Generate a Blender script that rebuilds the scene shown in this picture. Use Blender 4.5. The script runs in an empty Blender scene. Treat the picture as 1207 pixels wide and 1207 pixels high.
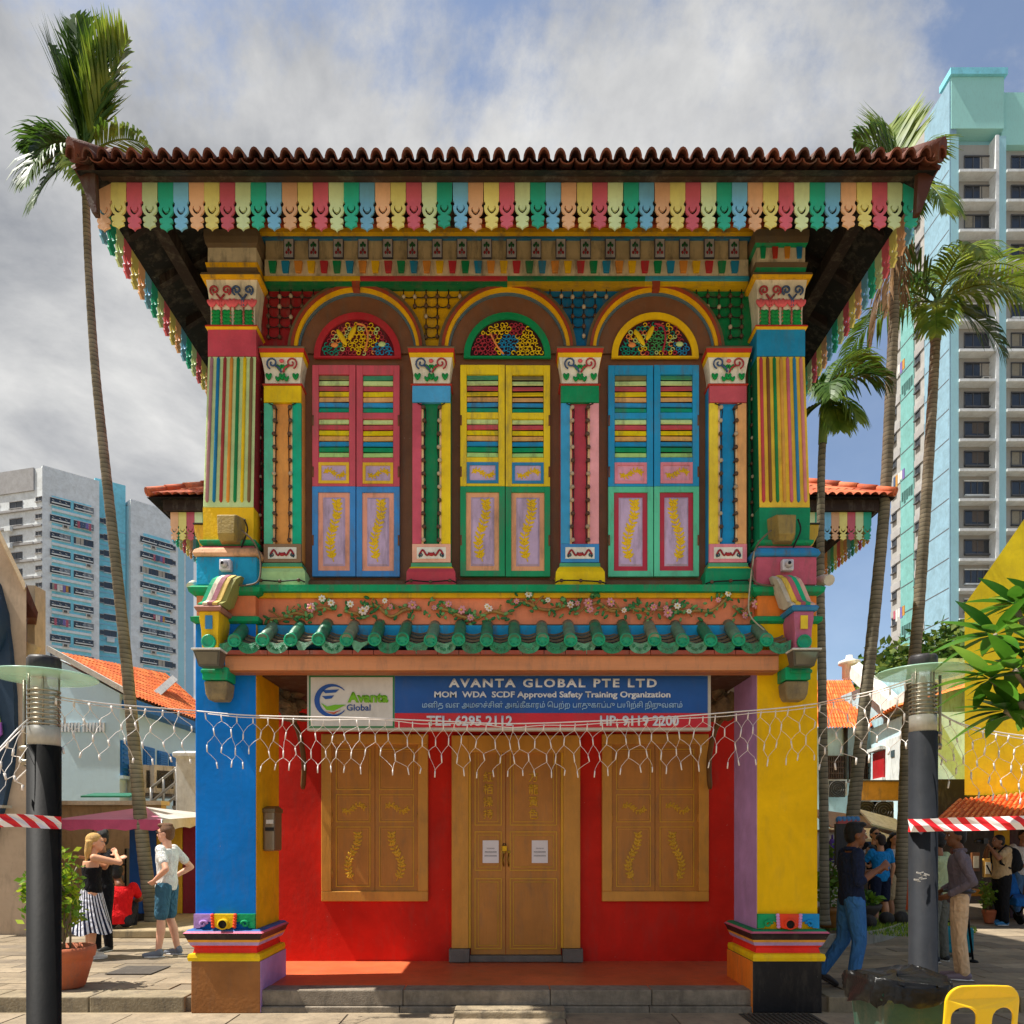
import bpy, bmesh, math, random
import numpy as np
from mathutils import Vector, Matrix, Euler, Quaternion
R = math.radians
rnd = random.Random(7)
SC = bpy.context.scene
COL = SC.collection
# ---------------------------------------------------------------- camera
F, CX, HY, EYE, IMG = 871.0, 597.0, 985.0, 1.70, 1207.0
cam_d = bpy.data.cameras.new('camera'); cam = bpy.data.objects.new('camera', cam_d); COL.objects.link(cam)
cam.location = (0, 0, EYE); cam.rotation_euler = (R(90), 0, 0)
cam_d.sensor_width = 36; cam_d.lens = 36 * F / IMG
cam_d.shift_x = (IMG/2 - CX) / IMG; cam_d.shift_y = (HY - IMG/2) / IMG
cam_d.clip_start = .05; cam_d.clip_end = 3000
SC.camera = cam
# ---------------------------------------------------------------- sky and sun
SUN_EL, SUN_AZ = 61.0, 84.0        # azimuth measured from the facade's normal towards the left
sd = Vector((-math.sin(R(SUN_AZ))*math.cos(R(SUN_EL)), -math.cos(R(SUN_AZ))*math.cos(R(SUN_EL)), math.sin(R(SUN_EL))))
sun_d = bpy.data.lights.new('sun', 'SUN'); sun = bpy.data.objects.new('sun', sun_d); COL.objects.link(sun)
sun_d.energy = 2.75; sun_d.angle = R(.6); sun_d.color = (1, .955, .88)
sun.rotation_euler = sd.to_track_quat('Z', 'Y').to_euler(); sun.location = (-20, -5, 40)
wd = bpy.data.worlds.new('World'); SC.world = wd; wd.use_nodes = True
nt = wd.node_tree; nt.nodes.clear(); N = nt.nodes.new; L = nt.links.new
out = N('ShaderNodeOutputWorld'); mixs = N('ShaderNodeMixShader'); bg1 = N('ShaderNodeBackground'); bg2 = N('ShaderNodeBackground')
sky = N('ShaderNodeTexSky'); sky.sky_type = 'NISHITA'; sky.sun_disc = False
sky.sun_elevation = R(SUN_EL); sky.sun_rotation = math.atan2(sd.x, sd.y); sky.air_density = 1.0; sky.dust_density = 1.2; sky.ozone_density = 2.0
L(sky.outputs[0], bg1.inputs[0]); bg1.inputs[1].default_value = .058
tc = N('ShaderNodeTexCoord'); sx = N('ShaderNodeSeparateXYZ'); L(tc.outputs['Generated'], sx.inputs[0])
def wm(op, a, b=None, c=None):
    n = N('ShaderNodeMath'); n.operation = op
    for i, v in enumerate((a, b, c)):
        if v is None: continue
        if isinstance(v, (int, float)): n.inputs[i].default_value = v
        else: L(v, n.inputs[i])
    return n.outputs[0]
den = wm('ADD', wm('MAXIMUM', sx.outputs[2], 0.0), .32)
cxx = wm('DIVIDE', sx.outputs[0], den); cyy = wm('DIVIDE', sx.outputs[1], den)
cv = N('ShaderNodeCombineXYZ'); L(cxx, cv.inputs[0]); L(cyy, cv.inputs[1])
def wnoise(scale, detail, rough, off, dist=0.0):
    mp = N('ShaderNodeMapping'); mp.inputs['Location'].default_value = off; L(cv.outputs[0], mp.inputs[0])
    n = N('ShaderNodeTexNoise'); n.inputs['Scale'].default_value = scale; n.inputs['Detail'].default_value = detail
    n.inputs['Roughness'].default_value = rough; n.inputs['Distortion'].default_value = dist
    L(mp.outputs[0], n.inputs['Vector']); return n.outputs['Fac']
n1 = wnoise(1.5, 11, .64, (7.3, 2.2, 0), .2); n2 = wnoise(1.9, 8, .6, (9.2, 4.4, 0), .3); n3 = wnoise(6, 6, .6, (2.2, 7.4, 0), .2)
cover = wm('ADD', wm('MULTIPLY', wm('SUBTRACT', n1, .5), 4.6), wm('ADD', wm('MULTIPLY', cxx, -1.7), .44))
mr = N('ShaderNodeMapRange'); mr.interpolation_type = 'SMOOTHSTEP'; L(cover, mr.inputs[0])
mr.inputs[1].default_value = .05; mr.inputs[2].default_value = .62; mr.inputs[3].default_value = .12; mr.inputs[4].default_value = 1.0
cr = N('ShaderNodeValToRGB'); L(wm('ADD', wm('MULTIPLY', n2, .75), wm('MULTIPLY', n3, .25)), cr.inputs[0])
e = cr.color_ramp.elements; e[0].position = .38; e[0].color = (.25, .265, .295, 1); e[1].position = .62; e[1].color = (.70, .695, .68, 1)
L(cr.outputs[0], bg2.inputs[0]); bg2.inputs[1].default_value = .425
L(mr.outputs[0], mixs.inputs[0]); L(bg1.outputs[0], mixs.inputs[1]); L(bg2.outputs[0], mixs.inputs[2]); L(mixs.outputs[0], out.inputs[0])
VS = SC.view_settings; SC.display_settings.display_device = 'sRGB'
VS.view_transform = 'Standard'; VS.look = 'None'; VS.gamma = 1; VS.use_curve_mapping = False; VS.exposure = 1.56
try: SC.cycles.use_denoising = True
except Exception: pass

# ---------------------------------------------------------------- helpers
def X(px, d): return (px - CX) * d / F
def Z(py, d): return EYE + (HY - py) * d / F
def W(px, py, d): return Vector((X(px, d), d, Z(py, d)))
def lin(h, g=1.0):
    h = h.lstrip('#'); o = []
    for i in (0, 2, 4):
        c = int(h[i:i+2], 16) / 255
        c = c/12.92 if c <= .04045 else ((c+.055)/1.055)**2.4
        o.append(min(.88, max(.006, c*g)))
    return tuple(o)
MATS = {}
def paint(hx, rough=.5, mott=.14, bump=.12, scale=5.0, dirt=.12, gain=1.0, spec=.35, kind='paint', metal=0.0):
    key = (hx, rough, mott, bump, scale, dirt, gain, spec, kind, metal)
    if key in MATS: return MATS[key]
    m = bpy.data.materials.new(kind + '_' + hx.lstrip('#')); m.use_nodes = True; t = m.node_tree; b = t.nodes['Principled BSDF']
    n_, l_ = t.nodes.new, t.links.new
    c = lin(hx, gain)
    g = n_('ShaderNodeNewGeometry'); mp = n_('ShaderNodeMapping'); l_(g.outputs['Position'], mp.inputs[0])
    if kind == 'wood': mp.inputs['Scale'].default_value = (1, 1, .12)
    if kind == 'beam': mp.inputs['Scale'].default_value = (.12, 1, 1)
    a = n_('ShaderNodeTexNoise'); a.inputs['Scale'].default_value = scale; a.inputs['Detail'].default_value = 6; a.inputs['Roughness'].default_value = .65
    l_(mp.outputs[0], a.inputs['Vector'])
    r = n_('ShaderNodeValToRGB'); l_(a.outputs['Fac'], r.inputs[0]); e = r.color_ramp.elements
    e[0].position = .3; e[1].position = .7
    e[0].color = tuple(x*(1-mott) for x in c) + (1,); e[1].color = tuple(min(.92, x*(1+mott)) for x in c) + (1,)
    col = r.outputs[0]
    if dirt > 0:
        mp2 = n_('ShaderNodeMapping'); mp2.inputs['Scale'].default_value = (3.2, 3.2, .8); l_(g.outputs['Position'], mp2.inputs[0])
        d = n_('ShaderNodeTexNoise'); d.inputs['Scale'].default_value = 3.0; d.inputs['Detail'].default_value = 9; d.inputs['Roughness'].default_value = .72
        l_(mp2.outputs[0], d.inputs['Vector'])
        rr = n_('ShaderNodeValToRGB'); l_(d.outputs['Fac'], rr.inputs[0]); q = rr.color_ramp.elements
        q[0].position = .5; q[0].color = (0, 0, 0, 1); q[1].position = .74; q[1].color = (1, 1, 1, 1)
        mm = n_('ShaderNodeMath'); mm.operation = 'MULTIPLY'; mm.inputs[1].default_value = min(1, dirt*3.2); l_(rr.outputs[0], mm.inputs[0])
        mx = n_('ShaderNodeMixRGB'); l_(mm.outputs[0], mx.inputs[0]); l_(col, mx.inputs[1]); mx.inputs[2].default_value = (.13, .11, .085, 1)
        col = mx.outputs[0]
    if kind in ('paint', 'wood') and dirt > .05:
        bn_ = n_('ShaderNodeTexNoise'); bn_.inputs['Scale'].default_value = 1.1; bn_.inputs['Detail'].default_value = 5; bn_.inputs['Roughness'].default_value = .7; bn_.inputs['Distortion'].default_value = .6; l_(g.outputs['Position'], bn_.inputs['Vector'])
        b2 = n_('ShaderNodeValToRGB'); l_(bn_.outputs['Fac'], b2.inputs[0]); b2.color_ramp.elements[0].position = .32; b2.color_ramp.elements[0].color = (.85, .84, .82, 1); b2.color_ramp.elements[1].position = .62; b2.color_ramp.elements[1].color = (1.08, 1.08, 1.08, 1)
        m3 = n_('ShaderNodeMixRGB'); m3.blend_type = 'MULTIPLY'; m3.inputs[0].default_value = 1; l_(col, m3.inputs[1]); l_(b2.outputs[0], m3.inputs[2]); col = m3.outputs[0]
        cn = n_('ShaderNodeTexNoise'); cn.inputs['Scale'].default_value = 26; cn.inputs['Detail'].default_value = 5; cn.inputs['Roughness'].default_value = .75; l_(g.outputs['Position'], cn.inputs['Vector'])
        c2 = n_('ShaderNodeValToRGB'); l_(cn.outputs['Fac'], c2.inputs[0]); c2.color_ramp.elements[0].position = .69; c2.color_ramp.elements[0].color = (0, 0, 0, 1); c2.color_ramp.elements[1].position = .73; c2.color_ramp.elements[1].color = (.6, .6, .6, 1)
        m4 = n_('ShaderNodeMixRGB'); l_(c2.outputs[0], m4.inputs[0]); l_(col, m4.inputs[1]); m4.inputs[2].default_value = (.52, .49, .44, 1); col = m4.outputs[0]
    if kind == 'board':
        oi = n_('ShaderNodeObjectInfo'); mr_ = n_('ShaderNodeMapRange'); l_(oi.outputs['Random'], mr_.inputs[0]); mr_.inputs[3].default_value = .80; mr_.inputs[4].default_value = 1.08
        m5 = n_('ShaderNodeMixRGB'); m5.blend_type = 'MULTIPLY'; m5.inputs[0].default_value = 1; l_(col, m5.inputs[1]); l_(mr_.outputs[0], m5.inputs[2]); col = m5.outputs[0]
    l_(col, b.inputs['Base Color'])
    b.inputs['Roughness'].default_value = rough; b.inputs['Specular IOR Level'].default_value = spec; b.inputs['Metallic'].default_value = metal
    if bump > 0:
        f = n_('ShaderNodeTexNoise'); f.inputs['Scale'].default_value = scale*9; f.inputs['Detail'].default_value = 4; l_(mp.outputs[0], f.inputs['Vector'])
        bp = n_('ShaderNodeBump'); bp.inputs['Strength'].default_value = bump; bp.inputs['Distance'].default_value = .02; l_(f.outputs['Fac'], bp.inputs['Height'])
        l_(bp.outputs[0], b.inputs['Normal'])
    MATS[key] = m; return m
def leafmat(name, hx, hx2, trans=.35, rough=.45, scale=3.0):
    m = bpy.data.materials.new(name); m.use_nodes = True; t = m.node_tree; b = t.nodes['Principled BSDF']; n_, l_ = t.nodes.new, t.links.new
    g = n_('ShaderNodeNewGeometry'); a = n_('ShaderNodeTexNoise'); a.inputs['Scale'].default_value = scale; a.inputs['Detail'].default_value = 3
    l_(g.outputs['Position'], a.inputs['Vector']); r = n_('ShaderNodeValToRGB'); l_(a.outputs['Fac'], r.inputs[0])
    e = r.color_ramp.elements; e[0].position = .35; e[1].position = .66; e[0].color = lin(hx)+(1,); e[1].color = lin(hx2)+(1,)
    l_(r.outputs[0], b.inputs['Base Color']); b.inputs['Roughness'].default_value = rough; b.inputs['Specular IOR Level'].default_value = .25
    tr = n_('ShaderNodeBsdfTranslucent'); l_(r.outputs[0], tr.inputs[0]); ms = n_('ShaderNodeMixShader'); ms.inputs[0].default_value = trans
    l_(b.outputs[0], ms.inputs[1]); l_(tr.outputs[0], ms.inputs[2]); l_(ms.outputs[0], t.nodes['Material Output'].inputs[0])
    return m
def glassmat(name, hx, rough=.08, alpha=.5, spec=.6):
    m = bpy.data.materials.new(name); m.use_nodes = True; b = m.node_tree.nodes['Principled BSDF']
    b.inputs['Base Color'].default_value = lin(hx)+(1,); b.inputs['Roughness'].default_value = rough; b.inputs['Specular IOR Level'].default_value = spec
    b.inputs['Alpha'].default_value = alpha
    return m

ORG = {}
TMP = bpy.data.scenes.new('workbench')     # scratch scene for evaluating single meshes, removed at the end
class MB:
    def __init__(s): s.v, s.f, s.m, s.s = [], [], [], []
    def add(s, vs, fs, mat, smooth=False):
        o = len(s.v); s.v.extend([tuple(v) for v in vs])
        multi = isinstance(mat, (list, tuple))
        for i, f in enumerate(fs):
            s.f.append([o+k for k in f]); s.m.append(mat[i] if multi else mat); s.s.append(smooth)
        return s
    def box(s, x0, x1, y0, y1, z0, z1, mat):
        if x0 > x1: x0, x1 = x1, x0
        if y0 > y1: y0, y1 = y1, y0
        if z0 > z1: z0, z1 = z1, z0
        v = [(x0,y0,z0),(x1,y0,z0),(x1,y1,z0),(x0,y1,z0),(x0,y0,z1),(x1,y0,z1),(x1,y1,z1),(x0,y1,z1)]
        f = [(0,1,5,4),(1,2,6,5),(2,3,7,6),(3,0,4,7),(3,2,1,0),(4,5,6,7)]     # front right back left bottom top
        return s.add(v, f, mat)
    def obox(s, c, size, rot, mat):
        hx, hy, hz = (q/2 for q in size); c = Vector(c)
        v = [c + rot @ Vector(p) for p in ((-hx,-hy,-hz),(hx,-hy,-hz),(hx,hy,-hz),(-hx,hy,-hz),(-hx,-hy,hz),(hx,-hy,hz),(hx,hy,hz),(-hx,hy,hz))]
        return s.add(v, [(0,1,5,4),(1,2,6,5),(2,3,7,6),(3,0,4,7),(3,2,1,0),(4,5,6,7)], mat)
    def prism(s, poly, y0, y1, mat, side=None, smooth=False):
        """poly: (x,z) counter-clockwise seen from the front (-y)"""
        a = sum(poly[i][0]*poly[(i+1)%len(poly)][1] - poly[(i+1)%len(poly)][0]*poly[i][1] for i in range(len(poly)))
        if a < 0: poly = poly[::-1]
        n = len(poly); v = [(p[0], y0, p[1]) for p in poly] + [(p[0], y1, p[1]) for p in poly]
        f = [tuple(range(n)), tuple(range(2*n-1, n-1, -1))]; ms = [mat, side or mat]
        for i in range(n):
            j = (i+1) % n; f.append((i, n+i, n+j, j)); ms.append(side or mat)
        return s.add(v, f, ms)
    def prismx(s, poly, x0, x1, mat, side=None):
        """poly: (y,z) extruded along x"""
        a = sum(poly[i][0]*poly[(i+1)%len(poly)][1] - poly[(i+1)%len(poly)][0]*poly[i][1] for i in range(len(poly)))
        if a < 0: poly = poly[::-1]
        if x0 > x1: x0, x1 = x1, x0
        n = len(poly); v = [(x0, p[0], p[1]) for p in poly] + [(x1, p[0], p[1]) for p in poly]
        f = [tuple(range(n-1, -1, -1)), tuple(range(n, 2*n))]; ms = [side or mat]*2
        for i in range(n):
            j = (i+1) % n; f.append((i, j, n+j, n+i)); ms.append(mat)
        return s.add(v, f, ms)
    def tube(s, pts, r, mat, n=6, caps=True, smooth=True):
        pts = [Vector(p) for p in pts]; k = len(pts)
        rs = r if isinstance(r, (list, tuple)) else [r]*k
        vs = []; up = None
        for i, p in enumerate(pts):
            t = (pts[min(i+1, k-1)] - pts[max(i-1, 0)])
            if t.length < 1e-9: t = Vector((0, 0, 1))
            t.normalize()
            if up is None: up = Vector((0, 0, 1)) if abs(t.z) < .9 else Vector((1, 0, 0))
            a = t.cross(up)
            if a.length < 1e-6: a = t.orthogonal()
            a.normalize(); b = a.cross(t); up = b
            for j in range(n):
                w = 2*math.pi*j/n; vs.append(p + (a*math.cos(w) + b*math.sin(w))*rs[i])
        fs = []
        for i in range(k-1):
            for j in range(n):
                q = (j+1) % n; fs.append((i*n+j, (i+1)*n+j, (i+1)*n+q, i*n+q))
        s.add(vs, fs, mat, smooth)
        if caps:
            o = len(s.v) - len(vs)
            s.f.append([o+j for j in range(n)]); s.m.append(mat); s.s.append(False)
            s.f.append([o+(k-1)*n+j for j in range(n-1, -1, -1)]); s.m.append(mat); s.s.append(False)
        return s
    def sphere(s, c, r, mat, nu=10, nv=6, rot=None, smooth=True):
        c = Vector(c); rr = r if isinstance(r, (tuple, list)) else (r, r, r)
        vs = []
        def pt(a, b):
            p = Vector((rr[0]*math.sin(a)*math.cos(b), rr[1]*math.sin(a)*math.sin(b), rr[2]*math.cos(a)))
            return c + (rot @ p if rot else p)
        vs.append(pt(0, 0))
        for i in range(1, nv):
            for j in range(nu): vs.append(pt(math.pi*i/nv, 2*math.pi*j/nu))
        vs.append(pt(math.pi, 0)); fs = []
        for j in range(nu): fs.append((0, 1+j, 1+(j+1) % nu))
        for i in range(nv-2):
            for j in range(nu):
                q = (j+1) % nu; fs.append((1+i*nu+j, 1+(i+1)*nu+j, 1+(i+1)*nu+q, 1+i*nu+q))
        e_ = len(vs)-1; o_ = 1+(nv-2)*nu
        for j in range(nu): fs.append((e_, o_+(j+1) % nu, o_+j))
        return s.add(vs, fs, mat, smooth)
    def lathe(s, prof, c, mat, n=20, axis='z', smooth=True, caps=True):
        c = Vector(c); vs = []
        for (r, h) in prof:
            for j in range(n):
                w = 2*math.pi*j/n; a, b = r*math.cos(w), r*math.sin(w)
                p = (a, b, h) if axis == 'z' else ((a, h, b) if axis == 'y' else (h, a, b))
                vs.append(c + Vector(p))
        fs = []; k = len(prof)
        for i in range(k-1):
            for j in range(n):
                q = (j+1) % n; fs.append((i*n+j, i*n+q, (i+1)*n+q, (i+1)*n+j))
        multi = isinstance(mat, list)
        s.add(vs, fs, [mat[i//n] for i in range(len(fs))] if multi else mat, smooth)
        if caps:
            o = len(s.v)-len(vs)
            s.f.append([o+j for j in range(n-1, -1, -1)]); s.m.append(mat[0] if multi else mat); s.s.append(False)
            s.f.append([o+(k-1)*n+j for j in range(n)]); s.m.append(mat[-1] if multi else mat); s.s.append(False)
        return s
    def mould(s, prof, x0, x1, y0, y1, mats, smooth=False):
        """stack of rectangular rings: prof = [(z, out)], mats[i] for each step, one material or (front, right, back, left)"""
        vs = []
        for z, o in prof: vs += [(x0-o, y0-o, z), (x1+o, y0-o, z), (x1+o, y1+o, z), (x0-o, y1+o, z)]
        fs = []; ms = []
        for i in range(len(prof)-1):
            mm = mats[i] if isinstance(mats, list) else mats
            for j in range(4):
                q = (j+1) % 4; fs.append((i*4+j, i*4+q, (i+1)*4+q, (i+1)*4+j)); ms.append(mm[j] if isinstance(mm, tuple) else mm)
        m0 = mats[0] if isinstance(mats, list) else mats; m1 = mats[-1] if isinstance(mats, list) else mats
        fs.append((3, 2, 1, 0)); ms.append(m0[0] if isinstance(m0, tuple) else m0)
        k = 4*(len(prof)-1); fs.append((k, k+1, k+2, k+3)); ms.append(m1[0] if isinstance(m1, tuple) else m1)
        return s.add(vs, fs, ms, smooth)
    def arc(s, cx, cz, r0, r1, a0, a1, y0, y1, mat, n=24):
        """ring segment in the xz plane, extruded y0..y1"""
        vs = []; 
        for i in range(n+1):
            a = a0 + (a1-a0)*i/n; c, q = math.cos(a), math.sin(a)
            vs += [(cx+r0*c, y0, cz+r0*q), (cx+r1*c, y0, cz+r1*q), (cx+r1*c, y1, cz+r1*q), (cx+r0*c, y1, cz+r0*q)]
        fs = []
        for i in range(n):
            b = 4*i; e_ = b+4
            fs += [(b, e_, e_+1, b+1), (b+1, e_+1, e_+2, b+2), (b+2, e_+2, e_+3, b+3), (b+3, e_+3, e_, b)]
        fs += [(0, 1, 2, 3), (4*n+3, 4*n+2, 4*n+1, 4*n)]
        return s.add(vs, fs, mat)
    def mesh(s, name, org=(0, 0, 0)):
        me = bpy.data.meshes.new(name); o = Vector(org)
        me.from_pydata([tuple(Vector(v)-o) for v in s.v], [], s.f)
        ms = []; idx = []; lut = {}
        for m in s.m:
            if m not in lut: lut[m] = len(ms); ms.append(m)
            idx.append(lut[m])
        for m in ms: me.materials.append(m)
        me.polygons.foreach_set('material_index', idx); me.polygons.foreach_set('use_smooth', s.s)
        me.update(); return me
    def build(s, name, parent=None, org=None, bevel=0, label=None, cat=None, group=None, kind=None):
        """org only for top-level meshes: the world point the object's origin sits at"""
        if parent is not None: base = ORG[parent]
        else: base = Vector(org) if org is not None else Vector((0, 0, 0))
        o = bpy.data.objects.new(name, s.mesh(name, base)); COL.objects.link(o); ORG[o] = base
        if parent is not None: o.parent = parent
        else: o.location = base
        if bevel:
            b = o.modifiers.new('bevel', 'BEVEL'); b.width = bevel; b.segments = 2; b.limit_method = 'ANGLE'; b.angle_limit = R(40)
        tag(o, label, cat, group, kind); return o
def tag(o, label=None, cat=None, group=None, kind=None):
    if label: o['label'] = label
    if cat: o['category'] = cat
    if group: o['group'] = group
    if kind: o['kind'] = kind
    return o
def thing(name, loc, label, cat, group=None):
    o = bpy.data.objects.new(name, None); COL.objects.link(o); o.location = loc; o.empty_display_size = .1; ORG[o] = Vector(loc)
    return tag(o, label, cat, group)
def inst(name, me, parent, wloc, rot=None, scale=None):
    """an object sharing mesh data, placed at a world point under an unrotated parent"""
    o = bpy.data.objects.new(name, me); COL.objects.link(o)
    if parent is not None: o.parent = parent; o.location = Vector(wloc) - ORG[parent]
    else: o.location = wloc
    if rot is not None: o.rotation_euler = rot
    if scale is not None: o.scale = scale
    ORG[o] = Vector(wloc); return o
def text(s, mat, x0, x1, z0, z1, y, parent, name='lettering', bold=0.0, space=1.0, depth=.004, word=1.0):
    """lettering fitted into a box on a plane facing -y"""
    cu = bpy.data.curves.new('t', 'FONT'); cu.body = s; cu.size = 1; cu.offset = bold; cu.space_character = space; cu.space_word = word; cu.extrude = 0; cu.resolution_u = 3
    ob = bpy.data.objects.new('t', cu); TMP.collection.objects.link(ob); TMP.view_layers[0].update(); dg = TMP.view_layers[0].depsgraph
    me = bpy.data.meshes.new_from_object(ob.evaluated_get(dg)); bpy.data.objects.remove(ob)
    co = [v.co.copy() for v in me.vertices]
    if not co: return None
    ax, bx = min(c.x for c in co), max(c.x for c in co); az, bz = min(c.y for c in co), max(c.y for c in co)
    sx_ = (x1-x0)/max(1e-6, bx-ax); sz_ = (z1-z0)/max(1e-6, bz-az); base = ORG[parent]
    for v, c in zip(me.vertices, co): v.co = Vector((x0+(c.x-ax)*sx_, y, z0+(c.y-az)*sz_)) - base
    me.materials.clear(); me.materials.append(mat); me.name = name
    o = bpy.data.objects.new(name, me); COL.objects.link(o); o.parent = parent; ORG[o] = base
    if depth:
        q = o.modifiers.new('depth', 'SOLIDIFY'); q.thickness = depth; q.offset = 0
    return o
def corrug(mb, A, B, C, D, ncol, nrow, amp, mat, step=.012, per=6, mats=None):
    """tiled roof slope: A-B eave, D-C upper edge; rolled ribs up the slope and a step at each course"""
    A, B, C, D = map(Vector, (A, B, C, D)); nrm = (B-A).cross(D-A).normalized()
    us = ncol*per; vs = []; rows = []
    for r in range(nrow):
        for t_, lift in ((r/nrow, step), ((r+1)/nrow, 0)):
            row = []
            for i in range(us+1):
                u = i/us; ph = (i % per)/per; h = abs(math.sin(math.pi*ph))**.8*amp
                p = (A.lerp(B, u)).lerp(D.lerp(C, u), t_) + nrm*(h+lift)
                row.append(len(vs)); vs.append(p)
            rows.append(row)
    fs = []
    for k in range(len(rows)-1):
        a, b = rows[k], rows[k+1]
        for i in range(us): fs.append((a[i], a[i+1], b[i+1], b[i]))
    mb.add(vs, fs, mat if mats is None else [rnd.choice(mats) for _ in fs], False)
def lerp(a, b, t): return a + (b-a)*t
def catmull(pts, n=6):
    pts = [Vector(p) for p in pts]; o = []
    for i in range(len(pts)-1):
        p0, p1, p2, p3 = pts[max(i-1, 0)], pts[i], pts[i+1], pts[min(i+2, len(pts)-1)]
        for k in range(n):
            t = k/n
            o.append(.5*((2*p1)+(p2-p0)*t+(2*p0-5*p1+4*p2-p3)*t*t+(3*p1-p0-3*p2+p3)*t**3))
    o.append(pts[-1]); return o
# ---------------------------------------------------------------- colours
BLUE, YEL, RED, GRN, TEAL = '#0b74c8', '#f6cb08', '#d41a12', '#0f8f5c', '#12a884'
LTG, ROSE, PEACH, SKYB, CYAN = '#bedb90', '#cc5262', '#f4a474', '#5cafe0', '#1698cc'
VAL = ['#f2ac84', '#f8d27c', '#cc6272', '#c8dba6', '#2ea88c', '#74b6de']
white = paint('#e6e2da'); cream = paint('#e3d3b4', dirt=.3); brown = paint('#7a5138', dirt=.2, rough=.65)
# ================================================================ ground, kerb, paving
def paving_mat(name, c1, c2, cm, sx_, sy_, rough=.8):
    m = bpy.data.materials.new(name); m.use_nodes = True; t = m.node_tree; b = t.nodes['Principled BSDF']; n_, l_ = t.nodes.new, t.links.new
    g = n_('ShaderNodeNewGeometry'); br = n_('ShaderNodeTexBrick'); l_(g.outputs['Position'], br.inputs['Vector'])
    br.inputs['Scale'].default_value = 1; br.inputs['Brick Width'].default_value = sx_; br.inputs['Row Height'].default_value = sy_; br.inputs['Mortar Size'].default_value = .008
    br.inputs['Color1'].default_value = lin(c1)+(1,); br.inputs['Color2'].default_value = lin(c2)+(1,); br.inputs['Mortar'].default_value = lin(cm)+(1,)
    a = n_('ShaderNodeTexNoise'); a.inputs['Scale'].default_value = 1.7; a.inputs['Detail'].default_value = 8; l_(g.outputs['Position'], a.inputs['Vector'])
    mx = n_('ShaderNodeMixRGB'); mx.blend_type = 'MULTIPLY'; mx.inputs[0].default_value = .55; l_(br.outputs[0], mx.inputs[1])
    r = n_('ShaderNodeValToRGB'); l_(a.outputs['Fac'], r.inputs[0]); r.color_ramp.elements[0].position = .3; r.color_ramp.elements[0].color = (.45, .42, .38, 1); r.color_ramp.elements[1].position = .65
    l_(r.outputs[0], mx.inputs[2]); l_(mx.outputs[0], b.inputs['Base Color']); b.inputs['Roughness'].default_value = rough
    return m
KZ = .147
conc = paint('#a8957a', rough=.85, mott=.16, bump=.2, scale=2.5, dirt=.2); conc_d = paint('#8e8272', rough=.9, dirt=.35, bump=.3)
slabm = [paint(h, rough=.85, mott=.2, bump=.3, scale=4, dirt=.22) for h in ('#877862', '#8f806a', '#7b6e5d', '#96866f', '#83745f')]
MB().add([(-1500, -60, 0), (1500, -60, 0), (1500, 2500, 0), (-1500, 2500, 0)], [(0, 1, 2, 3)], paint('#9a8a70', rough=.9, mott=.2, scale=1.2, dirt=.2)).build('ground', kind='structure')
pl = MB(); pm = paving_mat('plaza_paving', '#877862', '#776a58', '#4c4338', .6, .3)
pl.box(-200, 200, 7.15, 600, -.3, KZ-.012, pm); PLZ = pl.build('plaza', kind='structure')
# front footway: large slabs
fw = MB(); fw.box(-9, 9, 6.1, 7.02, -.2, .004, paint('#5f5447', rough=.9)); FW = fw.build('pavement', kind='structure')
for i in range(18):
    x = -9 + i*1.02
    for j, (y0, y1) in enumerate(((6.12, 6.55), (6.56, 7.0))):
        q = MB(); xx = x + (.37 if j else 0); q.box(xx, xx+1.005, y0, y1, -.05, .012+rnd.uniform(-.002, .002), rnd.choice(slabm[1:4])); q.build('slab', FW, bevel=.004)
# plaza slabs near enough to be told apart
sl_me = []
for k in range(5):
    q = MB(); q.box(-.298, .298, -.148, .148, -.03, 0, slabm[k]); me = q.mesh('slab'); sl_me.append(me)
cnt = 0
for side in (-1, 1):
    for r in range(16):
        y = 7.62 + r*.302
        w0, w1 = (3.12, 3.6+y*.36) if side < 0 else (3.12, 3.2+y*.46)
        x = w0 + (.3 if r % 2 else .0) + rnd.uniform(-.02, .02) - .3
        while x < w1:
            if x > 2.9:
                inst('slab', sl_me[rnd.randrange(5)], PLZ, (side*(x+.3), y, KZ + rnd.uniform(-.003, .003)), rot=(rnd.uniform(-.006, .006), rnd.uniform(-.005, .005), 0)); cnt += 1
            x += .603
kerbm = paint('#8d8068', rough=.9, mott=.25, bump=.35, dirt=.5)
for side in (-1, 1):
    for i in range(6):
        x = side*(3.1 + i*.92); q = MB(); q.box(x, x+side*.91, 7.1, 7.44, -.2, KZ+.004, kerbm); q.build('kerb_stone', PLZ, bevel=.012)

# ================================================================ the shophouse
house = thing('shophouse', (0, 9.0, 0), 'ornate two-storey shophouse painted in rainbow colours with carved eaves', 'house')
def mx_(px): return 1194 - px
DP, DC, DPI, DW, DL = 7.12, 7.17, 7.25, 7.40, 8.80
plaster = lambda h, **k: paint(h, **{**dict(rough=.62, bump=.18, dirt=.1, scale=3.5, gain=1.15, spec=.2), **k})
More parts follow.
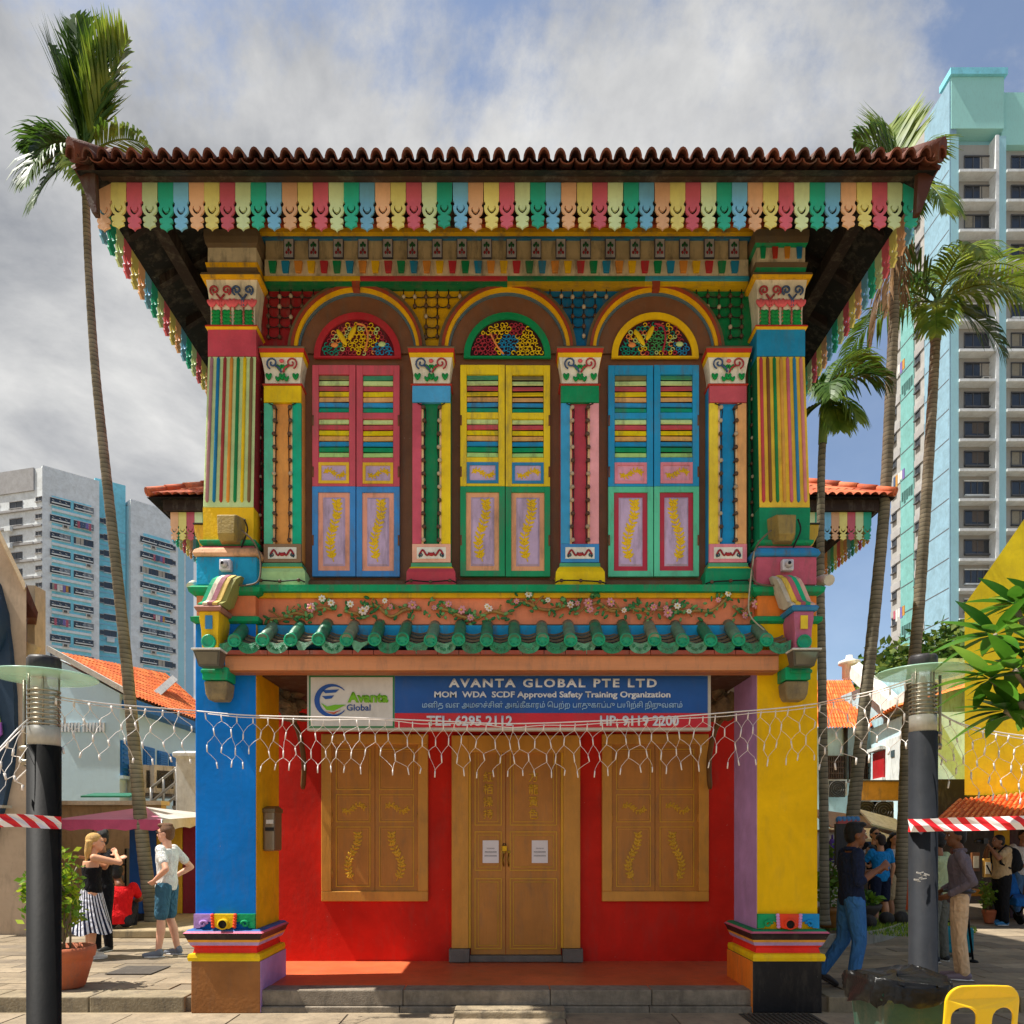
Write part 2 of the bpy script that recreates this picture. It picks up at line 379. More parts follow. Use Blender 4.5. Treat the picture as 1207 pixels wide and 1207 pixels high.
# verandah floor and granite step
fz = .206
q = MB(); q.box(-3.0, 3.0, 7.2, DL+.1, 0, fz, paint('#c8623a', rough=.45, mott=.16, scale=2.2, dirt=.12)); q.build('verandah_floor', house)
gr = paint('#84796a', rough=.85, mott=.3, bump=.35, scale=9, dirt=.45)
for a, b in ((-2.42, -1.0), (-.995, .42), (.425, 1.4), (1.405, 2.42)):
    q = MB(); q.box(a, b, 7.12, 7.36, .06, fz+.006, gr); q.build('step_stone', house, bevel=.012)
    q = MB(); q.box(a-.03, b-.03, 7.09, 7.3, -.05, .058, gr); q.build('step_stone', house, bevel=.01)
q = MB(); q.box(X(535, 6.85), X(667, 6.85), 6.82, 7.08, -.02, .075, paint('#96876e', rough=.9, mott=.3, bump=.5, scale=7, dirt=.4)); q.build('doorstep_block', house, bevel=.015)
# main body behind the facade
q = MB(); q.box(-2.88, 2.88, DW+.12, 12.9, Z(790, 7.4), 7.53, plaster('#b7c9c8')); q.box(-2.95, 2.95, DL+.1, 12.9, 0, Z(790, 7.4)-.003, plaster('#b7c9c8')); q.build('side_wall', house)
redw = plaster('#cf220a', gain=1.0, mott=.14, scale=1.6, bump=.12, dirt=.06)
q = MB(); q.box(-2.72, 2.72, DL, DL+.098, fz, Z(790, 7.0), redw); q.build('front_wall', house)
# ---- lower door and windows
och = paint('#d2953c', rough=.45, mott=.1, scale=4, dirt=.1, kind='wood'); och2 = paint('#bd7e34', rough=.45, mott=.12, dirt=.12, kind='wood'); goldl = paint('#d9a92a', rough=.4, dirt=.05)
def xl(p): return X(p, DL)
def zl(p): return Z(p, DL)
def panel_rect(mb, x0, x1, z0, z1, y, w, t, m):
    mb.box(x0, x1, y-t, y, z0, z0+w, m); mb.box(x0, x1, y-t, y, z1-w, z1, m); mb.box(x0, x0+w, y-t, y, z0+w, z1-w, m); mb.box(x1-w, x1, y-t, y, z0+w, z1-w, m)
def sprig(mb, x0, x1, z0, z1, y, m, seed, n=14, t=.005):
    """carved spray: a curving stem with paired leaves and a few blossoms"""
    r = random.Random(seed); cx = (x0+x1)/2; cz = (z0+z1)/2; tall = (z1-z0) > (x1-x0); A = (x1-x0 if tall else z1-z0)*.22; ph = r.choice((-1, 1)); L_ = (z1-z0) if tall else (x1-x0)
    f = (lambda k: Vector((cx + ph*A*math.sin(k*5.2), y, lerp(z0, z1, k)))) if tall else (lambda k: Vector((lerp(x0, x1, k), y, cz + ph*A*math.sin(k*6.2))))
    pts = [f(i/14) for i in range(15)]; mb.tube(pts, [lerp(.007, .003, i/14) for i in range(15)], m, n=5)
    sz = min(.034, max(.012, L_/11)); k = .06; i = 0
    while k < 1:
        p = f(k); tg = (f(min(1, k+.03))-f(k-.03)).normalized(); ang = math.atan2(tg.z, tg.x)
        for sg in (-1, 1):
            a = ang + sg*r.uniform(.7, 1.0); c = p + Vector((math.cos(a), 0, math.sin(a)))*sz*1.0; c.x = min(max(c.x, x0-.01), x1+.01); c.z = min(max(c.z, z0-.01), z1+.01)
            mb.sphere(c, (sz*.95, t, sz*.38), m, nu=7, nv=4, rot=Matrix.Rotation(-a, 3, 'Y'))
        if i % 3 == 1 or k > .9:
            for j in range(5): a = j*1.2566; mb.sphere(p+Vector((math.cos(a), -.5*t/.01*.01, math.sin(a)))*sz*.62, (sz*.5, t*1.3, sz*.34), m, nu=6, nv=4, rot=Matrix.Rotation(-a, 3, 'Y'))
        k += sz*1.25/L_; i += 1
def lower_window(px0, px1, seed):
    x0, x1, z0, z1 = xl(px0), xl(px1), zl(1062), zl(866)
    t = MB(); fw_ = .12
    t.box(x0, x1, DL-.06, DL, z0, z0+fw_, och); t.box(x0, x1, DL-.06, DL, z1-fw_, z1, och); t.box(x0, x0+fw_, DL-.06, DL, z0+fw_, z1-fw_, och); t.box(x1-fw_, x1, DL-.06, DL, z0+fw_, z1-fw_, och)
    win = t.build('window', house, bevel=.008)
    xm = (x0+x1)/2
    for k, (a, b) in enumerate(((x0+fw_, xm-.003), (xm+.003, x1-fw_))):
        l = MB(); l.box(a, b, DL-.03, DL-.002, z0+fw_, z1-fw_, och2)
        h = z1-z0-2*fw_; zz = z0+fw_
        for (f0, f1, sp) in ((.03, .44, 1), (.47, .66, 1), (.69, .97, 0)):
            panel_rect(l, a+.05, b-.05, zz+h*f0, zz+h*f1, DL-.03, .009, .012, goldl)
            panel_rect(l, a+.075, b-.075, zz+h*f0+.03, zz+h*f1-.03, DL-.03, .006, .008, och)
            l.box(a+.081, b-.081, DL-.036, DL-.03, zz+h*f0+.036, zz+h*f1-.036, och2)
            if sp: sprig(l, a+.12, b-.12, zz+h*f0+.07, zz+h*f1-.07, DL-.037, goldl, seed*10+k*3+int(f0*10), n=12)
        lf = l.build('shutter', win)
        hg = MB(); hx_ = a+.004 if k == 0 else b-.004
        for hz in (.12, .5, .88): hg.tube([(hx_, DL-.036, zz+h*hz-.05), (hx_, DL-.036, zz+h*hz+.05)], .008, och, n=6)
        hg.build('hinge', win)
lower_window(380, 505, 1); lower_window(709, 834, 2)
x0, x1, z0, z1 = xl(533), xl(683), fz+.006, zl(868)
t = MB(); gstone = paint('#6f6a62', rough=.8, dirt=.3, bump=.3)
t.box(x0, x0+.20, DL-.10, DL, z0+.16, z1, och); t.box(x1-.20, x1, DL-.10, DL, z0+.16, z1, och); t.box(x0+.20, x1-.20, DL-.10, DL, z1-.2, z1, och)
t.box(x0+.2, x0+.225, DL-.085, DL, z0+.16, z1-.2, goldl); t.box(x1-.225, x1-.2, DL-.085, DL, z0+.16, z1-.2, goldl)
door = t.build('door', house, bevel=.006)
t = MB(); t.box(x0-.03, x0+.21, DL-.14, DL, z0, z0+.157, gstone); t.box(x1-.21, x1+.03, DL-.14, DL, z0, z0+.157, gstone); t.box(x0+.213, x1-.213, DL-.11, DL, z0, z0+.075, gstone); t.build('door_sill', door, bevel=.01)
for k, (a, b) in enumerate(((x0+.225, -.012), (-.006, x1-.225))):
    l = MB(); l.box(a, b, DL-.04, DL-.002, z0+.08, z1-.203, och2)
    for (p0, p1) in ((1118, 1035), (1026, 980), (973, 880)):
        c0, c1 = zl(p0), zl(p1)
        panel_rect(l, a+.045, b-.045, c0, c1, DL-.04, .010, .014, goldl); panel_rect(l, a+.085, b-.085, c0+.04, c1-.04, DL-.04, .007, .010, goldl)
        l.box(a+.095, b-.095, DL-.05, DL-.04, c0+.05, c1-.05, och2)
    lf = l.build('door_leaf', door)
    chars = ('紅栢操持', '方龍黃色')[k]; cxm = (a+b)/2
    for i, ch in enumerate(chars):
        zc = zl(916 + i*14.5); text(ch, goldl, cxm-.058, cxm+.058, zc-.062, zc+.062, DL-.055, door, bold=.012, depth=.006)
    hd = MB(); hx_ = (-.03, .028)[k]; brass = paint('#8a6a20', rough=.35, metal=.8, dirt=.2)
    hd.lathe([(.012, 0), (.02, -.012), (.02, -.02)], (hx_, DL-.04, zl(1004)), brass, n=10, axis='y')
    hd.tube([(hx_, DL-.06, zl(1006)), (hx_-.012, DL-.07, zl(1013)), (hx_, DL-.06, zl(1021))], .008, brass, n=6); hd.build('handle', door)
q = MB(); q.box(-.05, .005, DL-.085, DL-.045, zl(1003), zl(997), paint('#c89a20', rough=.3, metal=.7, dirt=0)); q.tube([(-.04, DL-.065, zl(997)), (-.035, DL-.065, zl(994)), (-.012, DL-.065, zl(994)), (-.008, DL-.065, zl(997))], .006, paint('#303030', metal=.8), n=6)
q.build('padlock', org=(-.02, DL-.06, zl(1003)), label='small brass padlock on the ochre double door', cat='padlock', bevel=.004)
paper = paint('#e6e3ea', mott=.03, bump=.02, dirt=0); ink = paint('#3a3340', mott=.03, bump=0, dirt=0)
for px, nm in ((578.5, 'left'), (636, 'right')):
    r0 = thing('paper_notice', (xl(px), DL-.06, zl(1017)), 'white printed notice taped on the %s leaf of the ochre door' % nm, 'notice', 'notices taped to the door')
    q = MB(); dx = .095; q.box(xl(px)-dx, xl(px)+dx, DL-.0575, DL-.0560, zl(1017), zl(990.5), paper); q.build('sheet', r0)
    for i, (w_, hh) in enumerate(((.045, .007), (.07, .012), (.072, .010))):
        zc = zl(1000 + i*4.3); text('abeionst nraedc'[:10+2*i] if 0 else 'mmnmmnmmn', ink, xl(px)-w_, xl(px)+w_, zc-hh, zc+hh, DL-.0582, r0, name='print', depth=0)
# ---- pillars (verandah) with painted faces, moulded base and drain ornament
lil, dky = plaster('#a784b8', dirt=.06), plaster('#d99f08', dirt=.06)  # dky: inner-face yellow with its shade mixed into the colour
def pillar(side):
    """side -1 left (blue), +1 right (yellow)"""
    def px2(p): return p if side < 0 else mx_(p)
    def rng(a, b, d): 
        u, v = X(px2(a), d), X(px2(b), d); return (u, v) if u < v else (v, u)
    xa, xb = rng(230, 302, DP); y0, y1 = DP, 7.84
    body, inner, front_b, inner_b = (plaster('#0076cc', mott=.08, scale=2, gain=1.0, spec=.08, dirt=.055, bump=.08), dky, plaster('#8a5a30', mott=.2), lil) if side < 0 else (plaster('#ffbf00', mott=.06, scale=2, gain=1.0, spec=.08, dirt=.055, bump=.08), lil, plaster('#1c1b1d', rough=.5, mott=.3), plaster('#e07a28'))
    fc = (body, inner, body, body) if side < 0 else (body, body, body, inner)
    p = MB(); zb = Z(1096, DP); zt = Z(735, DP)
    p.mould([(zb-.02, 0), (zt, 0)], xa, xb, y0, y1, [fc]); pil = p.build('pillar', house, bevel=.012)
    b = MB(); ba, bb = rng(225, 307, 7.07); by0, by1 = 7.07, 7.9
    fb = (front_b, inner_b, front_b, front_b) if side < 0 else (front_b, front_b, front_b, inner_b)
    zp = Z(1133, 7.08); b.mould([(0, 0), (zp, 0)], ba, bb, by0, by1, [fb]); b.build('plinth', pil, bevel=.01)
    zz = lambda y: Z(y, DP)
    yl_, rd_, ll_, or_, bk_, wh_ = plaster('#f2b90c', dirt=.1), plaster('#dc2c22', dirt=.08), plaster('#a990c0'), plaster('#d99a3c'), plaster('#2b2226', rough=.45), plaster('#c8607c', rough=.5)
    prof = [(zp, .012), (zz(1128), .02), (zz(1124), .012), (zz(1123), -.02), (zz(1117), -.03), (zz(1114), -.005), (zz(1110), .01), (zz(1107), .02), (zz(1102), .035), (zz(1099), .05), (zz(1097), .03), (zz(1095), .012)]
    b = MB(); b.mould(prof, xa-.035, xb+.035, y0-.035, y1+.02, [yl_, yl_, yl_, rd_, rd_, ll_, or_, bk_, bk_, wh_, plaster('#2a5c9a' if side < 0 else '#0f7a52')]); b.build('base_moulding', pil)
    # carved band with scrolls and drain hole
    za, zc = zz(1094), zz(1077); xm = (xa+xb)/2; w = xb-xa
    cols = (plaster('#a884c0'), yl_, plaster('#12905a')) if side < 0 else (plaster('#12905a'), plaster('#e04424'), plaster('#1682c0'))
    trim = plaster('#dc4a28') if side < 0 else plaster('#c890c8')
    o = MB(); 
    for k, (f0, f1) in enumerate(((0, .36), (.30, .70), (.64, 1))):
        u0, u1 = xa+w*f0, xa+w*f1
        if k == 1:
            o.prism([(u0, zc), (u1, zc), (u1-.03, za+.02), (xm+.05, za), (xm-.05, za), (u0+.03, za+.02)], y0-.05, y0, cols[1])
            for ex in (u0+.012, u1-.012):
                for j in range(5): o.sphere((ex+(.02-.01*j)*(1 if ex > xm else -1)*-0.2, y0-.048, lerp(za+.02, zc-.01, j/4)), (.020, .018, .018), trim, 8, 5)
        else:
            sg = 1 if k == 0 else -1; ue = u0 if k == 0 else u1
            o.prism([(ue, zc), (ue+sg*w*.33, zc), (ue+sg*w*.30, za+.06), (ue+sg*w*.17, za+.075), (ue+sg*w*.1, za+.005), (ue, za)], y0-.035, y0, cols[k])
            sp = [(ue+sg*(w*.16+.04*math.cos(a_)*(1-a_/9)), y0-.045, za+.045+.035*math.sin(a_)*(1-a_/9)) for a_ in [i*.5 for i in range(15)]]
            o.tube(sp, .013, cols[k], n=6)
    o.lathe([(.040, -.075), (.052, -.075), (.052, 0)], (xm, y0-.01, za+.045), cols[1], n=16, axis='y', caps=False); o.lathe([(.04, -.06), (.04, -.058)], (xm, y0-.01, za+.045), plaster('#140f0c'), n=16, axis='y'); o.build('drain_ornament', pil)
    # ledges over the pillar, at the first-floor line
    xo, xi = (X(px2(224), DP), X(px2(302), DP)); u0, u1 = min(xo, xi), max(xo, xi)
    lt = MB(); sal = plaster('#e07c50' if side < 0 else '#dd7a30'); gl = plaster(GRN, dirt=.3)
    lt.mould([(zz(735), .0), (zz(733), .03), (zz(728), .035), (zz(726), .0)], xa, xb, y0, y1, gl); lt.mould([(zz(725.8), -.01), (zz(702), -.01)], xa, xb, y0, y1, sal)
    lt.mould([(zz(701.8), .0), (zz(699), .045), (zz(694), .055), (zz(691), .02)], xa, xb, y0, y1, gl); lt.build('ledge', pil)
    return pil
pilL, pilR = pillar(-1), pillar(1)
# ---- upper corner columns
def spiral(cx, cz, r, y, sg, turns=1.35, n=18):
    return [(cx + sg*r*(1-i/n*.8)*math.cos(-1.2+i/n*turns*6.283), y, cz + r*(1-i/n*.8)*math.sin(-1.2+i/n*turns*6.283)) for i in range(n+1)]
def capital(parent, x0, x1, z0, z1, y0, y1, big, name='capital'):
    """white flared capital with volutes, lotus flowers and green leaves in relief"""
    c = MB(); wh = plaster('#ded6c4', dirt=.25); h = z1-z0; w = x1-x0; gn = plaster('#0d8a44'); pk = plaster('#d8606a'); mr = plaster('#a83c44'); bl = plaster('#40567e')
    fl = .055*w
    c.mould([(z0, 0), (z0+.35*h, .0), (z0+.7*h, fl*.7), (z1, fl*1.4)], x0, x1, y0, y1, wh)
    nv = 2 if big else 1
    for sidey in (0,):
        for k in range(nv):
            u0, u1 = x0 + w*k/nv, x0 + w*(k+1)/nv; um = (u0+u1)/2; ww = u1-u0
            r = .225*ww if big else .17*ww
            m1, m2 = ((mr, mr) if k == 0 else (bl, bl)) if big else (bl, mr)
            yf = y0 - fl - .006
            for sg, m in ((1, m1), (-1, m2)):
                ex = um - sg*ww*.27; c.tube(spiral(ex, z0+.77*h, r, yf-.004, -sg), .0095 if big else .008, m, n=5)
                c.tube([(ex+sg*r*.4, yf-.002, z0+.68*h), (ex+sg*r*1.1, yf, z0+.58*h), (um-sg*.01, yf+.004, z0+.42*h)], .010, m, n=5)
            if big:
                for ux in (u0+.02, um, u1-.02):
                    c.tube([(ux, y0-.008, z0+.02), (ux, y0-.01, z0+.45*h)], .008, plaster('#b86a5c'), n=5)
                    for a in (-.6, 0, .6): c.sphere((ux+math.sin(a)*.032, y0-.022, z0+.50*h-.008*abs(a)), (.024, .016, .044), pk, 7, 5, rot=Matrix.Rotation(a, 3, 'Y'))
                for ux in (lerp(u0, um, .5), lerp(um, u1, .5)):
                    for j in range(4):
                        for sg in (-1, 1): c.sphere((ux+sg*.017, y0-.008, z0+.05*h+j*.085*h), (.027, .014, .03), gn, 6, 5, rot=Matrix.Rotation(sg*.7, 3, 'Y'))
            else:
                for (du, dv, s_) in ((0, .25, .9), (-.12, .16, .7), (.12, .16, .7), (-.08, .62, .8), (.08, .62, .8), (-.38, .25, .9), (.38, .25, .9)):
                    for sg in (-1, 1): c.sphere((um+du*ww+sg*.009, y0-.012-fl*.3, z0+dv*h), (.021*s_, .013, .042*s_), gn, 6, 5, rot=Matrix.Rotation(sg*.45, 3, 'Y'))
                c.sphere((um, y0-.02-fl*.8, z0+.84*h), (.025, .014, .018), pk, 7, 5)
    return c.build(name, parent)
def upper_column(side):
    def rng(a, b, d):
        u, v = (X(a, d), X(b, d)) if side < 0 else (X(mx_(a), d), X(mx_(b), d)); return (u, v) if u < v else (v, u)
    zz = lambda y: Z(y, DC)
    col = MB(); xa, xb = rng(239, 299, DC); ta, tb = rng(245, 302, DC); y0, y1 = DC, 7.75
    ground, low, band, ped, neck, bull = (plaster('#b9cf94'), plaster('#e6b31c'), plaster('#bb4656'), plaster('#1b92bd', mott=.2, dirt=.3), plaster('#b34b56'), plaster('#cf9d76', dirt=.35)) if side < 0 else (plaster('#e3b93a'), plaster('#12835a'), plaster('#1c84b0'), plaster('#b8566a', mott=.2, dirt=.2), plaster('#b6596a'), plaster('#2a7fb4', dirt=.3))
    # shaft: slightly tapered block
    def block(mb, b0, b1, t0, t1, z0, z1, m):
        v = [(b0, y0, z0), (b1, y0, z0), (b1, y1, z0), (b0, y1, z0), (t0, y0, z1), (t1, y0, z1), (t1, y1, z1), (t0, y1, z1)]
        mb.add(v, [(0,1,5,4),(1,2,6,5),(2,3,7,6),(3,0,4,7),(3,2,1,0),(4,5,6,7)], m)
    innr = plaster('#8c2a32') if side < 0 else plaster('#0e6b46')
    ml = (ground, innr, ground, ground, ground, ground) if side < 0 else (ground, ground, ground, innr, ground, ground)
    block(col, xa, xb, ta, tb, zz(598), zz(420), list(ml)); co = col.build('column', house, bevel=.01)
    cols = ['#a87880', '#1a76a8', '#9c3a3a', '#d8903c', '#0f7a48', '#e8bc18', '#7c6040'] if side < 0 else ['#b8434c', '#7a5030', '#118048', '#d29a48', '#c8687a', '#2a80b0', '#cc8080']
    for i, h in enumerate(cols):
        f_ = (i+.62)/7.3; s = MB(); rr = .0165
        s.tube([(lerp(xa, xb, f_), y0+.004, zz(592)), (lerp(xa, xb, f_), y0-.004, zz(590)), (lerp(ta, tb, f_), y0-.004, zz(424)), (lerp(ta, tb, f_), y0+.004, zz(421))], [rr*.5, rr, rr, rr*.5], plaster(h), n=8); s.build('flute', co)
    b = MB(); b.mould([(zz(636), -.004), (zz(598.2), 0)], xa, xb, y0, y1, low); b.build('foot', co)
    b = MB(); gl = plaster(GRN, dirt=.3)
    b.mould([(zz(643), .0), (zz(641), .025), (zz(637.5), .03), (zz(636.2), .0)], xa, xb, y0, y1, gl)
    b.mould([(zz(658), .06), (zz(655), .075), (zz(650), .06), (zz(647), .03), (zz(643.2), .0)], xa, xb, y0, y1, [bull, bull, bull, neck])
    b.mould([(zz(691), .045), (zz(658.2), .045)], xa, xb, y0, y1, ped); b.build('pedestal', co, bevel=.008)
    b = MB(); b.mould([(zz(419.8), .0), (zz(388.5), .0)], ta, tb, y0, y1, band); b.build('band', co)
    b = MB(); b.mould([(zz(388.3), .0), (zz(386.5), .02), (zz(385), .02), (zz(383.2), .006)], ta, tb, y0, y1, [plaster('#e0ae18'), plaster('#b83428'), plaster('#b83428')]); b.build('astragal', co)
    capital(co, ta+.02, tb-.02, zz(383), zz(331), y0+.02, y1, True)
    b = MB(); wt = plaster('#6b5943', dirt=.7); yl_ = plaster('#d9a412', dirt=.3)
    b.mould([(zz(330.8), .04), (zz(328), .05), (zz(325), .045), (zz(322.5), .02)], ta-.005, tb+.005, y0, y1, [yl_, wt, wt])
    b.mould([(zz(322.3), .0), (zz(316), .01), (zz(311), .02), (zz(309), .0), (zz(292), -.0), (zz(288), .02), (zz(281), .03), (zz(273), .03)], ta, tb, y0, y1, [wt, yl_, wt, cream, wt, wt, wt] if side < 0 else [gl, wt, gl, cream, gl, wt, wt]); b.build('entablature', co)
    if side > 0:
        for k in range(4): 
            q = MB(); c_ = [GRN, '#b83428', '#c8842c', '#1a76a8'][k]; cxk = lerp(ta, tb, (k+.5)/4); q.prism([(cxk-.028, zz(292)), (cxk+.028, zz(292)), (cxk+.02, zz(305)), (cxk-.02, zz(305))], y0-.015, y0, plaster(c_)); q.build('dentil', co)
    return co
upper_column(-1); upper_column(1)
# ---- upper wall, arches, windows, pilasters
zz = lambda y, d=DW: Z(y, d)
xx = lambda p, d=DW: X(p, d)
q = MB(); q.box(xx(299), xx(895), DW, DW+.12, zz(692), zz(333), brown); q.build('window_wall', house)
q = MB()
for (a, b, h) in ((300, 423, '#8f1f24'), (423, 598, '#c99a10'), (598, 770, '#10699a'), (770, 894, '#0d7444')):
    q.box(xx(a)+.001, xx(b)-.001, DW-.02, DW-.001, zz(414), zz(335), plaster(h, dirt=.25))
q.build('spandrel', house)
inner_r = {0: '#9a1c26', 1: '#0f6c42'}
for k, h in enumerate(('#8c1d26', '#0e6c46')):
    q = MB(); a, b = ((300, 311), (881, 894))[k]; q.box(xx(a), xx(b), DW-.03, DW-.001, zz(692), zz(414.2), plaster(h)); q.build('reveal', house)
sock = paint('#5a4030', rough=.5, dirt=.2); wirem = paint('#1d1816', rough=.6, dirt=0); bulbm = paint('#b7a58c', rough=.25, dirt=.15)
AR = [(422, 418.5), (598, 418.5), (771, 418.5)]
def in_arch(px, py): return any((px-a)**2 + (py-b)**2 < 81**2 for a, b in AR)
zone_n = ['crimson', 'mustard', 'teal blue', 'bottle green']; zone_lim = [(318, 420), (424, 597), (600, 769), (772, 882)]
for zi, (a, b) in enumerate(zone_lim):
    q = MB(); n_b = 0; rows = {}; cols_ = {}
    for r in range(6):
        for c in range(44):
            px, py = 318 + c*13.2, 341.5 + r*11.8 + rnd.uniform(-.8, .8)
            if px < a or px > b or in_arch(px, py) or py > 405: continue
            p = Vector((xx(px), DW-.045, zz(py))); rows.setdefault(r, []).append(p); cols_.setdefault(c, []).append(p)
            q.sphere(p, (.021, .024, .023), sock if rnd.random() < .7 else bulbm, 7, 5); n_b += 1
    for line in list(rows.values()) + list(cols_.values()):
        if len(line) > 1:
            line = sorted(line, key=lambda v: (round(v.x, 1), v.z))
            for u, v in zip(line, line[1:]):
                if (u-v).length < .2: q.tube([u, (u+v)/2 + Vector((0, 0, -.012)), v], .006, wirem, n=4, caps=False)
    q.build('bulb_string', org=(xx((a+b)/2), DW-.045, zz(375)), label='net of dark bulbs wired across the %s spandrel beside the arches' % zone_n[zi], cat='string lights', group='bulb nets on the arch spandrels')
ry = plaster('#e0a90e', dirt=.1); rr_ = plaster('#93402a', dirt=.3); rb_ = plaster('#4f6878', dirt=.3); rg_ = plaster('#66583e', dirt=.6)
s_ = DW/F
for k, (cx, cy) in enumerate(AR):
    q = MB(); poly = [(xx(cx)+72*s_*math.cos(a), zz(cy)+72*s_*math.sin(a)) for a in [math.pi*i/28 for i in range(29)]]
    q.prism(poly, DW-.028, DW-.0205, brown)
    for r0, r1, dp, m in ((67, 69.5, .05, rb_), (69.5, 73.5, .075, ry), (73.5, 77, .085, rr_), (77, 81, .07, rg_)):
        q.arc(xx(cx), zz(cy), r0*s_, r1*s_-.0005, 0, math.pi, DW-dp, DW-.0205, m, n=32)
    am = q.build('arch_moulding', house)
    if k != 1:
        q = MB(); q.prism([(xx(cx-4), zz(350)), (xx(cx+4), zz(350)), (xx(cx+5), zz(338)), (xx(cx-5), zz(338))], DW-.11, DW-.02, rr_); q.build('keystone', am)
    # fanlight
    fr = plaster(('#a82a32', '#0f8350', '#e4b310')[k], dirt=.08); r_o, r_i = 51, 43.5
    q = MB(); zc = zz(423.5); xc = xx(cx+(.5, 0, 0)[k])
    q.arc(xc, zc, r_i*s_, r_o*s_, 0, math.pi, DW-.055, DW-.0285, fr, n=28); q.box(xc-r_o*s_, xc+r_o*s_, DW-.055, DW-.0285, zc-.018, zc-.0005, fr)
    fan = q.build('fanlight', house)
    q = MB(); q.prism([(xc+(r_i+.5)*s_*math.cos(a), zc+(r_i+.5)*s_*math.sin(a)) for a in [math.pi*i/24 for i in range(25)]], DW-.036, DW-.0286, plaster(('#5c1420', '#35121a', '#3c1420')[k])); q.build('pane', fan)
    r = random.Random(40+k); q = MB(); pal = {n: plaster(h, dirt=.05) for n, h in dict(y='#e8bc18', t='#0f8878', b='#1f86b8', m='#a83444', o='#e08a4c', g='#4a9c5c', l='#b8cf88').items()}
    def region(u, v):
        if k == 1: return 'b' if u*u+(v-.32)**2 < .075 else ('m' if (u < -.3 and v < .62) or (u > .1 and v > .62 and u < .45) else 'y')
        if k == 0: return 'y' if u*u*1.1+(v-.4)**2 < .10 else ('t' if u < -.45 and v < .4 else ('b' if u > .45 and v < .35 else r.choice('yomlm')))
        return 'g' if (u-.05)**2+(v-.4)**2 < .085 else ('t' if u < -.45 and v < .35 else ('b' if u > .55 and v < .4 else r.choice('yomtl')))
    stp = .125; row = 0; vv = .09
    while vv < .97:
        uu = -.96 + (stp/2 if row % 2 else 0)
        while uu < .97:
            u, v = uu+r.uniform(-.015, .015), vv+r.uniform(-.012, .012)
            if u*u+v*v < .86:
                m = pal[region(u, v)]; ph = r.uniform(0, 6.28); cr = stp*.46*r_i*s_*r.uniform(.9, 1.15); sp_ = r.choice((4.6, 5.4, 6.3))
                q.tube([(xc+u*r_i*s_+cr*math.cos(ph+t_)*(1-.05*t_), DW-.046, zc+v*r_i*s_+cr*math.sin(ph+t_)*(1-.05*t_)) for t_ in [sp_*j/7 for j in range(8)]], .0052, m, n=5)
            uu += stp
        vv += stp*.87; row += 1
    if k != 1:
        for (u, v, a, l_) in ((-.42, .5, .55, .26), (-.14, .62, -.45, .22)): q.sphere((xc+u*r_i*s_, DW-.05, zc+v*r_i*s_), (.028, .014, l_*r_i*s_), pal['y'], 8, 6, rot=Matrix.Rotation(-a, 3, 'Y'))
        for (u, v, m) in ((-.62, .3, 'o'), (.66, .32, 'l')): q.sphere((xc+u*r_i*s_, DW-.05, zc+v*r_i*s_), (.04, .012, .026), pal[m], 8, 5)
    bp = [(-.1, .05), (-.3, .3), (-.45, .6)] if k == 1 else [(.2, .1), (.28, .5), (.2, .8), (-.02, .86)]
    q.tube(catmull([(xc+u*r_i*s_, DW-.054, zc+v*r_i*s_) for u, v in bp], 5), .010, pal['o' if k < 2 else 'm'], n=5); q.build('fretwork', fan)
